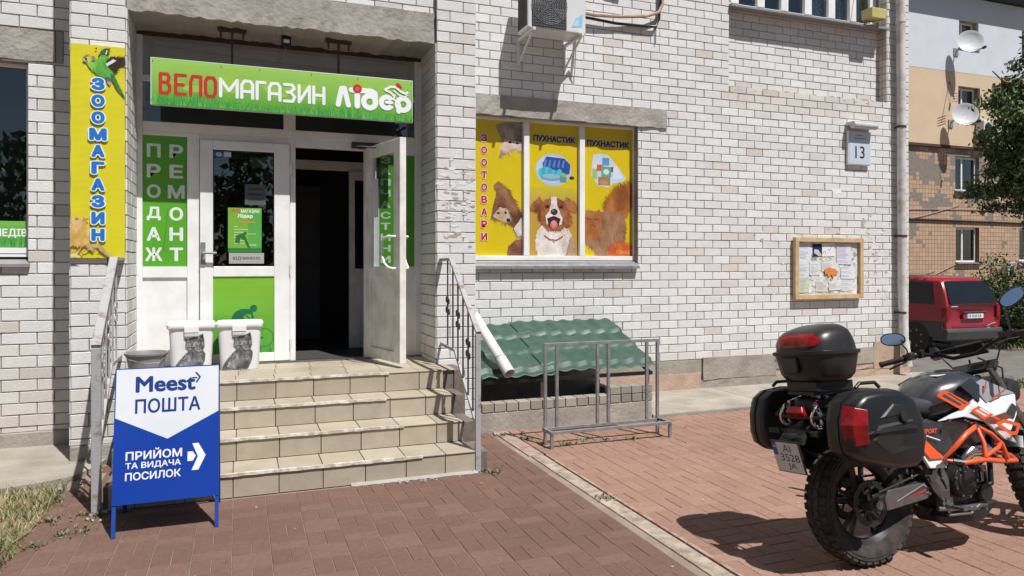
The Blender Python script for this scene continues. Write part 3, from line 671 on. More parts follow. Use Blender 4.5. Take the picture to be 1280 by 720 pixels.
art.rect(W_*.63, W_*.76, H_*.565, H_*.605, (.10, .30, .28)); art.oval(W_*.87, H_*.60, W_*.05, H_*.012, (.04, .04, .05)); art.oval(W_*.70, H_*.62, W_*.05, H_*.016, (.25, .45, .12))
FB = [(.33, .12, .045), (.24, .08, .03), (.42, .18, .08), (.15, .05, .025)]; FW = [(.72, .68, .64), (.62, .56, .52), (.78, .76, .74), (.50, .42, .38)]
art.fur([(W_*.18, 0), (W_*.14, H_*.10), (W_*.17, H_*.19), (W_*.28, H_*.23), (W_*.72, H_*.23), (W_*.84, H_*.18), (W_*.92, H_*.09), (W_*.92, 0)], FW, 1300, .06, .007, -90, 25, .014)
art.fur([(W_*.74, 0), (W_*.80, H_*.10), (W_*.86, H_*.15), (W_*.93, H_*.08), (W_*.93, 0)], [(.36, .22, .14), (.45, .3, .2)], 160, .05, .007, -90, 25, .012)
art.fur([(W_*.30, H_*.40), (W_*.22, H_*.45), (W_*.06, H_*.385), (W_*.03, H_*.36), (W_*.10, H_*.345), (W_*.20, H_*.34), (W_*.22, H_*.27), (W_*.34, H_*.30)], FB, 500, .05, .007, -120, 30, .01)
art.fur([(W_*.66, H_*.40), (W_*.76, H_*.455), (W_*.94, H_*.41), (W_*.985, H_*.37), (W_*.92, H_*.345), (W_*.82, H_*.35), (W_*.86, H_*.25), (W_*.72, H_*.22)], FB, 500, .05, .007, -60, 30, .01)
art.fur([(W_*.30, H_*.42), (W_*.50, H_*.455), (W_*.70, H_*.42), (W_*.79, H_*.33), (W_*.76, H_*.24), (W_*.62, H_*.19), (W_*.38, H_*.19), (W_*.25, H_*.25), (W_*.24, H_*.34)], FB, 1200, .035, .006, -90, 60, .008, field=lambda x, y: -90+(x-W_*.5)*150)
art.fur([(W_*.45, H_*.45), (W_*.56, H_*.45), (W_*.57, H_*.38), (W_*.62, H_*.34), (W_*.68, H_*.29), (W_*.66, H_*.24), (W_*.36, H_*.24), (W_*.34, H_*.30), (W_*.41, H_*.34), (W_*.45, H_*.39)], FW, 520, .022, .005, -90, 50, .006)
art.poly([(W_*.37, H_*.285), (W_*.50, H_*.305), (W_*.64, H_*.285), (W_*.60, H_*.23), (W_*.54, H_*.205), (W_*.46, H_*.205), (W_*.40, H_*.23)], (.05, .02, .02))
art.oval(W_*.505, H_*.238, W_*.075, H_*.033, (.55, .16, .17)); art.oval(W_*.505, H_*.25, W_*.045, H_*.022, (.65, .26, .26))
art.oval(W_*.51, H_*.335, W_*.07, H_*.024, (.05, .035, .035)); art.oval(W_*.49, H_*.343, W_*.02, H_*.007, (.25, .22, .22))
for sx in (.37, .65):
    art.oval(W_*sx, H_*.376, W_*.042, H_*.0135, (.10, .04, .025)); art.oval(W_*sx, H_*.376, W_*.026, H_*.011, (.015, .01, .01)); art.oval(W_*sx-.003, H_*.380, .003, .003, (.55, .55, .55))
art.line([(W_*.32, H_*.155), (W_*.42, H_*.125), (W_*.56, H_*.12), (W_*.68, H_*.15)], .012, (.40, .07, .05)); art.oval(W_*.5, H_*.112, .012, .012, (.4, .3, .2))
art.build('poster', win, 'print_gloss', label='window poster with a smiling brown and white dog')
# third pane: ginger cat
art, W_, H_ = pane_art(*panes[2]); art.rect(0, W_, 0, H_, YE)
art.text('ПУХНАСТИК', W_*.07, W_*.93, H_*.855, H_*.905, (.012, .03, .20), .06)
art.poly([(W_*.20, H_*.79), (W_*.35, H_*.80), (W_*.5, H_*.79), (W_*.66, H_*.72), (W_*.86, H_*.62), (W_*.82, H_*.59), (W_*.58, H_*.57), (W_*.5, H_*.54), (W_*.30, H_*.55), (W_*.15, H_*.63)], (.50, .60, .72))
for c_, r_ in (((.18, .28, .60, .68), (.30, .50, .12)), ((.26, .40, .665, .715), (.55, .10, .05)), ((.38, .52, .71, .77), (.12, .28, .5)), ((.36, .56, .62, .70), (.10, .34, .28)), ((.30, .54, .555, .62), (.35, .18, .08)), ((.56, .68, .66, .70), (.30, .05, .05)), ((.2, .27, .68, .715), (.65, .66, .65))):
    art.rect(W_*c_[0], W_*c_[1], H_*c_[2], H_*c_[3], r_)
art.oval(W_*.46, H_*.66, W_*.06, H_*.022, (.6, .66, .6)); art.poly([(W_*.60, H_*.69), (W_*.66, H_*.72), (W_*.80, H_*.61), (W_*.60, H_*.60)], (.6, .68, .8)); art.oval(W_*.41, H_*.575, W_*.09, H_*.02, (.45, .25, .12))
GC = [(.40, .14, .035), (.30, .10, .03), (.48, .20, .06), (.22, .07, .025)]; GB = [(.32, .17, .09), (.24, .12, .065), (.40, .24, .15), (.17, .08, .045)]
art.fur([(W_*.40, H_*.36), (W_*.50, H_*.44), (W_*.66, H_*.52), (W_*.86, H_*.55), (W_*1, H_*.56), (W_*1, H_*.40), (W_*.88, H_*.30), (W_*.70, H_*.31)], GC, 1300, .09, .008, 100, 40, .018)
art.fur([(W_*.03, H_*.10), (W_*.02, H_*.30), (W_*.10, H_*.36), (W_*.32, H_*.345), (W_*.62, H_*.36), (W_*.82, H_*.33), (W_*.88, H_*.22), (W_*.82, H_*.10), (W_*.60, 0), (W_*.25, 0), (W_*.2, H_*.06)], GB, 1700, .06, .007, -90, 30, .015)
art.fur([(W_*.03, H_*.16), (W_*.02, H_*.30), (W_*.05, H_*.365), (W_*.11, H_*.335), (W_*.24, H_*.335), (W_*.31, H_*.365), (W_*.36, H_*.32), (W_*.37, H_*.22), (W_*.28, H_*.14), (W_*.12, H_*.13)], GC[:3]+GB[:2], 700, .035, .006, -90, 70, .008)
art.line([(W_*.06, H_*.293), (W_*.16, H_*.282)], .008, (.06, .02, .02)); art.line([(W_*.21, H_*.282), (W_*.31, H_*.29)], .008, (.06, .02, .02)); art.oval(W_*.185, H_*.262, .012, .009, (.28, .08, .07))
art.line([(W_*.12, H_*.235), (W_*.18, H_*.247), (W_*.25, H_*.232)], .005, (.08, .03, .02))
art.fur([(W_*.5, 0), (W_*.52, H_*.07), (W_*.7, H_*.11), (W_*.9, H_*.105), (W_*1, H_*.08), (W_*1, 0)], [(.55, .12, .03), (.62, .2, .05), (.42, .07, .03)], 360, .05, .009, 90, 70, .014)
art.text('Gold', W_*.66, W_*.94, H_*.02, H_*.05, (.6, .35, .1), .0, .3)
art.build('poster', win, 'print_gloss', label='yellow window poster with a fluffy ginger cat seen from behind')
# high window above the recessed panel
f = MB(); zb = 4.985; FW_ = 7.84
f.box(RX0+.01, RX1-.01, FW_, FW_+.08, zb, zb+.05); f.box(RX0+.01, RX1-.01, FW_, FW_+.08, 6.35, 6.4)
mull = [6.10, 6.52, 6.92, 7.32, 7.74, 8.12, 8.5]
for i, x in enumerate(mull): f.box(x-.06, x+.06, FW_-.012 if i % 2 else FW_-.008, FW_+.08, zb+.05, 6.35)
f.box(RX0+.005, RX0+.06, FW_, FW_+.08, zb+.05, 6.35)
win = f.build('window', 'pvc', bld, bevel=.004)
m_ = MB(); m_.add([(RX0, 7.60, 4.925), (RX1-.02, 7.60, 4.925), (RX1-.02, 7.85, 4.985), (RX0, 7.85, 4.985), (RX0, 7.60, 4.895), (RX1-.02, 7.60, 4.895), (RX1-.02, 7.85, 4.93), (RX0, 7.85, 4.93)], [(0, 1, 2, 3), (4, 5, 1, 0), (5, 6, 2, 1), (7, 4, 0, 3), (7, 6, 5, 4)])
m_.build('sill', 'grey_plastic', win, bevel=.003)
for a, b in zip([RX0+.06]+[m+.045 for m in mull[:-1]], [m-.045 for m in mull]):
    m_ = MB(); m_.box(a+.002, b-.002, FW_+.04, FW_+.045, zb+.05, 6.35); m_.build('pane', 'glass', win)
m_ = MB(); m_.box(RX0, 7.30, 8.0, 8.02, 4.95, 6.4); m_.build('backdrop', 'dark_interior', win)
m_ = MB(); m_.box(7.36, RX1, 7.95, 7.97, 4.95, 6.4); m_.build('curtain', 'curtain', win)
m_ = MB(); m_.box(RX0, RX1, 8.1, 8.3, 4.9, 6.5); m_.build('room', 'dark_interior', win)
# building number plate, flower box, cable
t = thing('house_number_sign', 'white house number plate 13 under a small lamp hood on the brick wall', 'sign', (8.03, 7.64, 2.95))
m_ = MB(); m_.box(7.80, 8.21, 7.60, 7.64, 2.965, 3.43); m_.build('plate', 'white_plastic', t, bevel=.008)
art = Art((7.80, 7.598, 2.965), (1, 0, 0), (0, 0, 1)); art.rect(.012, .398, .012, .453, (.52, .60, .68))
art.text('13', .12, .29, .09, .26, (.02, .02, .025), .01); art.rect(.13, .26, .405, .417, (.2, .24, .3)); art.rect(.09, .31, .362, .374, (.16, .2, .26)); art.build('number_print', t)
m_ = MB(); m_.lathe([(.05, 0), (.05, .42)], (7.80, 7.53, 3.50), (1, 0, 0), 16); m_.box(7.79, 8.23, 7.49, 7.64, 3.50, 3.545); m_.build('lamp_hood', 'dish', t, bevel=.004)
t = thing('flower_box', 'faded yellow plastic box hanging at the right end of the upper window', 'flower box', (8.25, 7.6, 4.95))
m_ = MB(); m_.loft([[(x, y, z) for x, y in ((8.12-e, 7.5-e), (8.37+e, 7.5-e), (8.37+e, 7.68), (8.12-e, 7.68))] for e, z in ((0, 4.99), (.012, 5.13))]); m_.build('box', 'yellow_box', t, bevel=.01)
m_ = MB()
for x in (8.15, 8.34): m_.tube([(x, 7.60, 5.13), (x, 7.62, 5.4), (x, 7.84, 5.44)], .006)
m_.tube([(8.1, 7.62, 4.93), (8.2, 7.55, 4.96), (8.36, 7.52, 4.99)], .005); m_.build('hook', 'wrought', t)
t = thing('wall_cable', 'thick pale conduit sagging along the brick wall right of the air conditioner', 'cable', (4.2, 7.6, 4.6))
m_ = MB(); pts = [(3.62, 7.56, 4.535), (3.9, 7.57, 4.525), (4.25, 7.575, 4.55), (4.6, 7.58, 4.60), (4.78, 7.585, 4.67), (4.84, 7.59, 4.78), (4.83, 7.6, 5.1)]
m_.tube(pts, .021, 8); m_.build('conduit', 'plinth_pink', t, smooth=True)
m_ = MB(); m_.tube([(3.62, 7.60, 4.505), (4.2, 7.61, 4.475), (4.62, 7.61, 4.49), (4.75, 7.61, 4.50), (4.80, 7.61, 4.6), (4.82, 7.6, 5.1)], .017, 8); m_.tube([(4.77, 7.63, 4.5), (4.765, 7.635, 4.3)], .005, 6); m_.tube([(4.0, 7.6, 4.9), (4.1, 7.6, 4.86), (4.28, 7.6, 4.85)], .014); m_.build('black_cable', 'black_metal', t, smooth=True)
# ------------------------------------------------------------------ SHOP ENTRANCE (parts of the building)
LZ = .66
def sub(mb, name, m, par, **k): return mb.build(name, m, par, **k)
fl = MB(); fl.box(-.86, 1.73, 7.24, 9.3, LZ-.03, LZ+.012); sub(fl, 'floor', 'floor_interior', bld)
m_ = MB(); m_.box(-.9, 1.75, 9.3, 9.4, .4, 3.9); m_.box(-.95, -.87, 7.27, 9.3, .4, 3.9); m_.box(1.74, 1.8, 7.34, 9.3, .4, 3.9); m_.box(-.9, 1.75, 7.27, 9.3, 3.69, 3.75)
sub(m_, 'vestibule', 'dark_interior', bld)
F0, F1 = 7.20, 7.27
fr = MB()
fr.box(-.869, -.817, F0, F1, LZ, 3.66); fr.box(1.664, 1.734, F0, F1, LZ, 3.66); fr.box(-.451, -.347, F0, F1, LZ+.002, 2.80)
fr.box(.449, .50, F0+.003, F1, LZ, 2.80); fr.box(1.155, 1.235, F0, F1, LZ, 2.80)
fr.box(-.817, 1.664, F0+.001, F1, 2.80, 2.885); fr.box(-.817, 1.664, F0+.001, F1, 3.245, 3.30); fr.box(.39, .50, F0+.002, F1-.001, 2.885, 3.245)
fr.box(-.817, -.451, F0+.002, F1, LZ, .73); fr.box(-.817, -.451, F0+.002, F1, 1.475, 1.575); fr.box(-.817, -.451, F0+.003, F1, 2.762, 2.80)
fr.box(1.235, 1.664, F0+.002, F1, LZ, .73); fr.box(1.235, 1.664, F0+.002, F1, 1.475, 1.575); fr.box(1.235, 1.664, F0+.003, F1, 2.70, 2.80)
fr.box(.50, 1.155, F0+.004, F1, 2.725, 2.80); fr.box(-.347, .449, F0+.004, F1, 2.745, 2.80)
front = sub(fr, 'shop_front', 'pvc', bld, bevel=.005)
m_ = MB(); m_.box(-.817, 1.664, F0+.015, F1, 3.30, 3.655); sub(m_, 'top_panel', 'grey_panel', front)
m_ = MB(); frame_rect(m_, -.74, 1.60, 3.335, 3.62, .012, F0+.005, F0+.016); sub(m_, 'panel_trim', 'grey_panel', front)
m_ = MB(); m_.box(-.869, 1.734, F0-.01, F1, 3.657, 3.692); sub(m_, 'foam_joint', 'rust', front)
for a, b in ((-.817, .39), (.50, 1.664)):
    m_ = MB(); m_.box(a, b, F0+.03, F0+.036, 2.885, 3.245); sub(m_, 'pane', 'glass', front)
m_ = MB(); m_.box(-.817, -.451, F0+.02, F0+.03, .73, 1.475); sub(m_, 'lower_panel', 'pvc', front)
m_ = MB(); m_.box(1.235, 1.664, F0+.02, F0+.03, .73, 1.475); sub(m_, 'lower_panel', 'pvc', front)
m_ = MB(); m_.box(-.817, -.451, F0+.02, F0+.028, 1.575, 2.762); sub(m_, 'pane', 'glass', front)
m_ = MB(); m_.box(1.235, 1.664, F0+.02, F0+.028, 1.575, 2.70); sub(m_, 'pane', 'glass', front)
GR, GRD, WH = (.10, .36, .03), (.06, .27, .025), (.72, .76, .74)
art = Art((-.817, F0+.019, 1.575), (1, 0, 0), (0, 0, 1)); W_, H_ = .366, 1.187
art.rect(0, W_, 0, H_, GR)
for col, word in ((.245, 'ПРОДАЖ'), (.75, 'РЕМОНТ')):
    for ch, fy in zip(word, (.115, .27, .425, .595, .75, .905)):
        wd = .155 if ch not in 'ЖМ' else .19
        art.text(ch, W_*(col-wd), W_*(col+wd), H_*(1-fy-.052), H_*(1-fy+.052), WH, .035)
art.line([(W_*.56, H_*.44), (W_*.46, H_*.12)], .004, (.05, .2, .03)); sub_ = art.build('sign_film', front, 'print_gloss', label='green film with two columns of white letters')
art = Art((1.235, F0+.019, 1.575), (1, 0, 0), (0, 0, 1)); W_, H_ = .429, 1.125
art.rect(.075, W_, 0, H_, GR); art.rect(0, .072, 0, .80, (.72, .72, .72))
for k, ch in enumerate('ЗАПЧАСТИНИ'):
    z = H_*(.95-.0985*k); art.text(ch, .085, .185, z-.035, z+.035, WH, .03)
art.build('sign_film', front, 'print_gloss', label='green film with one column of white letters')
m_ = MB(); m_.box(-.877+.01, 1.73, F0-.03, F0+.05, LZ-.002, LZ+.018); sub(m_, 'threshold', 'alloy', front)
# closed leaf
d0 = 7.168
m_ = MB(); m_.box(-.343, -.232, d0, 7.235, LZ+.022, 2.742); m_.box(.303, .445, d0, 7.235, LZ+.022, 2.742)
m_.box(-.232, .303, d0+.001, 7.235, LZ+.022, .765); m_.box(-.232, .303, d0+.001, 7.235, 1.482, 1.578); m_.box(-.232, .303, d0+.001, 7.235, 2.655, 2.742)
door = sub(m_, 'door', 'pvc', bld, bevel=.006)
m_ = MB(); m_.box(-.232, .303, d0+.03, d0+.036, 1.578, 2.655); sub(m_, 'pane', 'glass', door)
m_ = MB(); frame_rect(m_, -.232, .303, 1.578, 2.655, .008, d0+.008, d0+.03); sub(m_, 'gasket', 'black_metal', door)
m_ = MB(); m_.box(-.232, .303, d0+.014, d0+.024, .765, 1.482); sub(m_, 'lower_panel', 'pvc', door)
art = Art((-.232, d0+.013, .765), (1, 0, 0), (0, 0, 1)); W_, H_ = .535, .717
art.grad(.0, W_, 0, H_, (.09, .33, .04), (.19, .43, .03), 8); D = (.012, .13, .06)
p = lambda x, y: ((x-455)/380*W_, (505-y)/480*H_)
art.poly([p(565, 310), p(570, 275), p(590, 245), p(630, 226), p(675, 228), p(700, 240), p(690, 262), p(660, 258), p(640, 275), p(655, 300), p(620, 306)], D)
art.line([p(690, 245), p(700, 285), p(715, 306)], .018, D); art.line([p(655, 262), p(690, 300)], .012, D); art.oval(*p(705, 225), .032, .034, D)
art.ring(*p(770, 410), .085, .012, (.03, .24, .05), 0, 360); art.ring(*p(540, 420), .085, .012, (.03, .24, .05)); art.line([p(600, 310), p(640, 420), p(760, 410)], .014, D); art.line([p(700, 305), p(640, 420)], .012, D); art.line([p(600, 310), p(540, 420)], .012, D)
for k in range(70):
    x = random.uniform(0, W_-.02); art.poly([(x, .002), (x+.012, .002), (x+random.uniform(-.01, .02), random.uniform(.03, .09))], random.choice([(.03, .25, .05), (.02, .19, .04), (.08, .33, .05)]), 9)
art.build('door_print', door)
art = Art((0, d0+.029, 0), (1, 0, 0), (0, 0, 1))
def dz(px, py): return at(px, py, d0+.029)
a, b = dz(285, 315.5); c, d = dz(327, 260.5); W_, H_ = c-a, d-b
art.O = Vector((a, d0+.029, b)); art.rect(0, W_, 0, H_, (.18, .42, .05)); art.rect(W_*.6, W_, 0, H_*.9, (.10, .38, .07)); art.rect(0, W_, 0, H_*.10, (.04, .20, .05))
art.text('ВЕЛО', W_*.09, W_*.37, H_*.89, H_*.97, (.55, .08, .03), .03); art.text('МАГАЗИН', W_*.38, W_*.92, H_*.89, H_*.97, (.8, .82, .8), .02)
art.text('Лідер', W_*.28, W_*.74, H_*.76, H_*.86, (.82, .84, .8), .04); art.rect(W_*.33, W_*.82, H_*.665, H_*.70, (.55, .28, .08))
for k in range(7): art.rect(W_*.17, W_*(.17+.12+.1*((k*3) % 4)), H_*(.57-.062*k), H_*(.585-.062*k), (.6, .7, .45))
art.rect(W_*.58, W_*.84, H_*.41, H_*.425, (.6, .7, .45)); art.rect(W_*.58, W_*.84, H_*.16, H_*.18, (.6, .7, .45))
art.poly([(W_*.2, H_*.22), (W_*.24, H_*.38), (W_*.42, H_*.43), (W_*.52, H_*.36), (W_*.6, H_*.22), (W_*.66, H_*.10), (W_*.58, H_*.12), (W_*.48, H_*.28), (W_*.36, H_*.33), (W_*.34, H_*.2)], (.03, .16, .05)); art.oval(W_*.5, H_*.43, W_*.05, H_*.035, (.03, .16, .05))
art.rect(W_*.03, W_*1.07, -H_*.25, -H_*.01, (.40, .40, .37)); art.text('ВІДЧИНЕНО', W_*.14, W_*.96, -H_*.175, -H_*.095, (.04, .04, .04), .02)
art.build('price_list', door, 'print_gloss', label='green price list with an opening plate below'); art.mb = MB()
a2, b2 = dz(306, 256); c2, d2 = dz(332, 231); art.rect(a2-a, c2-a, b2-b, d2-b, (.10, .105, .11))
for k in range(3): art.rect(a2-a+.03, c2-a-.02, b2-b+.04+.05*k, b2-b+.06+.05*k, (.05, .05, .055))
art.build('door_notice', door, 'print_gloss'); art.mb = MB()
a2, b2 = dz(269, 197); c2, d2 = dz(278, 189); art.rect(a2-a, c2-a, b2-b, d2-b, (.05, .12, .38)); art.oval((a2+c2)/2-a, (b2+d2)/2-b, .026, .018, (.7, .74, .8)); art.poly([((a2+c2)/2-a-.014, (b2+d2)/2-b+.006), ((a2+c2)/2-a+.014, (b2+d2)/2-b+.006), ((a2+c2)/2-a, (b2+d2)/2-b-.012)], (.05, .1, .3))
art.build('sticker', door, 'print_gloss'); art.mb = MB()
a2, b2 = dz(280, 196); c2, d2 = dz(289, 188); art.rect(a2-a, c2-a, b2-b, d2-b, (.55, .62, .72)); art.rect(a2-a, c2-a, d2-b-.02, d2-b-.005, (.12, .25, .5))
art.build('sticker', door, 'print_gloss')
m_ = MB(); m_.box(-.335, -.295, d0-.012, d0, 1.585, 1.80); m_.tube([(-.315, d0-.012, 1.70), (-.315, d0-.055, 1.70), (-.20, d0-.058, 1.70)], .011, 8); sub(m_, 'handle', 'steel', door, bevel=.003)
m_ = MB(); [m_.cyl((.452, d0-.006, z), (.452, d0-.006, z+.09), .012, n=8) for z in (.8, 1.5, 2.45)]; sub(m_, 'hinge', 'pvc_dirty', door)
# open leaf, swung outwards
hx, hy = 1.185, 7.145; ex, ey = 1.375, 6.415; U = Vector((ex-hx, ey-hy, 0)); LW = U.length; U.normalize(); Nn = Vector((U.y, -U.x, 0))
M = Matrix(((U.x, Nn.x, 0, hx), (U.y, Nn.y, 0, hy), (0, 0, 1, 0), (0, 0, 0, 1)))
m_ = MB(M); T0, T1 = -.032, .032
m_.box(0, .12, T0, T1, .70, 2.742); m_.box(LW-.13, LW, T0, T1, .70, 2.742); m_.box(.12, LW-.13, T0+.001, T1-.001, .70, .80); m_.box(.12, LW-.13, T0+.001, T1-.001, 1.48, 1.577); m_.box(.12, LW-.13, T0+.001, T1-.001, 2.63, 2.742)
leaf = sub(m_, 'door', 'pvc_dirty', bld, bevel=.005, label='open door leaf swung out over the landing')
m_ = MB(M); m_.box(.12, LW-.13, -.004, .004, 1.577, 2.63); sub(m_, 'pane', 'glass_clear', leaf)
m_ = MB(M); m_.box(.12, LW-.13, -.012, .012, .80, 1.48); sub(m_, 'lower_panel', 'pvc_dirty', leaf)
m_ = MB(M); m_.box(.12, .24, .006, .009, 2.05, 2.42); sub(m_, 'paper_notice', 'ac_body', leaf)
for s_ in (-1, 1):
    m_ = MB(M); m_.tube([(LW-.07, s_*.03, 1.85), (LW-.07, s_*.08, 1.85), (LW-.10, s_*.10, 1.85), (LW-.17, s_*.11, 1.84), (LW-.20, s_*.112, 1.80), (LW-.20, s_*.112, 1.68), (LW-.16, s_*.11, 1.61), (LW-.10, s_*.10, 1.57), (LW-.07, s_*.08, 1.56), (LW-.07, s_*.03, 1.56)], .011, 8)
    sub(m_, 'handle', 'white_plastic', leaf, smooth=True)
m_ = MB(); m_.box(1.02, 1.30, 7.10, 7.165, 2.735, 2.79); m_.tube([(1.1, 7.11, 2.73), (1.02, 6.93, 2.72), (1.235, 6.9, 2.715)], .009); m_.build('door_closer', 'dark_alloy', bld)
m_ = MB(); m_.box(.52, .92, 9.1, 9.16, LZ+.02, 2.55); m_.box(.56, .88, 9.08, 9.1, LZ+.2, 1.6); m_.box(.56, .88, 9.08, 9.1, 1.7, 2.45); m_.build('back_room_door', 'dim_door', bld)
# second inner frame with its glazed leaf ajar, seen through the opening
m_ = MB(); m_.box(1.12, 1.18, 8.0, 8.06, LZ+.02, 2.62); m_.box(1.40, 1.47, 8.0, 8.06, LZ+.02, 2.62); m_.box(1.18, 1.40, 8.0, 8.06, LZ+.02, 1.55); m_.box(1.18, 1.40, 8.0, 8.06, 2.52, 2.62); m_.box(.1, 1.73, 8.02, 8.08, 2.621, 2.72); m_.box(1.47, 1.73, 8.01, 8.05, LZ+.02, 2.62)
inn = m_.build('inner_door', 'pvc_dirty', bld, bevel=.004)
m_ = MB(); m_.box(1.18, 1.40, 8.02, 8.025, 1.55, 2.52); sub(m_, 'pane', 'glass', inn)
# ------------------------------------------------------------------ STEPS
st = thing('entrance_steps', 'four beige tiled steps with worn white nosings leading up to the shop landing', 'steps', (.45, 5.6, 0))
SY = [5.272, 5.60, 5.91, 6.212]; RI = .165
c_ = MB(); t_ = []; rr = random.Random(31); SX0, SX1 = -.80, 1.695
for i in range(4):
    y0 = SY[i]; y1 = 7.19 if i == 3 else 6.55; c_.box(SX0-.03, SX1+.10, y0+.02+.001*i, y1, -.05+RI*i, RI*(i+1)-.012)
c_.box(-.869, SX0-.031, 6.20, 7.19, -.05, LZ-.013); c_.box(1.796, 1.90, 6.22, 6.60, .1, LZ-.01)
corei = c_.build('step_core', 'grout', st, bevel=.006)
def tcol():
    b = rr.choice([(.435, .38, .295), (.425, .37, .285), (.445, .388, .30), (.415, .36, .278)]); q = rr.uniform(.92, 1.04); return tuple(v*q for v in b)
def tile(x0, x1, y0, y1, z0, z1, c=None):
    m_ = MB(); m_.box(x0, x1, y0, y1, z0, z1, c or tcol()); m_.build('tile', 'tile', st, bevel=.002, seg=1)
xs = [SX0]+[-.633+.3*k for k in range(0, 8)]+[SX1]
for i in range(4):
    y0 = SY[i]; zt = RI*(i+1); off = rr.uniform(-.012, .012)
    X_ = [SX0]+[x+off for x in xs[1:-1]]+[SX1]
    for a, b in zip(X_, X_[1:]):
        if b-a > .02: tile(a+.003, b-.003, y0+.008, y0+.018, RI*i+.002, zt-.014)
    yt = SY[i+1]+.006 if i < 3 else None
    for a, b in zip(X_, X_[1:]):
        if b-a < .02: continue
        if i < 3: tile(a+.003, b-.003, y0, yt, zt-.011, zt)
    # side faces of the steps
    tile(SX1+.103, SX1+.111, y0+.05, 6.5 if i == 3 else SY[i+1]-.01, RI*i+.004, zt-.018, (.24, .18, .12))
ys = [SY[3], 6.50, 6.80, 7.10, 7.165]
for j in range(len(ys)-1):
    off = .02*j
    X_ = [-.865]+[-.633+.3*k+off for k in range(0, 8)]+[1.73]
    for a, b in zip(X_, X_[1:]):
        if j == 0 and a < SX0: a = SX0
        if b-a > .03: tile(a+.002, b-.002, ys[j]+.002, ys[j+1]-.002, LZ-.011, LZ+rr.uniform(-.0012, .0012))
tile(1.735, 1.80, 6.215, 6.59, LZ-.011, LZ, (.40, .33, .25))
q = random.Random(4)
for i in range(4):                        # white nosing strips, broken off towards the right
    y0 = SY[i]; zt = RI*(i+1); xe = (1.27, 1.20, 1.12, 1.20)[i]; n = 40; secs = []
    for k in range(n+1):
        x = SX0+.01+(xe-SX0)*k/n; w1 = .020+q.uniform(-.004, .004) if k < n-3 else .012; hgt = .004 if k < n-1 else .001
        secs.append([(x, y0-.004, zt-.016+q.uniform(-.003, .002)), (x, y0+w1, zt-.004), (x, y0+w1, zt+hgt*.8), (x, y0-.004, zt+hgt)])
    m_ = MB(); m_.loft(secs); m_.build('nosing', 'nosing', st)
m_ = MB(); secs = []
for k in range(30):
    x = .75+k*.033; secs.append([(x, 5.28, -.01), (x, 5.252-q.uniform(0, .02), .002), (x, 5.264, .010+q.uniform(-.003, .003)), (x, 5.28, .016)])
m_.loft(secs); m_.build('mortar_seam', 'concrete', st)
# ------------------------------------------------------------------ RAILINGS
def railing(x, label, post_w, mname, xw):
    t = thing('handrail', label, 'railing', (x, 5.28, 0), group='steel railings on both sides of the steps')
    ax, ay, az = x, 5.285, 1.06; bx, by, bz = xw, 6.25, 1.635
    m_ = MB(); m_.bar((x, ay, 0), (x, ay, az), post_w, post_w*.8); m_.build('post', mname, t, bevel=.003)
    m_ = MB(); m_.bar((ax, ay-.02, az+.012), (bx, by, bz+.012), post_w*1.0, .025); m_.bar((bx, by-.01, bz+.009), (bx, 6.59, bz+.005), post_w*1.0, .025); m_.build('top_rail', mname, t, bevel=.003)
    m_ = MB(); m_.bar((x, 5.29, .33), (xw, 6.12, .84), .022, .03); m_.bar((xw, 6.12, .84), (xw, 6.59, .85), .022, .03); m_.build('bottom_rail', mname, t, bevel=.002)
    def zt(y): return az+(bz-az)*min(1, (y-ay)/(by-ay))
    def zb(y): return .33+.51*min(1, (y-5.29)/.83)
    def xx(y): return x+(xw-x)*min(1, (y-ay)/(by-ay))
    ys_ = [5.44, 5.60, 5.78, 5.97, 6.17, 6.36]
    for i, y in enumerate(ys_):
        m_ = MB(); m_.bar((xx(y), y, zb(y)), (xx(y), y, zt(y)), .012, .012, up=(1, 0, 0)); m_.build('baluster', 'wrought' if x > 0 else mname, t)
    for y, z in ((5.60, .91), (5.97, 1.12), (6.36, 1.22)):
        m_ = MB()
        for a, b in ((-.032, .04), (.032, .055), (-.032, -.055), (.032, -.04)):
            cy, cz = y+a, z+b
            m_.tube([(xx(y), cy+.02*math.cos(k*math.pi/5), cz+.024*math.sin(k*math.pi/5)) for k in range(10)], .0065, 6, closed=True)
        m_.build('scroll_ornament', 'wrought' if x > 0 else mname, t, smooth=True)
    return t
railing(1.715, 'grey steel railing with black scroll ornaments right of the steps by the brick pillar', .042, 'rail_paint', 1.775)
railing(-.865, 'grey steel railing left of the steps rising to the pilaster under the yellow banner', .055, 'rail_paint', -.905)
# ------------------------------------------------------------------ HANGING SIGN
SYY = 6.80; sl, stt = at(188, 70, SYY); sr, sbb = at(516, 154, SYY); st2 = at(516, 102, SYY)[1]; stt = (stt+st2)/2; sbb = (sbb+at(188, 130, SYY)[1])/2
t = thing('shop_sign', 'long green hanging sign with grass and red and white lettering above the shop doors', 'sign', ((sl+sr)/2, SYY, sbb))
m_ = MB(); m_.box(sl, sr, SYY, SYY+.035, sbb, stt); m_.build('sign_board', 'ac_body', t, bevel=.002)
art = Art((sl, SYY-.001, sbb), (1, 0, 0), (0, 0, 1)); W_, H_ = sr-sl, stt-sbb; sx = lambda px: at(px, 110, SYY)[0]-sl
art.grad(0.008, W_-.004, .004, H_-.004, (.10, .36, .03), (.30, .55, .10), 12)
for k in range(26): art.oval(random.uniform(.1, W_-.1), random.uniform(.16, H_-.06), random.uniform(.05, .1), random.uniform(.02, .045), (.30, .52, .07), 14, 3)
q = random.Random(77); GC_ = [(.02, .26, .06), (.03, .32, .05), (.06, .38, .05), (.015, .2, .05), (.10, .44, .06), (.2, .5, .08)]
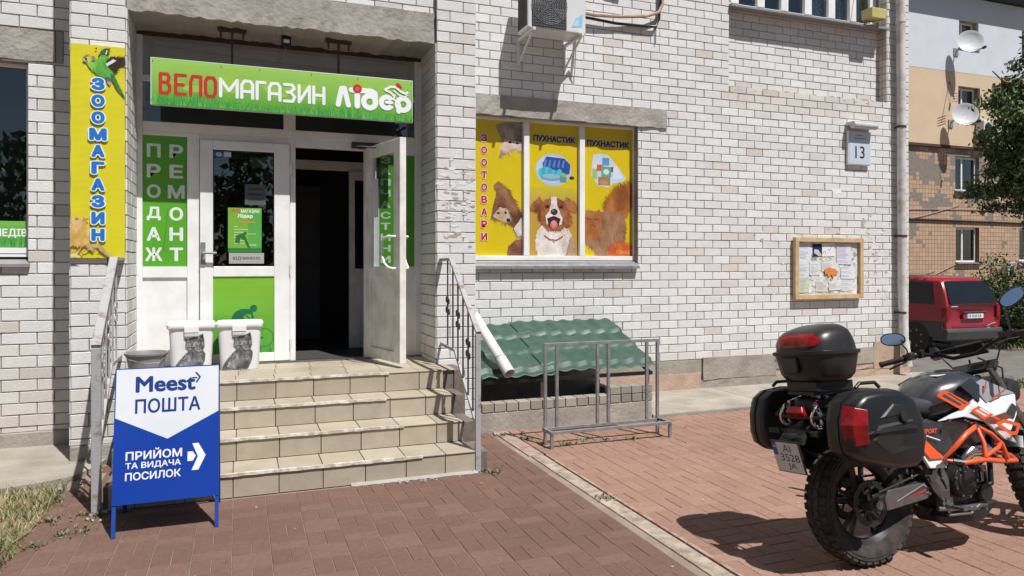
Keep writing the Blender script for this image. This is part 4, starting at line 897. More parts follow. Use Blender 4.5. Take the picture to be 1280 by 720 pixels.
for k in range(1500):
    x = q.uniform(.01, W_-.02); h = q.uniform(.03, .12)*(1+.3*math.sin(x*5)); w2 = q.uniform(.003, .007)
    art.poly([(x, .005), (x+w2, .005), (x+q.uniform(-.035, .04), .005+h)], q.choice(GC_), 4+k % 6)
art.l = 11
RED, WHT = (.52, .025, .02), (.82, .85, .88); HT = H_
def glyphs(s_, x0, x1, y0, y1, col, wd):
    """upright narrow display letters drawn as strokes"""
    G_ = {'В': [[(0, 0), (0, 1), (.7, 1), (.85, .85), (.7, .56), (0, .56)], [(.6, .56), (.9, .4), (.9, .15), (.7, 0), (0, 0)]], 'Е': [[(.95, 1), (0, 1), (0, 0), (.95, 0)], [(0, .5), (.75, .5)]],
          'Л': [[(0, 0), (0, .7), (.2, 1), (1, 1), (1, 0)]], 'О': [[(.2, 0), (0, .2), (0, .8), (.2, 1), (.8, 1), (1, .8), (1, .2), (.8, 0), (.2, 0)]], 'М': [[(0, 0), (0, 1), (.5, .35), (1, 1), (1, 0)]],
          'А': [[(0, 0), (0, .75), (.25, 1), (.8, 1), (1, .8), (1, 0)], [(0, .38), (1, .38)]], 'Г': [[(0, 0), (0, 1), (1, 1)]], 'З': [[(0, 1), (.75, 1), (.95, .8), (.6, .54), (.25, .54)], [(.6, .54), (1, .3), (.8, 0), (0, 0)]],
          'И': [[(0, 1), (0, 0), (1, 1), (1, 0)]], 'Н': [[(0, 0), (0, 1)], [(1, 0), (1, 1)], [(0, .5), (1, .5)]]}
    wts = [1.35 if c == 'М' else (.8 if c in 'Г' else 1) for c in s_]; tot = sum(wts); x = x0
    for c, g_ in zip(s_, wts):
        lw = (x1-x0)*g_/tot; a, b = x+wd*.55, x+lw-wd*.85
        for st_ in G_[c]: art.line([(a+(b-a)*u, y0+wd/2+(y1-y0-wd)*v) for u, v in st_], wd, col)
        x += lw
glyphs('ВЕЛО', sx(198), sx(273), HT*.23, HT*.70, RED, .028)
glyphs('МАГАЗИН', sx(273.5), sx(408), HT*.255, HT*.69, WHT, .027)
# the wordmark: rounded letters, two wheels and a rider
L0 = lambda px: sx(410+px/10.29)
vy = lambda px, py: HT*(1-((90+py/10.29)-(70+(410+px/10.29-188)*.0976))/((130+(410+px/10.29-188)*.0732)-(70+(410+px/10.29-188)*.0976)))
pt = lambda px, py: (L0(px), vy(px, py))
art.line([pt(130, 420), pt(175, 215), pt(210, 215), pt(262, 430)], .047, WHT); art.line([pt(375, 300), pt(375, 440)], .052, WHT)
art.line([pt(300, 235), pt(560, 255)], .05, WHT); art.line([pt(560, 255), pt(605, 285), pt(605, 400)], .05, WHT); art.ring(*pt(535, 390), .056, .050, WHT)
art.line([pt(690, 380), pt(690, 400)], .02, WHT); art.ring(*pt(755, 400), .052, .046, WHT, 30, 330); art.line([pt(750, 395), pt(820, 400)], .03, WHT)
art.ring(*pt(965, 425), .056, .050, WHT); art.line([pt(908, 430), pt(908, 515)], .046, WHT)
art.oval(*pt(377, 222), .042, .042, RED); art.oval(*pt(378, 222), .018, .018, (.62, .12, .08))
art.line([pt(735, 235), pt(800, 200), pt(870, 205), pt(940, 265), pt(1000, 290), pt(1020, 275)], .022, WHT); art.line([pt(740, 245), pt(800, 270), pt(850, 320)], .018, WHT); art.line([pt(860, 300), pt(840, 360), pt(900, 400)], .014, WHT); art.line([pt(850, 250), pt(900, 300), pt(980, 330), pt(1025, 310)], .012, WHT)
art.line([pt(895, 170), pt(930, 210)], .03, RED); art.line([pt(890, 200), pt(935, 215)], .016, RED)
for px, py in ((189.5, 74), (275, 84), (323, 87), (388, 95), (446, 101), (512, 106)): art.oval(sx(px+1.5), HT*.93, .005, .005, (.05, .12, .03))
art.build('sign_face', t)
for px in (290, 424):
    x = sx(px)+sl; m_ = MB(); m_.bar((x, SYY+.05, stt-.08), (x, SYY+.05, 3.66), .018); m_.box(x-.12, x+.12, SYY+.03, SYY+.07, 3.655, 3.685); m_.box(x-.10, x-.085, SYY+.035, SYY+.065, 3.60, 3.655); m_.box(x+.085, x+.10, SYY+.035, SYY+.065, 3.60, 3.655); m_.build('hanger', 'rust', t)
t = thing('security_lamp', 'small dark floodlight fixed under the concrete beam above the hanging sign', 'lamp', (.40, 6.93, 3.65))
m_ = MB(); m_.box(.355, .44, 6.88, 6.96, 3.59, 3.685); m_.build('body', 'black_metal', t, bevel=.008)
m_ = MB(); m_.box(.372, .423, 6.874, 6.879, 3.62, 3.65); m_.build('lens', 'white_plastic', t)
m_ = MB(); m_.tube([(.40, 6.95, 3.6), (.37, 7.0, 3.52), (.34, 7.1, 3.5)], .006); m_.tube([(-.75, 7.18, 3.57), (.3, 7.17, 3.505), (1.1, 7.17, 3.49), (1.5, 7.17, 3.50)], .005); m_.build('cable', 'grey_plastic', t)
# ------------------------------------------------------------------ YELLOW BANNER
t = thing('vertical_banner', 'tall yellow banner with green parrot, blue letters and canary on the pilaster', 'banner', (-1.065, 6.57, 1.65))
bx0, bx1, bz0, bz1 = -1.256, -.873, 1.648, 3.353
m_ = MB(); n = 30; gridv = []
q = random.Random(2)
for i in range(n+1):
    z = bz0+(bz1-bz0)*i/n; a = .0012*math.sin(i*.9)
    gridv.append([(bx0+.002*math.sin(i*1.3), 6.572+a, z), (bx0+.13, 6.574-a, z), (bx0+.25, 6.573+a*.5, z), (bx1-.002*math.sin(i), 6.571-a, z), (bx1, 6.59, z), (bx0, 6.59, z)])
m_.loft(gridv, (.66, .60, .02)); m_.build('banner_sheet', 'print', t)
art = Art((bx0, 6.566, bz0), (1, 0, 0), (0, 0, 1)); W_, H_ = bx1-bx0, bz1-bz0; k_ = W_/445
p = lambda x, y: ((x-52)*k_, H_-(y-95)*k_)
art.fur([p(165, 255), p(150, 215), p(185, 190), p(245, 205), p(270, 240), p(240, 262), p(190, 270)], [(.50, .50, .12), (.16, .2, .05), (.6, .58, .2), (.08, .1, .04)], 220, .016, .005, -20, 40, .004)
art.fur([p(180, 262), p(240, 260), p(275, 225), p(300, 180), p(365, 190), p(360, 250), p(400, 330), p(400, 365), p(350, 400), p(270, 365), p(215, 320)], [(.12, .42, .05), (.18, .52, .07), (.08, .32, .05), (.30, .58, .1)], 520, .03, .006, -50, 30, .005)
art.fur([p(272, 215), p(300, 150), p(335, 122), p(368, 125), p(362, 180), p(330, 165)], [(.03, .07, .03), (.06, .13, .04), (.015, .03, .02)], 140, .02, .005, 60, 30, .004)
art.fur([p(340, 245), p(380, 195), p(496, 190), p(496, 265), p(440, 285), p(415, 350), p(375, 310)], [(.05, .035, .03), (.03, .02, .02), (.09, .07, .05)], 280, .03, .006, 20, 40, .006)
art.poly([p(340, 265), p(400, 215), p(428, 225), p(400, 250), p(350, 285)], (.74, .74, .66)); art.poly([p(335, 175), p(345, 135), p(355, 140), p(345, 178)], (.65, .7, .45))
art.fur([p(380, 350), p(410, 365), p(440, 440), p(496, 560), p(485, 560), p(430, 490), p(385, 400)], [(.03, .12, .06), (.02, .07, .05), (.05, .2, .06)], 150, .03, .005, -60, 15, .004)
art.fur([p(335, 385), p(375, 395), p(380, 440), p(350, 430)], [(.05, .08, .12), (.1, .15, .2)], 60, .02, .005, -70, 30, .004); art.poly([p(350, 430), p(378, 428), p(375, 465), p(360, 450)], (.62, .35, .28))
art.oval(*p(178, 232), .008, .007, (.02, .02, .02)); art.poly([p(160, 225), p(150, 235), p(158, 255), p(172, 262), p(175, 245)], (.55, .45, .25)); art.oval(*p(262, 130), .007, .007, (.05, .05, .03))
BL = (.015, .17, .55)
for i, ch in enumerate('ЗООМАГАЗИН'):
    zc = H_*(1-(.183+.0787*i)); hw_ = .047 if ch != 'М' else .062
    art.text(ch, W_*.505-hw_, W_*.505+hw_, zc-.050, zc+.050, BL, .075, halo=(.74, .82, .86), hw=.07)
k_ = W_/665; p = lambda x, y: ((x-15)*k_, .01+(640-y)*k_)
art.fur([p(18, 480), p(16, 130), p(60, 90), p(150, 85), p(200, 120), p(215, 200), p(235, 300), p(240, 420), p(200, 480), p(110, 490)], [(.62, .38, .10), (.68, .46, .16), (.55, .32, .08), (.72, .52, .22)], 1100, .022, .005, -95, 30, .005)
art.fur([p(160, 150), p(230, 130), p(215, 110), p(170, 100)], [(.58, .28, .10), (.5, .22, .1)], 40, .012, .006, 0, 30, .003); art.oval(*p(88, 122), .008, .008, (.08, .03, .02)); art.oval(*p(100, 122), .014, .006, (.40, .18, .08), rot=.2)
art.fur([p(190, 470), p(370, 460), p(420, 540), p(520, 620), p(470, 615), p(370, 540), p(340, 480), p(280, 480), p(270, 540), p(240, 540)], [(.56, .40, .20), (.48, .32, .16), (.62, .47, .27)], 200, .04, .006, -45, 20, .005)
art.line([p(160, 490), p(120, 560), p(20, 590)], .010, (.52, .25, .14)); art.line([p(120, 560), p(165, 600)], .009, (.52, .25, .14)); art.line([p(240, 540), p(170, 570)], .009, (.55, .3, .18))
art.poly([p(17, 618), p(80, 600), p(150, 638), p(17, 638)], (.70, .62, .58)); art.oval(*p(352, 605), .008, .005, (.2, .14, .03))
art.build('banner_print', t)
# ------------------------------------------------------------------ A-FRAME POST OFFICE BOARD
t = thing('pavement_sign', 'white and blue A-frame sign board of a parcel post office standing left of the steps', 'sign', (-.41, 4.95, 0))
fx0, fx1 = -.702, -.122; fy, ty, tz = 4.74, 4.93, .965
sl_ = lambda z: fy+(ty-fy)*z/tz
for x in (fx0+.011, fx1-.011): m_ = MB(); m_.bar((x, fy, 0), (x, ty, tz), .022, .022); m_.build('front_leg', 'blue_steel', t, bevel=.002)
for x in (fx0+.011, fx1-.011): m_ = MB(); m_.bar((x, 5.22, 0), (x, ty+.035, tz-.03), .022, .022); m_.build('back_leg', 'blue_steel', t, bevel=.002)
m_ = MB(); m_.bar((fx0+.023, 5.175, .15), (fx1-.023, 5.175, .15), .02); m_.bar((fx0+.01, fy+.06, .24), (fx0+.01, 5.16, .24), .012); m_.build('back_frame', 'blue_steel', t, bevel=.002)
bp0, bp1 = .185, tz
m_ = MB(); a, b = (sl_(bp0)-.016, bp0), (sl_(bp1)-.016, bp1)
m_.loft([[(fx0, a[0], a[1]), (fx1, a[0], a[1]), (fx1, a[0]+.006, a[1]), (fx0, a[0]+.006, a[1])], [(fx0, b[0], b[1]), (fx1, b[0], b[1]), (fx1, b[0]+.006, b[1]), (fx0, b[0]+.006, b[1])]]); m_.build('front_board', 'blue_steel', t)
m_ = MB(); m_.loft([[(fx0, 5.185, .17), (fx1, 5.185, .17), (fx1, 5.191, .17), (fx0, 5.191, .17)], [(fx0, 4.99, .94), (fx1, 4.99, .94), (fx1, 4.996, .94), (fx0, 4.996, .94)]]); m_.build('back_board', 'blue_steel', t)
V_ = Vector((0, b[0]-a[0], b[1]-a[1])); art = Art((fx0, a[0]-.0005, a[1]), (1, 0, 0), V_); W_, H_ = fx1-fx0, V_.length
BB, WB = (.001, .040, .31), (.66, .69, .74); art.rect(0, W_, 0, H_, BB)
art.poly([(.006, H_*.632), (W_*.5, H_*.455), (W_-.004, H_*.640), (W_-.004, H_-.006), (.006, H_-.006)], WB)
LB = (.005, .04, .20)
art.text('Meest', W_*.19, W_*.765, H_*.812, H_*.935, LB, .034); art.line([(W_*.77, H_*.945), (W_*.808, H_*.91), (W_*.775, H_*.872)], .010, LB); art.line([(W_*.735, H_*.905), (W_*.775, H_*.905)], .009, LB)
art.text('ПОШТА', W_*.19, W_*.815, H_*.655, H_*.765, LB, .022)
for s_, x1, y0, y1 in (('ПРИЙОМ', .642, .315, .395), ('ТА ВИДАЧА', .632, .245, .298), ('ПОСИЛОК', .632, .168, .226)): art.text(s_, W_*.115, W_*x1, H_*y0, H_*y1, (.78, .8, .84), .02)
art.poly([(W_*x, H_*y) for x, y in ((.74, .405), (.80, .405), (.87, .31), (.80, .205), (.735, .205), (.795, .305))], (.78, .8, .84)); art.poly([(W_*x, H_*y) for x, y in ((.695, .345), (.745, .345), (.775, .31), (.745, .275), (.695, .275))], (.78, .8, .84))
art.build('sign_print', t)
# ------------------------------------------------------------------ FOOD BINS, TUB
def food_bin(cx, label, rz, z=LZ):
    t = thing('food_bin', label, 'bin', (cx, 6.95, z), (0, 0, rz), 'white lidded bins with a grey cat print on the landing')
    hx_, hy_ = .185, .135
    m_ = MB(); m_.loft([sell(0, 0, hx_*.86, hy_*.86, .003, 28, 5), sell(0, 0, hx_*.87, hy_*.87, .02, 28, 6), sell(0, 0, hx_*.96, hy_*.96, .33, 28, 7), sell(0, 0, hx_*.98, hy_*.98, .375, 28, 7)]); m_.build('body', 'white_plastic', t, smooth=True, world=False)
    m_ = MB(); m_.loft([sell(0, 0, hx_*1.03, hy_*1.04, .376, 28, 7), sell(0, 0, hx_*1.07, hy_*1.09, .385, 28, 7), sell(0, 0, hx_*1.08, hy_*1.10, .412, 28, 7), sell(0, 0, hx_*1.03, hy_*1.05, .428, 28, 6), sell(0, 0, hx_*.9, hy_*.88, .432, 28, 6)]); m_.build('lid', 'white_plastic', t, smooth=True, world=False)
    m_ = MB(); m_.box(-.058, .058, -hy_*1.12, -hy_*.96, .345, .40); m_.build('latch', 'white_plastic', t, bevel=.004, world=False)
    m_ = MB(); m_.box(-.056, .056, -hy_*1.10, -hy_*.95, .312, .340); m_.build('latch_recess', 'dish', t, bevel=.003, world=False)
    s1 = hy_*.875; s2 = hy_*.96; V_ = Vector((0, -(s2-s1), .32)); art = Art((-.19, -s1-.0035, .012), (1, 0, 0), V_)
    G1 = [(.10, .105, .11), (.19, .195, .20), (.32, .325, .33), (.06, .06, .065), (.48, .48, .49)]
    p = lambda x, y: ((x-590)/430*.385, (590-y)/430*.385)
    art.fur([p(640, 590), p(660, 540), p(700, 480), p(750, 420), p(800, 385), p(900, 375), p(925, 430), p(920, 500), p(880, 588)], G1[:4], 1600, .016, .003, -100, 25, .005)
    art.fur([p(690, 560), p(720, 490), p(760, 430), p(800, 440), p(780, 520), p(760, 585)], G1[1:], 500, .016, .003, -100, 20, .004)
    art.fur([p(745, 275), p(770, 285), p(800, 270), p(850, 262), p(880, 240), p(905, 230), p(915, 290), p(922, 350), p(900, 395), p(840, 410), p(780, 400), p(748, 360), p(752, 310)], G1, 1300, .010, .0025, -90, 60, .004)
    art.poly([p(880, 268), p(903, 236), p(910, 275)], (.03, .03, .03)); art.poly([p(748, 280), p(768, 288), p(758, 310)], (.05, .05, .05))
    for ex in ((778, 325), (822, 318)): art.oval(*p(*ex), .009, .0065, (.5, .5, .45)); art.oval(*p(*ex), .004, .005, (.02, .02, .02))
    art.oval(*p(795, 348), .007, .005, (.30, .2, .2)); art.line([p(770, 365), p(797, 358), p(825, 362)], .002, (.03, .03, .03))
    for k in range(-2, 3): art.line([p(795, 350), p(795-75, 350-12*k)], .0009, (.55, .55, .55)); art.line([p(800, 350), p(880, 340-12*k)], .0009, (.55, .55, .55))
    art.build('cat_print', t, world=False)
food_bin(-.40, 'white lidded pet food bin with a cat print, the left one beside the grey tub', R(3))
food_bin(.0, 'white lidded pet food bin with a cat print, the right one nearest the open doorway', R(-2))
t = thing('plastic_tub', 'dusty grey plastic tub on the landing behind the A-frame board', 'tub', (-.70, 6.42, LZ))
m_ = MB(); m_.lathe([(.10, 0), (.108, .004), (.145, .215), (.158, .22), (.16, .235), (.15, .236), (.14, .215), (.10, .012)], (0, 0, 0), (0, 0, 1), 32); m_.build('shell', 'grey_plastic', t, smooth=True, world=False)
m_ = MB(); m_.tube([(-.157, 0, .22), (-.10, -.125, .19), (0, -.168, .165), (.10, -.13, .16), (.157, 0, .22)], .004); m_.build('handle', 'steel', t, world=False)
# ------------------------------------------------------------------ AIR CONDITIONER
t = thing('air_conditioner', 'white outdoor air conditioner unit on brackets high on the brick wall', 'air conditioner', (3.23, 7.3, 4.14))
m_ = MB(); m_.box(2.905, 3.60, 7.20, 7.50, 4.15, 4.70); m_.build('body', 'ac_body', t, bevel=.018, seg=3)
m_ = MB(); m_.box(2.95, 3.36, 7.192, 7.21, 4.175, 4.67); m_.build('fan_recess', 'ac_dark', t)
m_ = MB(); q_ = 4.42
for r in [.03+.02*k for k in range(10)]: m_.tube([(3.155+r*math.cos(k*math.pi/14), 7.187, q_+r*math.sin(k*math.pi/14)) for k in range(28)], .0022, 4, closed=True)
for k in range(8): m_.tube([(3.155, 7.186, q_), (3.155+.215*math.cos(k*math.pi/4), 7.186, q_+.215*math.sin(k*math.pi/4))], .003, 4)
for k in range(13): m_.tube([(2.96+k*.0325, 7.190, 4.18), (2.96+k*.0325, 7.190, 4.66)], .0018, 4)
for k in range(16): m_.tube([(2.96, 7.189, 4.19+k*.031), (3.35, 7.189, 4.19+k*.031)], .0018, 4)
m_.build('fan_grille', 'steel', t)
m_ = MB(); [m_.box(2.899, 2.906, 7.23+.03*k, 7.243+.03*k, 4.19, 4.66) for k in range(9)]; m_.build('side_slot', 'ac_dark', t)
art = Art((3.39, 7.198, 4.17), (1, 0, 0), (0, 0, 1)); art.poly([(.03, .04), (.16, .06), (.17, .2), (.08, .14)], (.25, .55, .75)); art.poly([(.05, .06), (.12, .07), (.12, .14), (.08, .12)], (.4, .66, .8)); art.build('energy_sticker', t)
for x in (2.96, 3.54):
    m_ = MB(); m_.bar((x, 7.15, 4.135), (x, 7.65, 4.135), .03, .03); m_.bar((x, 7.635, 4.135), (x, 7.635, 3.85), .028, .028); m_.bar((x, 7.2, 4.12), (x, 7.63, 3.87), .018, .018); m_.build('bracket', 'ac_body', t)
m_ = MB(); m_.tube([(3.56, 7.42, 4.16), (3.60, 7.52, 4.02), (3.62, 7.6, 3.93), (3.63, 7.64, 3.8)], .014); m_.tube([(3.58, 7.42, 4.14), (3.64, 7.55, 4.0), (3.66, 7.62, 3.78)], .006); m_.build('hose', 'pipe_white', t, smooth=True)
# ------------------------------------------------------------------ DOWNPIPE, NOTICE BOARD
t = thing('downpipe', 'peeling pale drainpipe running down the right corner of the brick wall', 'drainpipe', (8.80, 7.55, 0))
m_ = MB(); xa, xb = at(1125.5, 0, 7.56)[0], at(1128.5, 460, 7.56)[0]
m_.tube([(xa, 7.56, 7.0), (xa, 7.56, 5.4), (xa+.02, 7.56, 3.6), (xb-.01, 7.56, 1.4), (xb+.01, 7.55, .55), (xb+.03, 7.50, .16)], .060, 18); m_.build('pipe', 'downpipe', t, smooth=True)
for z in (5.0, 3.52, 1.98, .9):
    m_ = MB(); m_.lathe([(.066, 0), (.066, .03)], (xa+(xb-xa)*(5.4-z)/4.8, 7.56, z), (0, 0, 1), 18); m_.box(xa-.02, xa+.02, 7.56, 7.66, z+.005, z+.025); m_.build('bracket', 'rust' if z < 4 else 'downpipe', t)
t = thing('notice_board', 'wooden framed notice board covered with torn paper notices on the brick wall', 'notice board', (7.46, 7.6, 1.13))
nx0, nx1, nz0, nz1 = 6.87, 8.05, 1.13, 1.955
m_ = MB(); m_.box(nx0+.02, nx1-.02, 7.62, 7.64, nz0+.02, nz1-.02); m_.build('backing', 'dish', t)
for nm, bx_ in (('frame_rail', (nx0, nx1, nz1-.06, nz1)), ('frame_rail', (nx0, nx1, nz0, nz0+.06)), ('frame_stile', (nx0, nx0+.06, nz0+.061, nz1-.061)), ('frame_stile', (nx1-.06, nx1, nz0+.061, nz1-.061))):
    m_ = MB(); m_.box(bx_[0], bx_[1], 7.575, 7.63, bx_[2], bx_[3]); m_.build(nm, 'wood_frame', t, bevel=.003)
q = random.Random(17); art = Art((nx0+.07, 7.617, nz0+.07), (1, 0, 0), (0, 0, 1)); W_, H_ = 1.04, .685
for k in range(620):
    cx, cz = q.uniform(.01, W_-.01), q.uniform(.02, H_-.02); r = q.uniform(.012, .05); m = q.randrange(4, 8)
    c = q.choice([(.72, .73, .72), (.66, .66, .64), (.76, .77, .79), (.66, .65, .6), (.62, .67, .58), (.74, .72, .68), (.34, .32, .30)])
    art.poly([(cx+r*q.uniform(.5, 1.5)*math.cos(6.283*i/m), cz+r*q.uniform(.5, 1.1)*math.sin(6.283*i/m)) for i in range(m)], c, 1+k % 7)
art.build('paper_scraps', t, 'paper', kind='stuff')
for k, (x, z, w_, h, c, kind_) in enumerate(((.02, .42, .20, .25, (.66, .70, .76), 1), (.25, .50, .15, .17, (.015, .03, .10), 0), (.41, .50, .22, .18, (.76, .76, .76), 2), (.66, .40, .26, .28, (.66, .66, .76), 1), (.01, .22, .17, .20, (.62, .68, .72), 1), (.20, .25, .17, .19, (.66, .7, .68), 1), (.74, .20, .24, .17, (.72, .72, .76), 1), (.02, .02, .17, .20, (.55, .62, .48), 1), (.76, .03, .20, .15, (.7, .7, .72), 1), (.30, .03, .20, .14, (.62, .61, .56), 1), (.40, .30, .30, .12, (.68, .70, .66), 1), (.53, .04, .20, .12, (.7, .69, .66), 1))):
    a_ = Art((nx0+.07+x, 7.613-.0012*(k % 4), nz0+.07+z), (math.cos(.03*(k % 3-1)), 0, math.sin(.03*(k % 3-1))), (0, 0, 1)); a_.rect(0, w_, 0, h, c)
    if kind_ == 1:
        for j in range(int(h/.018)-1):
            if q.random() < .8: a_.rect(.012, .012+(w_-.03)*q.uniform(.5, 1), h-.02-j*.018, h-.014-j*.018, (.28, .29, .36), 3)
    if kind_ == 2: a_.line([(.10, .10), (.13, .08), (.17, .15)], .006, (.05, .05, .08)); a_.ring(.04, .05, .02, .006, (.08, .08, .08), -60, 200)
    if kind_ == 0: a_.poly([(.03, .10), (.10, .09), (.15, .02), (.12, .0), (.02, .05)], (.55, .55, .5))
    a_.build('paper_notice', t, 'paper')
a_ = Art((nx0+.07+.44, 7.604, nz0+.07+.20), (1, 0, 0), (0, 0, 1)); a_.poly([(0, .13), (.08, .15), (.2, .13), (.24, .07), (.18, .05), (.16, .0), (.13, .06), (.08, .02), (.05, .07), (.02, .05)], (.72, .24, .05)); a_.build('orange_notice', t, 'paper')
# ------------------------------------------------------------------ AWNING OVER THE BASEMENT WINDOW
t = thing('basement_canopy', 'low lean-to canopy of green metal roof tiles over the basement light well', 'canopy', (3.15, 7.1, .5))
def sheet(x0, x1, dz, y_top, label=None):
    m_ = MB(); nu, nv = int((x1-x0)/.025), 38; L_ = 1.14; vs = []
    for j in range(nv+1):
        v = L_*j/nv
        for i in range(nu+1):
            x = x0+(x1-x0)*i/nu; ph = (x-2.2)/.183*2*math.pi
            w_ = .5+.5*math.sin(ph); w_ = w_**1.5*.017
            cyc = (v % .35)/.35; stp = .040*cyc if cyc < .93 else .040*(1-cyc)/.07
            yy = y_top-v*.93+.012*math.sin(ph)*(1 if j in (0, nv) else .0)
            vs.append((x+.0*v, yy, .925+dz-v*.375+w_+stp))
    m_.add(vs, [(j*(nu+1)+i, j*(nu+1)+i+1, (j+1)*(nu+1)+i+1, (j+1)*(nu+1)+i) for j in range(nv) for i in range(nu)])
    o = m_.build('roof_sheet', 'roof_metal', t, smooth=True); s_ = o.modifiers.new('solid', 'SOLIDIFY'); s_.thickness = .003; return o
sheet(2.16, 2.98, -.012, 7.60); sheet(2.84, 4.12, .012, 7.645)
m_ = MB(); m_.box(2.2, 4.06, 6.56, 6.60, .44, .475); m_.box(2.2, 4.06, 7.05, 7.10, .66, .69); m_.bar((4.03, 7.6, .85), (4.03, 6.56, .46), .03, .03); m_.bar((2.2, 7.6, .85), (2.2, 6.56, .46), .03); m_.build('timber_frame', 'black_metal', t)  # timbers coloured black: the shade of the void under the sheets put into them
m_ = MB(); m_.bar((2.8, 6.58, .03), (2.8, 6.58, .45), .03); m_.bar((4.02, 6.60, .30), (4.02, 6.60, .45), .03); m_.build('prop', 'rust', t)
t = thing('light_well_wall', 'low rendered wall with a brick course under the green canopy', 'low wall', (3.1, 6.5, 0))
m_ = MB(); m_.box(2.12, 4.0, 6.47, 6.60, -.05, .185); m_.box(3.9, 4.0, 6.60, 7.63, -.05, .19); m_.build('render', 'plinth', t, bevel=.01)
q = random.Random(44)
for k in range(15):
    x = 2.14+k*.1245; m_ = MB(); h = .085 if x < 3.5 else .17
    if h > .1: m_.box(x+.004, x+.118, 6.468, 6.595, .19, .268, (.24+.025*(k % 3), .22+.025*(k % 3), .19+.025*(k % 3))); m_.build('brick', 'brick', t, bevel=.004); m_ = MB(); m_.box(x+.002, x+.119, 6.47, 6.59, .275, .352, (.27+.03*(k % 2), .25+.03*(k % 2), .22+.03*(k % 2))); m_.build('brick', 'brick', t, bevel=.004)
    else: m_.box(x+.003, x+.119, 6.466, 6.595, .188, .188+h, (.30+.025*(k % 4), .27+.025*(k % 4), .22+.025*(k % 4))); m_.build('brick', 'brick', t, bevel=.005)
t = thing('loose_drainpipe', 'short white plastic pipe leaning over the green canopy beside the right railing', 'pipe', (2.45, 6.5, .5))
m_ = MB(); p1, p0 = Vector((at(637, 467, 6.45)[0], 6.45, at(637, 467, 6.45)[1])), Vector((2.27, 7.1, 1.06)); d_ = (p1-p0).normalized()
m_.lathe([(.052, 0), (.052, (p1-p0).length-.2), (.057, (p1-p0).length-.2), (.057, (p1-p0).length), (.050, (p1-p0).length), (.046, (p1-p0).length-.01), (.046, .02)], p0, d_, 20, caps=False); m_.build('pipe', 'pipe_white', t, smooth=True)
m_ = MB(); m_.lathe([(.0535, .0), (.0535, .006)], p0+d_*((p1-p0).length-.21), d_, 20); m_.build('joint_ring', 'rust', t)
# ------------------------------------------------------------------ BICYCLE RACK
t = thing('bicycle_rack', 'grey square-tube bicycle rack standing in front of the green canopy', 'bicycle rack', (3.1, 5.8, 0))
yb, yf = 5.86, 5.70; xl, xr = 2.53, 3.70
for px in (681.5, 696, 746.7, 760.4, 808.4, 821.6):
    x = at(px, 480, yb)[0]; m_ = MB(); z0_ = 0 if px in (681.5, 821.6) else .15; m_.bar((x, yb, z0_), (x, yb, .872), .026, .026); m_.build('upright', 'steel', t, bevel=.002)
m_ = MB(); m_.bar((at(681.5, 480, yb)[0]-.013, yb, .885), (at(821.6, 480, yb)[0]+.013, yb, .885), .028, .026); m_.build('top_bar', 'steel', t, bevel=.002)
for y in (yb, yf):
    m_ = MB(); m_.bar((xl+.0, y, .137), (xr+.0, y, .137), .026, .026); m_.build('tray_bar', 'steel', t, bevel=.002)
for x in (xl-.01, xr+.01):
    m_ = MB(); m_.bar((x, yb+.02, .137), (x, yf-.02, .137), .027, .027); m_.build('tray_end', 'steel', t, bevel=.002)
    m_ = MB(); m_.bar((x+.001, yf, 0), (x+.001, yf, .122), .026, .026); m_.build('leg', 'steel', t, bevel=.002)
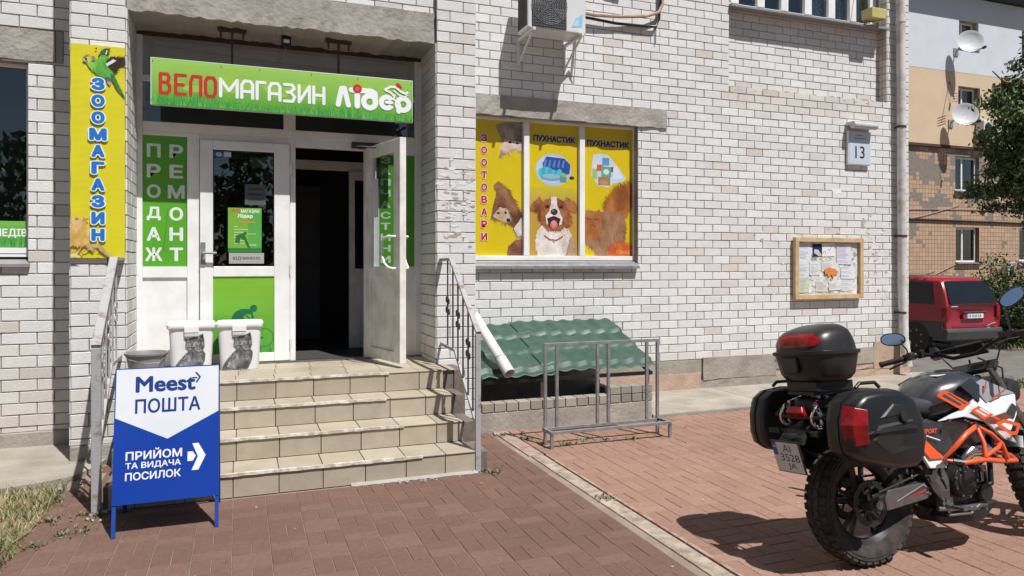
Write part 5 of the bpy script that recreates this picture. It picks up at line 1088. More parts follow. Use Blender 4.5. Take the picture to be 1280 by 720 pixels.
# ------------------------------------------------------------------ MOTORCYCLE (x forward, y left, z up; leans on its stand)
bk = thing('motorcycle', 'black, white and orange adventure motorcycle with top box and side cases parked on the paving', 'motorcycle', (3.13, 2.93, 0), (R(-8), 0, 0))
head = Vector((1.00, 0, .98)); axl = Vector((1.44, 0, .325)); sax = (head-axl).normalized()
MS = Matrix.Translation(head) @ Matrix.Rotation(R(20), 4, sax) @ Matrix.Translation(-head)
def pb(mb, name, m, par=bk, **k): return mb.build(name, m, par, world=False, **k)
def wheel(c, r, w_, M, disc_y, sprocket):
    c = Vector(c); h = w_/2; rin = r-.105 if r < .33 else r-.09
    m_ = MB(M); prof = [(rin, -h*.62), (r-.06, -h*.95), (r-.03, -h), (r-.012, -h*.75), (r-.004, 0), (r-.012, h*.75), (r-.03, h), (r-.06, h*.95), (rin, h*.62)]
    m_.lathe(prof, c, (0, 1, 0), 56, caps=False); tyre = pb(m_, 'wheel', 'rubber', smooth=True)
    m_ = MB(M)
    nk = 40
    for k in range(nk):
        for row, (yy, rr_, dx, wd, hh, tl) in enumerate(((-h*.80, r-.014, 0, .028, .010, -.55), (h*.80, r-.014, 0, .028, .010, .55), (-h*.27, r-.003, .5, .034, .007, -.1), (h*.27, r-.003, .5, .034, .007, .1))):
            a = 2*math.pi*(k+dx)/nk; Rk = Matrix.Translation(c) @ Matrix.Rotation(a, 4, 'Y')
            base = Rk @ Matrix.Translation((0, yy, rr_)) @ Matrix.Rotation(-tl, 4, 'X')
            vs = [tuple(base @ Vector((x*.5*r*.105*s_, y*wd/2*s_, z))) for z, s_ in ((-.012, 1.1), (hh-.003, .92)) for y in (-1, 1) for x in (-1, 1)]
            m_.add(vs, [(4, 5, 7, 6), (0, 1, 5, 4), (2, 6, 7, 3), (0, 4, 6, 2), (1, 3, 7, 5)])
    pb(m_, 'tread_block', 'rubber', tyre, kind='stuff')
    m_ = MB(M)
    for sg in (-1, 1):
        for rq, yq in ((rin+.02, h*.74), (rin+.034, h*.84), (r-.052, h*.975)): m_.lathe([(rq, sg*yq), (rq+.002, sg*(yq+.003)), (rq+.005, sg*(yq+.003)), (rq+.007, sg*yq)], c, (0, 1, 0), 48, caps=False)
        for k in range(16):
            a = 2*math.pi*k/40+1.2*(k > 7)
            m_.obox(tuple(c+Vector((math.cos(a)*(r-.066), sg*h*.93, math.sin(a)*(r-.066)))), (.012, .004, .016), (0, -a, 0))
    pb(m_, 'sidewall_rib', 'rubber', tyre, kind='stuff')
    m_ = MB(M); m_.lathe([(rin+.006, -h*.66), (rin+.012, -h*.60), (rin-.006, -h*.5), (rin-.022, -h*.3), (rin-.022, h*.3), (rin-.006, h*.5), (rin+.012, h*.60), (rin+.006, h*.66), (rin-.002, h*.6), (rin-.032, h*.3), (rin-.032, -h*.3), (rin-.002, -h*.6)], c, (0, 1, 0), 56, closed=True)
    rim = pb(m_, 'rim', 'bike_black', tyre, smooth=True)
    m_ = MB(M)
    for k in range(5):
        a = 2*math.pi*k/5+.3
        for s_ in (-1, 1):
            p0 = c+Vector((math.cos(a+s_*.12)*.035, s_*.01, math.sin(a+s_*.12)*.035)); p1 = c+Vector((math.cos(a+s_*.17)*(rin-.028), 0, math.sin(a+s_*.17)*(rin-.028)))
            m_.bar(p0, p1, .016, .028, up=(0, 1, 0))
    m_.cyl(c-Vector((0, .045, 0)), c+Vector((0, .045, 0)), .042, n=20); pb(m_, 'spokes', 'bike_black', tyre, bevel=.003)
    def disc(y, ro, ri_, name, mt, teeth=0):
        m2 = MB(M); n = 48; vs = []
        for yy in (y-.0025, y+.0025):
            for k in range(n):
                a = 2*math.pi*k/n; ro_ = ro+(.005 if (k % 2 and teeth) else 0)+(0 if teeth else .003*math.cos(12*a))
                vs += [tuple(c+Vector((ri_*math.cos(a), yy, ri_*math.sin(a)))), tuple(c+Vector((ro_*math.cos(a), yy, ro_*math.sin(a))))]
        fs = []
        for k in range(n):
            j = (k+1) % n; A = (2*k, 2*k+1, 2*j+1, 2*j); fs += [A, tuple(2*n+i for i in reversed(A)), (2*k+1, 2*n+2*k+1, 2*n+2*j+1, 2*j+1), (2*k, 2*j, 2*n+2*j, 2*n+2*k)]
        m2.add(vs, fs)
        for k in range(5):
            a = 2*math.pi*k/5; m2.bar(c+Vector((.03*math.cos(a), y, .03*math.sin(a))), c+Vector((ri_*math.cos(a+.3), y, ri_*math.sin(a+.3))), .012, .004, up=(0, 1, 0))
        pb(m2, name, mt, tyre)
    disc(disc_y, .128 if not sprocket else .12, .09, 'brake_disc', 'dark_alloy')
    if sprocket: disc(.085, .105, .07, 'sprocket', 'dark_alloy', 1)
    m_ = MB(M); m_.cyl(c-Vector((0, .12, 0)), c+Vector((0, .12, 0)), .014, n=10); m_.cyl(c-Vector((0, .135, 0)), c-Vector((0, .118, 0)), .024, n=6); pb(m_, 'axle', 'alloy', tyre)
    return tyre
wheel((0, 0, .322), .322, .148, None, -.075, True)
wheel(tuple(axl), .335, .115, MS, -.07, False)
# swing arm, its plate, chain
m_ = MB()
for s_ in (-1, 1):
    y = s_*.105; m_.loft([[(x, y-.016, z0_), (x, y+.016, z0_), (x, y+.016, z1_), (x, y-.016, z1_)] for x, z0_, z1_ in ((-.05, .295, .345), (.06, .285, .37), (.38, .33, .43), (.50, .37, .44))])
m_.box(.30, .36, -.12, .12, .345, .41); pb(m_, 'swing_arm', 'dark_alloy', bevel=.006)
o_ = [(.045, .352), (.07, .392), (.34, .408), (.385, .375), (.355, .318), (.055, .286)]
m_ = MB(); m_.prism(o_, -.122, -.134, .95); plate = pb(m_, 'swing_arm_plate', 'alloy', bevel=.004)
art = Art((0, -.136, 0), (1, 0, 0), (0, 0, 1)); art.poly([(.18, .338), (.33, .388), (.35, .372), (.33, .35)], (.04, .04, .042)); art.poly([(.17, .336), (.335, .372), (.342, .365), (.30, .352)], (.42, .03, .02)); art.line([(.12, .33), (.32, .395), (.358, .372), (.34, .335)], .003, (.5, .5, .5)); art.build('plate_print', plate, 'fairing', world=False)
m_ = MB(); pts = []
for k in range(18): a = math.pi/2+math.pi*k/17; pts.append((.107*math.cos(a), .085, .322+.107*math.sin(a)))
pts += [(.55, .085, .345)]; 
for k in range(8): a = -math.pi/2+math.pi*k/7; pts.append((.58+.04*math.cos(a), .085, .385+.04*math.sin(a)))
m_.tube(pts, .007, 6, closed=True); pb(m_, 'chain', 'dark_alloy')
m_ = MB(); m_.loft([[(x, y, z) for y in (-.07, .07)]+[(x+.004, y, z+.006) for y in (.07, -.07)] for x, z in ((.02, .665), (.15, .655), (.26, .60), (.33, .52), (.35, .46))]); pb(m_, 'rear_hugger', 'bike_satin', bevel=.002)
m_ = MB(); m_.tube([(.40, -.0, .42), (.46, 0, .70)], .03, 12); m_.tube([(.41+.006*math.sin(k*.9)*0+.045*math.cos(k*.8)*.8, .045*math.sin(k*.8), .46+k*.0036) for k in range(60)], .007, 6); pb(m_, 'shock_absorber', 'alloy', smooth=True)
# frame tubes and rear sub frame
m_ = MB()
for s_ in (-1, 1):
    y = s_*.13; m_.tube([(.98, s_*.03, .93), (.80, s_*.12, .82), (.58, y, .62), (.50, y, .40)], .019, 10); m_.tube([(.98, s_*.03, .86), (.92, s_*.09, .60), (.88, s_*.1, .34), (.62, s_*.11, .26)], .016, 10)
    m_.tube([(.60, y, .68), (.25, y, .74), (-.18, s_*.11, .83), (-.30, s_*.09, .86)], .012, 8); m_.tube([(.50, y, .48), (.2, y, .66), (-.1, s_*.11, .80)], .012, 8)
pb(m_, 'frame', 'black_metal', smooth=True)
m_ = MB()
for s_ in (-1, 1):
    y = s_*.215; m_.tube([(.28, s_*.14, .76), (.10, y, .80), (-.25, y, .82), (-.36, s_*.16, .80), (-.34, s_*.10, .86)], .009, 8); m_.tube([(.30, s_*.14, .56), (.12, y, .66), (.0, y, .80)], .009, 8); m_.tube([(-.36, s_*.16, .80), (-.36, 0, .79)], .009, 8)
m_.box(-.33, .02, -.09, .09, .908, .925); m_.tube([(-.25, .08, .91), (-.15, .09, .84)], .012); m_.tube([(-.25, -.08, .91), (-.15, -.09, .84)], .012); pb(m_, 'luggage_rack', 'black_metal', smooth=False)
# engine
m_ = MB(); m_.loft([sell(.655, 0, .13*s_, .125*s2, z, 20, 4) for z, s_, s2 in ((.20, .85, .7), (.235, 1.15, .95), (.32, 1.25, 1), (.42, 1.2, 1), (.48, .95, .85), (.50, .7, .65))]); eng = pb(m_, 'engine', 'dark_alloy', smooth=True)
m_ = MB(); m_.cyl((.60, -.12, .385), (.60, -.168, .385), .092, .082, 28); m_.cyl((.60, -.168, .385), (.60, -.176, .385), .06, .055, 24); m_.cyl((.77, -.12, .31), (.77, -.155, .31), .058, .05, 20); pb(m_, 'crankcase_cover', 'dark_alloy', eng, bevel=.004)
m_ = MB()
for k in range(8): z = .49+k*.021; m_.obox((.74+k*.006, 0, z), (.19, .18, .008), (0, R(-14), 0))
m_.obox((.77, 0, .68), (.17, .16, .06), (0, R(-14), 0)); m_.obox((.74, 0, .58), (.14, .13, .18), (0, R(-14), 0)); pb(m_, 'cylinder', 'dark_alloy', eng, bevel=.003)
m_ = MB(); 
for k in range(9): a = k*2*math.pi/9; m_.cyl((.60+.08*math.cos(a), -.165, .385+.08*math.sin(a)), (.60+.08*math.cos(a), -.175, .385+.08*math.sin(a)), .007, n=6)
m_.tube([(.40, -.14, .26), (.5, -.15, .25), (.62, -.14, .245), (.78, -.13, .24)], .012); m_.tube([(.46, -.15, .22), (.62, -.16, .215), (.70, -.15, .25)], .007); m_.box(.44, .52, -.14, -.10, .25, .31); m_.box(.82, .87, -.09, .09, .28, .44); pb(m_, 'engine_bolts', 'alloy', eng)
m_ = MB(); m_.loft([sell(.66, 0, .17, .12, .16, 18, 4), sell(.67, 0, .21, .13, .20, 18, 4), sell(.71, 0, .24, .12, .235, 18, 4)]); pb(m_, 'skid_plate', 'bike_satin', smooth=True)
m_ = MB(); m_.tube([(.82, .05, .66), (.93, .06, .58), (.95, .07, .42), (.86, .08, .24), (.6, .10, .21), (.35, .14, .25)], .021, 12); pb(m_, 'exhaust_pipe', 'alloy', smooth=True)
m_ = MB(); m_.tube([(.33, .15, .26), (.18, .18, .36), (-.02, .2, .48), (-.20, .20, .56)], [.03, .05, .055, .05], 16); pb(m_, 'silencer', 'black_metal', smooth=True)
m_ = MB(); m_.tube([(.60, -.155, .50), (.66, -.165, .545), (.78, -.165, .545), (.86, -.15, .51)], [.022, .036, .036, .02], 14); pb(m_, 'header_shield', 'chrome', smooth=True)
m_ = MB(); m_.box(.885, .925, -.13, .13, .48, .74); rad = pb(m_, 'radiator', 'black_metal', bevel=.004)
m_ = MB()
for pts, r_ in (([(.90, -.12, .70), (.84, -.14, .66), (.78, -.12, .60)], .013), ([(.52, -.12, .60), (.56, -.15, .54), (.66, -.14, .48)], .009), ([(.40, -.12, .62), (.44, -.15, .55), (.43, -.155, .45), (.47, -.15, .36)], .006), ([(.36, -.135, .50), (.30, -.13, .45), (.10, -.12, .40), (.02, -.11, .38)], .005), ([(.70, -.13, .46), (.78, -.15, .42), (.80, -.13, .36)], .010), ([(.30, -.14, .60), (.36, -.155, .57), (.44, -.15, .60)], .008), ([(.86, -.1, .56), (.80, -.17, .50), (.70, -.17, .46)], .008), ([(.34, -.14, .44), (.37, -.155, .36), (.42, -.16, .30)], .008)): m_.tube(pts, r_, 8)
m_.obox((.335, -.14, .47), (.04, .04, .06)); m_.obox((.53, -.13, .56), (.08, .05, .07)); pb(m_, 'hose', 'rubber', smooth=True, kind='stuff')
m_ = MB()
for x, y, z in ((.40, -.155, .47), (.44, -.155, .42), (.455, -.155, .30), (.38, -.137, .40), (.50, -.155, .62), (.29, -.195, .56), (.44, -.19, .50), (.47, -.215, .73), (.86, -.25, .60), (.62, -.26, .69), (.385, -.235, .535), (.0, -.13, .322), (.35, -.14, .345), (-.30, -.10, .90), (.0, -.10, .90)): m_.cyl((x, y+.006, z), (x, y-.007, z), .0085, n=6)
pb(m_, 'bolt_set', 'alloy', kind='stuff')
# foot rest assembly
m_ = MB()
m_.prism([(.40, .50), (.46, .50), (.50, .40), (.49, .27), (.44, .25), (.42, .33), (.36, .42)], -.135, -.15, .95); m_.bar((.46, -.15, .27), (.46, -.26, .27), .03, .018); m_.bar((.46, -.15, .25), (.68, -.17, .235), .014, .012); m_.bar((.68, -.165, .235), (.68, -.21, .24), .014)
m_.tube([(.30, -.14, .50), (.36, -.15, .44), (.40, -.15, .33)], .01); pb(m_, 'foot_rest', 'alloy', bevel=.002)
m_ = MB(); m_.bar((.46, .13, .27), (.46, .26, .27), .03, .018); pb(m_, 'foot_rest', 'alloy', bevel=.002)
m_ = MB(); m_.bar((.50, .13, .24), (.44, .29, .035), .022); m_.box(.41, .47, .27, .33, .028, .045); pb(m_, 'side_stand', 'black_metal', bevel=.002)
# tail, seat, tank
def body(secs, name, m, par=bk, n=20, **k):
    m_ = MB(); m_.loft([[(x, yy, zz) for yy, zz, _ in [(p_[0], p_[1], 0) for p_ in sell(0, zc, hy, hz, 0, n, e)]] for x, zc, hy, hz, e in secs]); return pb(m_, name, m, par, smooth=True, **k)
body([(-.34, .855, .03, .02, 3), (-.30, .85, .085, .05, 3), (-.05, .80, .12, .065, 3), (.25, .74, .135, .08, 3.5), (.38, .70, .12, .07, 3)], 'tail_fairing', 'bike_satin')
body([(-.12, .882, .09, .025, 3), (-.02, .885, .145, .035, 3), (.12, .875, .155, .045, 3), (.24, .845, .155, .05, 3), (.32, .805, .15, .055, 3), (.46, .792, .13, .055, 3), (.58, .835, .10, .055, 3), (.64, .87, .07, .03, 3)], 'seat', 'seat')
tank = body([(.40, .77, .06, .04, 2.6), (.45, .79, .115, .09, 2.6), (.54, .82, .16, .125, 2.6), (.68, .845, .195, .135, 2.5), (.80, .85, .20, .125, 2.4), (.90, .84, .185, .10, 2.4), (.98, .82, .14, .06, 2.4)], 'tank', 'tank_paint', n=28)
m_ = MB(); m_.lathe([(.05, 0), (.048, .012), (.035, .016)], (.74, 0, .972), (-.05, 0, 1), 24); pb(m_, 'filler_cap', 'dark_alloy', tank, smooth=True)
m_ = MB(); m_.obox((.62, -.055, .962), (.07, .055, .002), (0, R(-6), 0)); pb(m_, 'warning_label', 'white_plastic', tank)
# side panels of tank, right and left: thick faceted plates
WP, GP, OP, BP = (.70, .71, .73), (.27, .28, .29), (.68, .085, .015), (.02, .02, .022)
def facet(poly3, th, s_):               # 3-D outline given for the right side; s_=-1 mirrors it
    f_ = [(x, y*s_, z) for x, y, z in poly3]; b_ = [(x, (y+th)*s_, z) for x, y, z in poly3]
    return [f_, b_] if s_ > 0 else [f_, b_]
for s_ in (1, -1):
    m_ = MB(); m_.loft(facet([(.46, -.165, .72), (.60, -.205, .735), (.74, -.225, .70), (.86, -.235, .60), (.965, -.225, .565), (.90, -.24, .63), (1.03, -.20, .72), (1.06, -.185, .83), (.82, -.175, .925), (.74, -.20, .895), (.66, -.21, .80)], .02, s_))
    m_.c = [WP]*len(m_.f); sh = pb(m_, 'shroud', 'fairing', bevel=.005)
    m_ = MB(); m_.loft(facet([(.70, -.203, .905), (.82, -.178, .93), (1.055, -.187, .838), (.90, -.197, .83), (.78, -.212, .80)], .012, s_)); m_.c = [GP]*len(m_.f); pb(m_, 'upper_panel', 'fairing', sh, bevel=.002)
    m_ = MB(); m_.loft(facet([(.90, -.232, .735), (.99, -.212, .785), (1.03, -.208, .76), (.97, -.222, .70)], .01, s_)); m_.c = [BP]*len(m_.f); pb(m_, 'air_intake', 'fairing', sh, bevel=.002)
    m_ = MB(); m_.loft(facet([(.60, -.208, .905), (.70, -.196, .945), (.76, -.20, .90), (.72, -.218, .81)], .02, s_)); m_.c = [BP]*len(m_.f); pb(m_, 'black_insert', 'fairing', sh, bevel=.002)
    m_ = MB(); m_.loft(facet([(.46, -.160, .715), (.62, -.195, .725), (.76, -.21, .68), (.74, -.205, .60), (.62, -.17, .56), (.50, -.15, .60)], .03, s_)); m_.c = [(.035, .035, .037)]*len(m_.f); pb(m_, 'lower_panel', 'fairing', sh, bevel=.004)
    sc = MB(); sc.loft(facet([(.25, -.168, .63), (.325, -.19, .485), (.45, -.185, .475), (.455, -.18, .525), (.33, -.165, .64)], .02, s_)); sc.c = [WP]*len(sc.f); scp = pb(sc, 'side_cover', 'fairing', bevel=.004)
    m_ = MB(); m_.loft(facet([(.262, -.176, .625), (.325, -.196, .535), (.44, -.19, .527), (.33, -.172, .635)], .008, s_)); m_.c = [OP]*len(m_.f); pb(m_, 'orange_insert', 'fairing', scp, bevel=.002)
    m_ = MB(); m_.loft(facet([(.30, -.158, .70), (.33, -.165, .64), (.46, -.18, .53), (.54, -.17, .60), (.47, -.165, .71), (.38, -.155, .74)], .02, s_)); m_.c = [(.03, .03, .032)]*len(m_.f); pb(m_, 'mid_cover', 'fairing', bevel=.004)
# lettering on the right hand shroud and tank
Oa = Vector((.44, -.196, .865)); Ub = Vector((.40, -.062, -.155)); Vb = Vector((.25, 0, .55)); art = Art(Oa, Ub, Vb.cross(Ub).cross(Ub)*-1 if False else Vector((.36, .1, .93)))
art = Art((0, -.228, 0), (1, -.07, 0), (0, .05, 1))
O2 = (.70, .09, .012)
art.O = Vector((0, -.197, 0))
for dd in ((.445, .862), (.52, .885), (.675, .80), (.60, .775)): pass
def ringpoly(pts, w_, col): art.line(pts, w_, col, True)
art.poly([(.44, .86), (.475, .885), (.52, .884), (.675, .80), (.655, .78), (.595, .775)], O2); art.poly([(.475, .858), (.495, .868), (.605, .805), (.59, .797)], (.04, .042, .045)); art.poly([(.515, .871), (.53, .873), (.64, .806), (.626, .803)], (.05, .052, .055))
art.O = Vector((0, -.214, 0))
art.poly([(.64, .77), (.70, .792), (.80, .735), (.72, .715)], O2); art.poly([(.672, .768), (.685, .773), (.75, .735), (.735, .731)], WP); art.poly([(.70, .775), (.715, .78), (.775, .744), (.76, .74)], WP); art.poly([(.72, .715), (.88, .745), (.93, .712), (.80, .69), (.74, .70)], (.16, .05, .035)); art.poly([(.78, .728), (.80, .733), (.84, .708), (.82, .703)], O2)
art.O = Vector((0, -.238, 0)); art.line([(.785, .69), (.835, .702), (.935, .672), (.905, .632), (.865, .632)], .020, O2, True)
art.O = Vector((0, -.200, 0)); art.line([(.80, .915), (.775, .865)], .012, (.5, .08, .03)); art.line([(.93, .868), (.82, .82)], .010, (.5, .08, .03))
art.O = Vector((0, -.184, 0)); art.text('SPORT', .325, .42, .665, .69, O2, .03, .3); art.line([(.34, .655), (.425, .625)], .006, WP)
art.build('shroud_print', sh, 'fairing', world=False)
# crash bars, right and left
for s_ in (-1, 1):
    Y_ = lambda v: v*-s_
    m_ = MB()
    m_.tube([(.885, Y_(-.10), .50), (.83, Y_(-.22), .487), (.74, Y_(-.29), .495), (.60, Y_(-.30), .518), (.46, Y_(-.28), .512), (.385, Y_(-.22), .53), (.43, Y_(-.27), .60), (.50, Y_(-.285), .66), (.62, Y_(-.25), .685), (.66, Y_(-.20), .69)], .0135, 12)
    m_.tube([(.64, Y_(-.24), .682), (.615, Y_(-.29), .60), (.60, Y_(-.30), .53)], .012, 10); m_.tube([(.61, Y_(-.295), .535), (.72, Y_(-.29), .57), (.77, Y_(-.27), .59), (.80, Y_(-.22), .58)], .011, 10)
    m_.tube([(.66, Y_(-.23), .68), (.72, Y_(-.26), .64), (.77, Y_(-.275), .585), (.81, Y_(-.27), .50)], .012, 10); m_.tube([(.80, Y_(-.25), .487), (.90, Y_(-.25), .48), (1.0, Y_(-.15), .49), (1.03, 0, .495)], .0125, 10)
    pb(m_, 'crash_bar', 'orange_tube', smooth=True)
    m_ = MB(); m_.tube([(.46, Y_(-.28), .512), (.42, Y_(-.25), .52)], .018, 10); m_.tube([(.62, Y_(-.25), .688), (.67, Y_(-.21), .69)], .017, 10); pb(m_, 'crash_bar_clamp', 'bike_black')
# rear: plate holder, lamps
m_ = MB(); m_.loft([[(x, -w_, z), (x, w_, z), (x+.03, w_, z+.03), (x+.03, -w_, z+.03)] for x, z, w_ in ((-.22, .80, .05), (-.33, .74, .045), (-.41, .70, .07), (-.43, .66, .10))]); m_.box(-.45, -.405, -.03, .03, .69, .715); hold = pb(m_, 'plate_holder', 'bike_satin', bevel=.003)
PM = Matrix.Translation((-.448, -.005, .597)) @ Matrix.Rotation(R(-14), 4, 'Y') @ Matrix.Scale(.88, 4)
m_ = MB(PM); m_.box(-.004, .004, -.118, .118, -.098, .098); pl_ = pb(m_, 'number_plate', 'bike_black', bevel=.003)
art = Art((-.006, .11, -.09), (0, -1, 0), (0, 0, 1), PM); art.rect(0, .22, 0, .18, (.56, .58, .57)); art.rect(0, .036, .098, .18, (.02, .09, .42)); art.rect(.006, .030, .145, .168, (.55, .45, .05)); art.rect(.006, .030, .156, .168, (.03, .16, .5))
K_ = (.02, .02, .025); art.text('AI', .085, .150, .122, .166, K_, .0); art.text('3528', .052, .205, .066, .110, K_, .0); art.text('JA', .095, .165, .012, .055, K_, .0)
art.build('plate_print', pl_, 'print', world=False)
m_ = MB(); m_.loft([sell(-.345, 0, .02, .055, .785, 16, 3), sell(-.37, 0, .025, .065, .82, 16, 3), sell(-.365, 0, .02, .05, .85, 16, 3)]); pb(m_, 'tail_light', 'red_lens', smooth=True)
for s_ in (-1, 1):
    m_ = MB(); m_.bar((-.33, 0, .73), (-.38, s_*.13, .72), .012); m_.obox((-.385, s_*.15, .72), (.03, .07, .028), (0, 0, s_*.2)); pb(m_, 'indicator', 'bike_black', bevel=.005)
    m_ = MB(); m_.tube([(-.335+.028*math.cos(k*math.pi/7), s_*.115+.012*math.sin(k), .80+.055*math.sin(k*math.pi/7)) for k in range(14)], .009, 8, closed=True); m_.bar((-.32, s_*.10, .86), (-.18, s_*.10, .89), .02, .03); pb(m_, 'case_bracket', 'chrome', smooth=False)
# side cases
for s_ in (-1, 1):
    O_ = [(-.405, .70), (-.40, .80), (-.37, .885), (-.31, .925), (-.20, .938), (-.06, .93), (.035, .885), (.085, .78), (.085, .66), (.055, .575), (.01, .545), (-.10, .548), (-.34, .605), (-.39, .64)]
    cx = sum(p_[0] for p_ in O_)/len(O_); cz = sum(p_[1] for p_ in O_)/len(O_)
    def ring_(y, k, kz=None): kz = kz or k; y = y if s_ < 0 else .225+(y-.225)*.78; return [(cx+(x-cx)*k, y, cz+(z-cz)*kz) for x, z in O_]
    m_ = MB(); m_.loft([ring_(s_*y, k) for y, k in ((.225, .90), (.232, .97), (.262, 1), (.315, 1))]); case = pb(m_, 'side_case', 'bike_satin', bevel=.006)
    m_ = MB(); m_.loft([ring_(s_*y, k) for y, k in ((.318, 1.012), (.328, 1.015), (.375, .985), (.408, .90), (.416, .80))]); pb(m_, 'case_lid', 'pannier_side', case, bevel=.012, seg=3, smooth=True)
    m_ = MB(); m_.loft([[(-.30, s_*.412, .70), (-.25, s_*.412, .775), (-.02, s_*.412, .79), (.06, s_*.40, .73), (.03, s_*.408, .64), (-.20, s_*.410, .615)], [(-.28, s_*.424, .70), (-.24, s_*.426, .755), (-.03, s_*.424, .775), (.045, s_*.408, .725), (.02, s_*.416, .65), (-.19, s_*.42, .63)]]); pb(m_, 'lid_panel', 'bike_satin', case, bevel=.003)
    m_ = MB(); m_.loft([[(-.24, s_*.414, .80), (-.14, s_*.414, .87), (.0, s_*.405, .86), (.04, s_*.400, .81)], [(-.215, s_*.424, .806), (-.135, s_*.421, .86), (-.01, s_*.413, .85), (.025, s_*.410, .815)]]); pb(m_, 'lid_panel', 'bike_black', case, bevel=.003)
    m_ = MB(); m_.loft([ring_(s_*y, k) for y, k in ((.312, 1.022), (.321, 1.022))]); pb(m_, 'seal', 'bike_black', case)
    m_ = MB()
    if s_ < 0: m_.loft([[(-.400, s_*.350, .675), (-.382, s_*.402, .68), (-.338, s_*.436, .69), (-.30, s_*.40, .69), (-.34, s_*.35, .68)], [(-.420, s_*.350, .78), (-.400, s_*.408, .78), (-.345, s_*.448, .78), (-.30, s_*.40, .78), (-.34, s_*.35, .78)], [(-.394, s_*.350, .872), (-.368, s_*.402, .862), (-.322, s_*.434, .850), (-.29, s_*.39, .84), (-.32, s_*.36, .85)]])
    else: m_.loft([[(-.39, .35, .70), (-.37, .385, .70), (-.33, .38, .70)], [(-.37, .35, .86), (-.35, .38, .86), (-.31, .37, .86)]])
    pb(m_, 'reflector', 'red_lens', case, bevel=.003)
    m_ = MB(); m_.loft([[(x, s_*y, z) for x, z in ((-.33, z0_), (.0, z0_+.01), (-.05, z0_+.03), (-.30, z0_+.012))] for y, z0_ in ((.42, .735), (.436, .735))]); pb(m_, 'crease', 'bike_black', case); m_ = MB(); m_.tube([(-.25, s_*.30, .945), (-.22, s_*.30, .968), (-.12, s_*.30, .968), (-.09, s_*.30, .942)], .010, 8); pb(m_, 'case_handle', 'bike_black', case, bevel=.003)
    m_ = MB(); m_.lathe([(.026, 0), (.024, .004)], (-.085, s_*.428, .80), (0, s_, .1), 20); m_.lathe([(.007, 0), (.006, .004)], (-.06, s_*.43, .745), (0, s_, 0), 12); pb(m_, 'case_badge', 'dark_alloy', case)
# top box
ZU = .04; KX, KY = .90, .90
tb = MB(); C0 = -.195
tb.loft([sell(C0, 0, hx_*KX, hy_*KY, z+ZU, 36, e) for z, hx_, hy_, e in ((.935, .12, .13, 3), (.945, .155, .165, 3), (.975, .175, .19, 3.2), (1.07, .195, .212, 3.2), (1.078, .197, .214, 3.2))]); box = pb(tb, 'top_case', 'bike_black', smooth=True)
tb = MB(); tb.loft([sell(C0, 0, hx_*KX, hy_*KY, z+ZU, 36, 3.2) for z, hx_, hy_ in ((1.078, .198, .216), (1.080, .206, .226), (1.096, .207, .227), (1.100, .198, .218))]); pb(tb, 'case_rim', 'bike_satin', box, smooth=True)
TB = tuple((z+ZU, a*KX, b*KY, d) for z, a, b, d in ((1.10, .194, .212, 0), (1.14, .188, .207, 0), (1.175, .172, .197, .002), (1.20, .152, .182, .010), (1.216, .128, .158, .022), (1.232, .095, .120, .040), (1.241, .055, .08, .055), (1.243, .02, .03, .058)))
tb = MB(); tb.loft([sell(C0+dx, 0, hx_, hy_, z, 36, 2.9) for z, hx_, hy_, dx in TB]); pb(tb, 'case_lid', 'bike_black', box, smooth=True)
def lidpt(a, z, off):
    for (z0_, a0, b0, d0_), (z1_, a1, b1, d1_) in zip(TB, TB[1:]):
        if z0_ <= z <= z1_:
            t_ = (z-z0_)/(z1_-z0_); hx_, hy_, dx = a0+(a1-a0)*t_+off, b0+(b1-b0)*t_+off, d0_+(d1_-d0_)*t_; c, s2 = math.cos(a), math.sin(a)
            return (C0+dx+hx_*math.copysign(abs(c)**(2/2.9), c), hy_*math.copysign(abs(s2)**(2/2.9), s2), z)
tb = MB(); na, nz_ = 26, 8; g = []
for j in range(nz_+1):
    for i in range(na+1):
        u = i/na; a = R(118+(242-118)*u); e_ = abs(u-.5)*2; zl = 1.118+.016*e_**2+.02*max(0, e_-.75)*4; zh = 1.192-.010*e_**2-.035*max(0, e_-.6)*2.2; z = zl+(zh-zl)*j/nz_+ZU; g.append(lidpt(a, z, .0035))
tb.add(g, [(j*(na+1)+i, (j+1)*(na+1)+i, (j+1)*(na+1)+i+1, j*(na+1)+i+1) for j in range(nz_) for i in range(na)]); pb(tb, 'reflector', 'red_lens', box, smooth=True)
tb = MB(); tb.box(C0-.187, C0-.165, -.055, .055, 1.025, 1.108); pb(tb, 'lock_panel', 'bike_satin', box, bevel=.006)
tb = MB(); tb.lathe([(.010, 0), (.009, .004)], (C0-.182, .115, 1.095), (-1, .1, 0), 16); pb(tb, 'lock', 'chrome', box)
tb = MB(); tb.box(C0-.12, C0+.13, -.11, .11, .925, .977); pb(tb, 'base_plate', 'black_metal', box, bevel=.004)
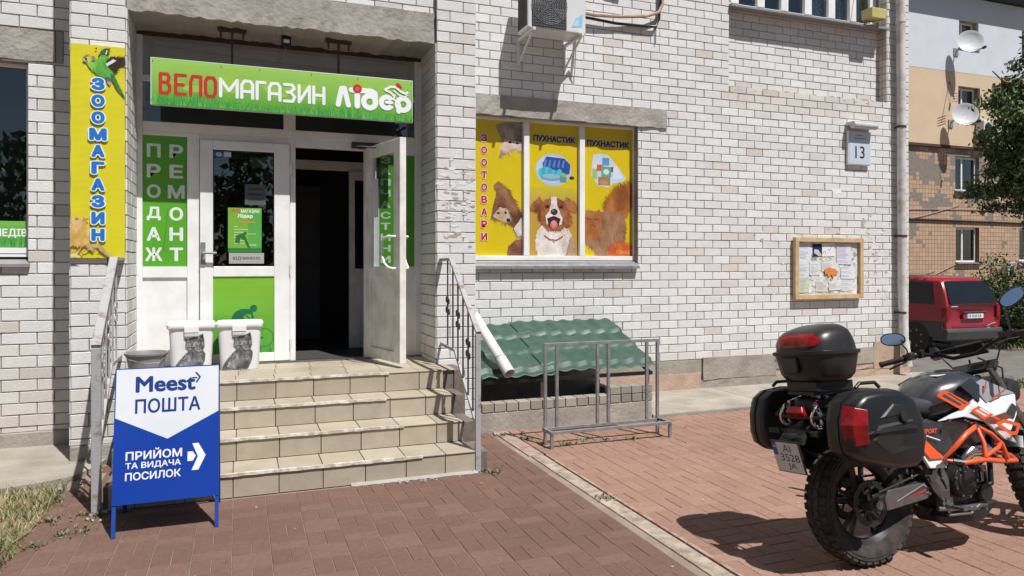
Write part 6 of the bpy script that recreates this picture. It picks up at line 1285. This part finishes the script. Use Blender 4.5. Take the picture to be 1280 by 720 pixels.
# ---- front end, turned with the bars
m_ = MB(MS)
for s_ in (-1, 1):
    y = s_*.095; a0 = axl+Vector((-.03, y, -.02)); m_.tube([a0, a0+sax*.32], .028, 14); 
fork = pb(m_, 'fork', 'black_metal', smooth=True)
m_ = MB(MS)
for s_ in (-1, 1): y = s_*.095; a0 = axl+Vector((-.03, y, -.02)); m_.tube([a0+sax*.30, a0+sax*.80], .021, 14)
pb(m_, 'fork_tube', 'alloy', fork, smooth=True)
m_ = MB(MS); c = head; m_.obox(tuple(c+sax*.0), (.09, .25, .03), (0, R(-34), 0)); m_.obox(tuple(c-sax*.16), (.09, .25, .035), (0, R(-34), 0)); pb(m_, 'triple_clamp', 'dark_alloy', fork, bevel=.005)
m_ = MB(MS); n = 18; secs = []
for k in range(n+1):
    a = R(-20+150*k/n); r_ = .36; secs.append([tuple(axl+Vector((math.cos(a+.35)*rr_, y, math.sin(a+.35)*rr_))) for y, rr_ in ((-.065, r_-.02), (-.04, r_+.004), (0, r_+.012), (.04, r_+.004), (.065, r_-.02), (0, r_+.004))])
m_.loft(secs); pb(m_, 'front_fender', 'bike_satin', smooth=True)
bar0 = head+sax*.06+Vector((-.03, 0, 0))
m_ = MB(MS); hb = []
for s_ in (-1, 1): hb.append([bar0+Vector(p_) for p_ in ((0, 0, .03), (0, s_*.07, .03), (-.005, s_*.14, .065), (-.03, s_*.22, .085), (-.075, s_*.32, .085), (-.13, s_*.43, .075))])
pts = [tuple(p_) for p_ in reversed(hb[0])]+[tuple(p_) for p_ in hb[1][1:]]
m_.tube(pts, .012, 10); m_.tube([bar0+Vector((-.015, -.17, .085)), bar0+Vector((-.015, .17, .085))], .007); bars = pb(m_, 'handlebar', 'black_metal', smooth=True)
for s_ in (-1, 1):
    e0, e1 = hb[0 if s_ < 0 else 1][-2], hb[0 if s_ < 0 else 1][-1]; d_ = (e1-e0).normalized()
    m_ = MB(MS); m_.tube([e0+d_*.0, e1+d_*.005], [.018, .017], 12); m_.lathe([(.020, 0), (.020, .012), (.012, .02)], e1+d_*.004, d_, 12); pb(m_, 'grip', 'rubber', bars, smooth=True)
    m_ = MB(MS); m_.obox(tuple(e0-d_*.03+Vector((0, 0, .0))), (.045, .06, .04), (0, 0, s_*-.3)); m_.obox(tuple(e0-d_*.10), (.03, .035, .05), (0, 0, s_*-.3)); m_.tube([e0-d_*.03+Vector((.03, 0, -.005)), e0+d_*.03+Vector((.05, 0, -.02)), e1+Vector((.06, 0, -.035))], [.008, .006, .007], 8); m_.tube([e0-d_*.06+Vector((.03, 0, 0)), e0-d_*.16+Vector((.09, 0, -.03)), head+Vector((.03, s_*.04, -.12))], .005, 6); pb(m_, 'controls', 'bike_black', bars, bevel=.003)
    m_ = MB(MS); m_.obox(tuple(e0-d_*.035+Vector((0, 0, .022))), (.02, .03, .012)); pb(m_, 'switch', 'red_lens', bars, bevel=.002)
    mp = e0-d_*.03; st_ = mp+Vector((.0, s_*.02, .09)); mc = mp+Vector((.045, s_*.085, .135))
    if s_ < 0: st_ = mp+Vector((.0, s_*.01, .15)); mc = mp+Vector((.03, s_*.05, .205))
    m_ = MB(MS); m_.tube([mp, mp+Vector((0, 0, .05)), st_, mc-Vector((0, s_*.05, .015))], .005, 8); arm = pb(m_, 'mirror_arm', 'bike_black', bars, smooth=True)
    ML = MS @ Matrix.Translation(mc) @ Matrix.Rotation(R(20+s_*-8), 4, 'Z') @ Matrix.Rotation(R(s_*(12 if s_ > 0 else 28)), 4, 'X')
    m_ = MB(ML); m_.loft([[(xx, p_[0], p_[1]) for p_ in sell(0, 0, hx_, hy_, 0, 26, 2.3)] for xx, hx_, hy_ in ((-.004, .070, .038), (-.002, .075, .042), (.012, .072, .039), (.026, .05, .026))]); mi = pb(m_, 'mirror', 'bike_black', bars, smooth=True)
    m_ = MB(ML); m_.loft([[(xx, p_[0], p_[1]) for p_ in sell(0, 0, .067, .035, 0, 26, 2.3)] for xx in (-.0065, -.0045)]); pb(m_, 'mirror_glass', 'mirror', bars)
m_ = MB(MS); m_.obox(tuple(head+Vector((.06, 0, .12))), (.03, .15, .09), (0, R(-50), 0)); m_.tube([head+Vector((.05, .03, .06)), head+Vector((.14, .08, -.05)), head+Vector((.05, .06, -.25))], .006); m_.tube([head+Vector((.02, -.03, .06)), head+Vector((.13, -.10, -.02)), head+Vector((.04, -.08, -.25))], .006); m_.lathe([(.026, 0), (.024, .03)], tuple(head+Vector((-.02, -.16, .12))), (0, 0, 1), 16); m_.obox(tuple(head+Vector((-.05, .17, .13))), (.05, .04, .07), (0, .3, 0)); pb(m_, 'dashboard', 'bike_black', bars, bevel=.006)
body([(1.06, .84, .05, .05, 3), (1.12, .85, .10, .08, 3), (1.22, .84, .10, .075, 3), (1.27, .83, .07, .05, 3)], 'headlight_cowl', 'bike_satin')
m_ = MB(); m_.lathe([(.055, 0), (.045, .012), (.02, .016)], (1.262, 0, .83), (1, 0, -.1), 20); pb(m_, 'headlight', 'chrome', smooth=True)
m_ = MB(); g = []
for j in range(9):
    for i in range(11): a = R(-55+110*i/10); g.append((1.19-.04*j*.6+.06*math.cos(a)-.06, .125*math.sin(a)*(1-.03*j), 1.0+j*.035))


# ------------------------------------------------------------------ RED VAN (origin at its rear left corner on the yard; y forward)
G0 = -.35
vn = thing('minivan', 'dark red minivan with grey lower trim parked rear-on beyond the corner of the brick building', 'van', (14.86, 11.05, G0))
VW = .83                                   # half width
def vsec(y, zl, zb_, zr, wl, wb, wr):      # ring of the body shell at distance y
    return [(-wl, y, zl), (-wb, y, zl+.22), (-wb-.01, y, zb_-.25), (-wb+.01, y, zb_), (-wr, y, zr-.07), (-wr+.12, y, zr), (0, y, zr+.02), (wr-.12, y, zr), (wr, y, zr-.07), (wb-.01, y, zb_), (wb+.01, y, zb_-.25), (wb, y, zl+.22), (wl, y, zl)]
m_ = MB()
m_.loft([vsec(.03, .56, 1.00, 1.06, .78, .81, .79), vsec(.0, .50, 1.02, 1.10, .79, .82, .80), vsec(.10, .40, 1.04, 1.36, .80, .83, .74), vsec(.22, .40, 1.05, 1.60, .80, .83, .68), vsec(.30, .40, 1.05, 1.645, .80, .83, .66), vsec(1.2, .38, 1.04, 1.69, .80, .84, .68), vsec(2.6, .38, 1.02, 1.67, .80, .84, .67), vsec(3.2, .38, 1.0, 1.40, .80, .84, .62), vsec(3.7, .38, .98, 1.06, .80, .82, .70), vsec(4.3, .42, .86, .90, .76, .78, .66), vsec(4.45, .5, .70, .74, .66, .68, .6)])
shell = m_.build('body', 'car_red', vn, smooth=True, world=False)
def quadp(name, m, pts, par=vn, th=.008, **k):
    m_ = MB(); V0, V1, V2 = Vector(pts[0]), Vector(pts[1]), Vector(pts[2]); n_ = (V1-V0).cross(V2-V0).normalized()*th
    m_.loft([[tuple(Vector(p_)-n_*.3) for p_ in pts], [tuple(Vector(p_)+n_) for p_ in pts]]); return m_.build(name, m, par, world=False, **k)
def rr_y(z): return .0 if z < 1.10 else (.10*(z-1.10)/.26 if z < 1.36 else .10+.12*(z-1.36)/.24)
def rw(z): return .80-(z-1.06)*.21
gl = []; zs = (1.10, 1.25, 1.40, 1.58)
quadp('rear_window', 'car_glass', [(-rw(1.09)+.06, -.012, 1.105), (rw(1.09)-.06, -.012, 1.105), (rw(1.58)-.07, .20, 1.575), (-rw(1.58)+.07, .20, 1.575)], th=.012)
for s_ in (-1, 1):
    quadp('side_window', 'car_glass', [(s_*(.825), .30, 1.08), (s_*.825, 1.45, 1.08), (s_*.715, 1.45, 1.56), (s_*.705, .46, 1.56)], th=.01*(1 if s_ < 0 else -1)); quadp('side_window', 'car_glass', [(s_*.835, 1.52, 1.08), (s_*.835, 2.5, 1.06), (s_*.705, 2.5, 1.57), (s_*.715, 1.52, 1.57)], th=.01*(1 if s_ < 0 else -1))
    m_ = MB(); m_.loft([[(s_*.70, -.018, z), (s_*.815, -.010, z), (s_*.845, .10, z), (s_*.70, .02, z)] for z in (.78, .80, 1.00, 1.03)]); m_.build('tail_light', 'red_lens', vn, world=False, bevel=.008)
    m_ = MB(); m_.box(s_*.79 if s_ > 0 else -.852, .852 if s_ > 0 else -.79, .04, 4.2, .38, .72) if False else m_.loft([[(s_*.80, y, .36), (s_*.862, y, .38), (s_*.858, y, .70), (s_*.80, y, .72)] for y in (.06, 1.0, 3.0, 4.2)]); m_.build('side_cladding', 'car_grey', vn, world=False, bevel=.01)
    for y in (.72, 3.45):
        m_ = MB(); m_.lathe([(.345, 0), (.345, .02), (.25, .021)], (s_*.845, y, .33), (s_, 0, 0), 28, caps=True); m_.build('wheel_arch', 'black_metal', vn, world=False)
        m_ = MB(); m_.lathe([(.20, -.19), (.30, -.19), (.325, -.16), (.325, -.03), (.30, 0), (.21, .0)], (s_*.868, y, .325), (s_, 0, 0), 32, caps=False); wh = m_.build('wheel', 'rubber', vn, smooth=True, world=False)
        m_ = MB(); m_.lathe([(.21, -.03), (.205, 0), (.19, -.012), (.18, -.05), (.02, -.05)], (s_*.868, y, .325), (s_, 0, 0), 28)
        for k in range(7): a = k*2*math.pi/7; m_.bar((s_*.855, y+.03*math.cos(a), .325+.03*math.sin(a)), (s_*.862, y+.195*math.cos(a), .325+.195*math.sin(a)), .035, .012, up=(1, 0, 0))
        m_.build('rim', 'alloy', wh, world=False)
m_ = MB(); m_.loft([[(-.84, y0_, z), (-.60, y0_-.04, z), (.60, y0_-.04, z), (.84, y0_, z), (.86, .30, z), (-.86, .30, z)] for z, y0_ in ((.30, .04), (.33, -.02), (.50, -.05), (.56, -.03))]); m_.build('rear_bumper', 'car_grey', vn, world=False, bevel=.012)
m_ = MB(); m_.box(-.6, .6, .05, 4.2, .22, .40); m_.tube([(.45, -.02, .27), (.45, .3, .28)], .03); m_.build('underbody', 'black_metal', vn, world=False)
m_ = MB(); m_.box(-.34, .34, -.022, .01, .765, .90); nz2 = m_.build('plate_recess', 'car_red', vn, world=False, bevel=.01)
m_ = MB(); m_.box(-.36, .36, -.045, .0, .895, .925); m_.build('garnish', 'car_grey', vn, world=False, bevel=.01)
m_ = MB(); m_.box(-.26, .26, -.03, -.018, .78, .885); np_ = m_.build('number_plate', 'white_plastic', vn, world=False)
art = Art((-.26, -.031, .78), (1, 0, 0), (0, 0, 1)); art.rect(0, .04, 0, .105, (.03, .12, .45)); 
for k, (x, w_) in enumerate(((.07, .035), (.115, .035), (.18, .03), (.22, .03), (.26, .03), (.30, .03), (.37, .035), (.42, .035))): art.rect(x, x+w_*.45, .02, .085, (.03, .03, .04)); art.rect(x, x+w_, .045 if k % 2 else .02, .055 if k % 2 else .032, (.03, .03, .04))
art.build('plate_print', np_, world=False)
art = Art((-.70, -.003, 1.03), (1, 0, 0), (0, 0, 1)); art.rect(.03, .22, .0, .018, (.6, .6, .6)); art.line([(1.12, -.42), (1.26, -.38), (1.36, -.36)], .012, (.6, .6, .6)); art.rect(1.12, 1.2, -.47, -.455, (.5, .5, .5)); art.O = Vector((-.70, -.006, 1.03)); art.build('badge', vn, world=False)
m_ = MB(); m_.bar((-.62, .01, .62), (.72, .005, .62), .008); m_.build('tailgate_seam', 'black_metal', vn, world=False)
m_ = MB(); m_.tube([(-.3, .9, 1.70), (-.22, .75, 1.78)], .008); m_.build('aerial', 'black_metal', vn, world=False)

# ------------------------------------------------------------------ FAR HOUSE
FY = 20.0
fh = thing('far_apartment_house', 'four storey house with worn tile cladding, white and ochre insulation panels and a slate eave', 'building', (28, FY, G0))
wins = [(25.93, 27.20, 1.66, 3.03), (25.89, 27.20, 4.43, 5.78), (25.93, 27.12, 7.12, 8.48), (25.97, 27.03, 9.95, 11.05), (29.5, 30.9, 4.43, 5.85), (29.5, 30.9, 1.7, 3.05), (29.5, 30.9, 7.1, 8.5), (21.5, 22.8, 4.4, 5.8), (21.5, 22.8, 1.66, 3.0), (33.5, 34.9, 4.43, 5.85), (33.5, 34.9, 1.7, 3.05), (33.5, 34.9, 7.1, 8.5), (29.5, 30.9, 9.9, 11.05), (33.5, 34.9, 9.9, 11.05)]
def panels(name, m, x0, x1, z0_, z1_, yf, yb, par):
    m_ = MB()
    for a, b, c, d in cells(x0, x1, z0_, z1_, wins): m_.box(a, b, yf, yb, c, d)
    return m_.build(name, m, par)
fw = panels('wall', 'tile_facade', 17, 42, .75, 12.0, FY, FY+.5, fh)
m_ = MB(); m_.box(17, 42, FY+.5, FY+12, G0, 12.0); m_.build('house_body', 'wall_mass', fh)
m_ = MB(); m_.box(17, 42, FY-.06, FY+.45, G0-.1, .75); m_.build('foundation', 'concrete', fh)
panels('insulation_panel', 'insul_white', 23.0, 31.9, 9.0, 11.95, FY-.10, FY-.002, fh); panels('insulation_panel', 'insul_ochre', 23.0, 31.9, 6.16, 8.996, FY-.095, FY-.002, fh)
m_ = MB(); m_.box(17, 42, FY-.12, FY-.001, 6.06, 6.14); m_.build('ledge', 'rust', fh)
m_ = MB(); m_.tube([(20, FY-.04, 3.28), (23.4, FY-.04, 3.28), (28, FY-.04, 3.25), (34, FY-.04, 3.2)], .035, 6); m_.build('gas_pipe', 'black_metal', fh)
m_ = MB(); m_.tube([(22, FY-.03, 3.0), (24.5, FY-.03, 3.5), (26.0, FY-.03, 3.85), (27.6, FY-.03, 5.2)], .012, 5); m_.tube([(22, FY-.03, 3.62), (26, FY-.03, 3.72), (31, FY-.03, 3.8)], .014, 5); m_.tube([(22, FY-.03, .9), (24.5, FY-.03, 1.1), (25.9, FY-.03, 1.6)], .015, 5); m_.build('cable', 'plinth_pink', fh)
m_ = MB(); m_.loft([[(x, FY-.62, 12.0), (x, FY-.62, 12.12), (x, FY+6.5, 14.6), (x, FY+6.5, 14.4), (x, FY+.4, 12.0)] for x in (16.5, 42.5)]); roof = m_.build('roof', 'slate', fh)
for i, (a, b, c, d) in enumerate(wins):
    m_ = MB(); frame_rect(m_, a+.01, b-.01, c+.01, d-.01, .07, FY+.14, FY+.20); xm = a+(b-a)*.40; m_.box(xm-.035, xm+.035, FY+.138, FY+.20, c+.08, d-.08); wo = m_.build('window', 'pvc', fh)
    m_ = MB(); m_.box(a+.06, b-.06, FY+.17, FY+.175, c+.06, d-.06); m_.build('pane', 'glass', wo)
    m_ = MB(); m_.box(a-.05, b+.05, FY-.13, FY+.15, c-.05, c+.01); m_.build('sill', 'grey_plastic', wo)
    m_ = MB(); m_.box(a, a+(b-a)*(.3 if i % 2 else .22), FY+.26, FY+.28, c, d); m_.build('curtain', 'curtain', wo)
    m_ = MB(); m_.box(a-.1, b+.1, FY+.47, FY+.49, c-.1, d+.1); m_.build('room', 'dark_interior', wo)
m_ = MB(); m_.box(28.55, 28.95, FY-.22, FY-.01, 1.15, 1.65); m_.build('meter_box', 'dish', fh, bevel=.01); m_ = MB(); m_.tube([(28.75, FY-.24, 1.5), (28.7, FY-.26, 1.3), (28.72, FY-.2, 1.0)], .08, 8); m_.build('meter', 'rust', fh)
def dish(cx, cz, ctr_dy, label, r=.44):
    t = thing('satellite_dish', label, 'satellite dish', (cx, FY-.7, cz), (0, 0, 0), 'satellite dishes on the far house')
    Md = Matrix.Translation((0, 0, 0)) @ Matrix.Rotation(R(-36), 4, 'Z') @ Matrix.Rotation(R(-14), 4, 'X')
    m_ = MB(Md); m_.lathe([(.02, .06), (r*.5, .045), (r*.8, .015), (r, -.03), (r+.012, -.03), (r*.8, .03), (r*.5, .06), (.02, .075)], (0, 0, 0), (0, 1, 0), 32, caps=True); m_.build('reflector', 'dish', t, smooth=True, world=False)
    m_ = MB(); m_.tube([(0, .08, 0), (0, .3, -.05), (0, .62, -.25)], .025); m_.box(-.12, .12, .57, .64, -.4, -.1); m_.build('wall_mount', 'grey_plastic', t, world=False)
    m_ = MB(); m_.tube([(0, -.02, -r), (.12, -.45, -.35)], .012); m_.tube([(-.2, -.02, -r*.9), (.12, -.45, -.35)], .008); m_.cyl((.12, -.52, -.33), (.12, -.40, -.35), .05, n=10); m_.build('feed_arm', 'black_metal', t, world=False)
dish(25.78, 10.0, 0, 'round pale satellite dish below the top window of the far house, on the white panels'); dish(25.50, 7.23, 0, 'round pale satellite dish on the ochre panels of the far house, below the other dish')
t = thing('wall_aerial', 'small rusty television aerial on the ochre panels of the far house', 'aerial', (25.3, FY-.4, 7.9))
m_ = MB(); m_.tube([(25.45, FY-.1, 8.6), (25.2, FY-.5, 7.8)], .015); [m_.tube([(25.0, FY-.55, 7.7+.1*k), (25.42, FY-.5, 7.75+.1*k)], .01) for k in range(4)]; m_.build('rods', 'rust', t)
t = thing('far_air_conditioner', 'pale air conditioner unit beside the lower satellite dish on the far house', 'air conditioner', (27.75, FY-.3, 6.7))
m_ = MB(); m_.box(26.85, 27.6, FY-.45, FY-.12, 6.62, 7.15); m_.build('body', 'ac_body', t, bevel=.02); m_ = MB(); m_.lathe([(.2, 0), (.18, .01)], (27.1, FY-.45, 6.88), (0, -1, 0), 20); m_.build('fan_grille', 'ac_dark', t); m_ = MB(); m_.box(26.9, 26.94, FY-.4, FY-.1, 6.55, 6.62); m_.box(27.5, 27.54, FY-.4, FY-.1, 6.55, 6.62); m_.build('bracket', 'grey_plastic', t)

# ------------------------------------------------------------------ TREE AND SHRUBS
def leaf_cloud(mb, pts, n, size, cols, rnd, flat=.5):
    for k in range(n):
        c = Vector(rnd.choice(pts)); r = c.length*0+pts_r; p_ = c+Vector((rnd.gauss(0, r), rnd.gauss(0, r), rnd.gauss(0, r*.62))); s_ = size*rnd.uniform(.6, 1.3)
        a = Vector((rnd.gauss(0, 1), rnd.gauss(0, 1), rnd.gauss(0, flat))).normalized(); b = a.orthogonal().normalized(); b.rotate(Matrix.Rotation(rnd.uniform(0, 6.28), 3, a)); c2 = a.cross(b)
        col = rnd.choice(cols); q = rnd.uniform(.8, 1.2)
        mb.add([tuple(p_-b*s_), tuple(p_+c2*s_*.45-b*s_*.2), tuple(p_+b*s_), tuple(p_-c2*s_*.45-b*s_*.2)], [(0, 1, 2, 3)], tuple(v*q for v in col))
LC = [(.07, .115, .032), (.095, .15, .045), (.055, .09, .03), (.13, .18, .06), (.18, .23, .09), (.04, .065, .024)]
tr = thing('street_tree', 'dark green leafy tree reaching in from the right in front of the far house', 'tree', (17.25, 10.6, G0))
q = random.Random(51); m_ = MB(); base = Vector((17.25, 10.6, G0))
m_.tube([base, base+Vector((.05, .05, 1.5)), base+Vector((-.05, .1, 3.2)), base+Vector((.1, 0, 5.0)), base+Vector((.2, .1, 7.4))], [.19, .15, .12, .08, .03], 12); trunk = m_.build('trunk', 'bark', tr, smooth=True)
m_ = MB(); tips = []
# limbs aimed so that the crown hangs into the yard side
limbs = [((0, 0, 2.7), (-1.5, .35, 3.5)), ((0, 0, 2.9), (-1.35, -.3, 4.1)), ((0, .05, 3.3), (-1.9, .3, 4.75)), ((0, 0, 3.8), (-2.05, -.1, 5.55)), ((0, 0, 4.3), (-1.55, .5, 6.2)), ((0, 0, 4.8), (-1.1, -.2, 6.8)), ((0, 0, 3.0), (.9, .8, 4.0)), ((0, 0, 3.6), (1.6, -.4, 5.2)), ((0, 0, 4.4), (.9, 1.1, 6.2)), ((0, 0, 3.2), (-.5, 1.5, 4.6)), ((0, 0, 3.4), (.2, -1.4, 4.8)), ((0, 0, 5), (.5, -.6, 7)), ((0, 0, 5.2), (-.5, .3, 7.6)), ((0, 0, 4.0), (-1.2, .2, 4.9))]
for a, b in limbs:
    a, b = Vector(a), Vector(b); b.x *= 1.12; md = (a+b)/2+Vector((q.uniform(-.1, .1), q.uniform(-.1, .1), .12)); m_.tube([base+a, base+md, base+b], [.06, .035, .012], 7)
    for k in range(13):
        t_ = q.uniform(.3, 1); s_ = a.lerp(b, t_); e_ = s_+Vector((q.uniform(-.6, .45), q.uniform(-.5, .5), q.uniform(-.38, .30))); m_.tube([base+s_, base+(s_+e_)/2+Vector((0, 0, .06)), base+e_], [.014, .009, .004], 5)
        for j in range(4): tips.append(tuple(base+s_.lerp(e_, .35+.22*j)))
m_.build('limb', 'bark', tr, smooth=True)
pts_r = .115; m_ = MB(); leaf_cloud(m_, tips, 36000, .055, LC, q); m_.build('crown', 'leaf', tr, kind='stuff')
def shrub(name, label, c, r, h, n, cols, size=.035, grp=None, seed=1):
    t = thing(name, label, 'shrub', c, group=grp); q = random.Random(seed); m_ = MB(); tp = []
    for k in range(16):
        e_ = Vector(c)+Vector((q.gauss(0, r*.5), q.gauss(0, r*.5), h*q.uniform(.35, .95))); m_.tube([c, (Vector(c)+e_)/2+Vector((q.uniform(-.1, .1), 0, .05)), e_], [.012, .009, .004], 5); [tp.append(tuple(Vector(c).lerp(e_, f_))) for f_ in (.3, .5, .7, .85, 1)]
    m_.build('stem', 'bark', t); global pts_r; pts_r = r*.22; m_ = MB(); leaf_cloud(m_, tp, n, size, cols, q); m_.build('foliage', 'leaf', t, kind='stuff')
SC = [(.05, .085, .025), (.07, .11, .035), (.10, .15, .045), (.035, .06, .02)]
for i, (c, r, h, lb, cc) in enumerate((((18.0, 12.9, G0), .5, 1.7, 'bright green shrub just right of the red van', [(.13, .20, .04), (.09, .14, .04), (.18, .24, .05)]), ((17.3, 11.9, G0), .8, 1.15, 'low dark green bush behind the motorcycle mirror', SC), ((18.4, 11.9, G0), .9, 1.7, 'dense dark bush at the right edge below the tree', SC), ((19.8, 13.6, G0), .8, 2.2, 'tall dark bush nearest the right edge in front of the far house', SC), ((22.6, 16.2, G0), 1.1, 1.5, 'bush against the foot of the far house, furthest back', SC))):
    shrub('shrub', lb, c, r, h, 2600, cc, .05, 'shrubs beyond the yard', 60+i)
q = random.Random(71); m_ = MB()
m_.add([(16.2, 11.2, G0+.01), (60, 9.5, G0+.01), (60, 19.9, G0+.01), (16.4, 19.9, G0+.01)], [(0, 1, 2, 3)]); struct(m_, 'verge', 'soil')
weeds('tall_grass', [(q.uniform(16.1, 20), q.uniform(11.0, 14), G0) for _ in range(170)], 'rough grass under the shrubs beyond the yard', 30, .22, None, .3)
# the row of trees across the road behind the viewer, mirrored in the window panes
q = random.Random(81); m_ = MB(); tp = []
for k in range(9):
    cx, cy, hh = -22+k*5.5+q.uniform(-1, 1), -21+q.uniform(-2, 2), q.uniform(6, 9)
    for j in range(60):
        a = q.uniform(0, 6.28); rr_ = q.uniform(.2, 2.4); tp.append((cx+rr_*math.cos(a), cy+rr_*math.sin(a), hh*q.uniform(.15, 1)))
pts_r = .4; leaf_cloud(m_, tp, 14000, .28, LC, q)
tag(m_.build('opposite_trees', 'leaf', None, world=False), 'dark row of trees mirrored in the left window and door glass', 'trees', kind='stuff')
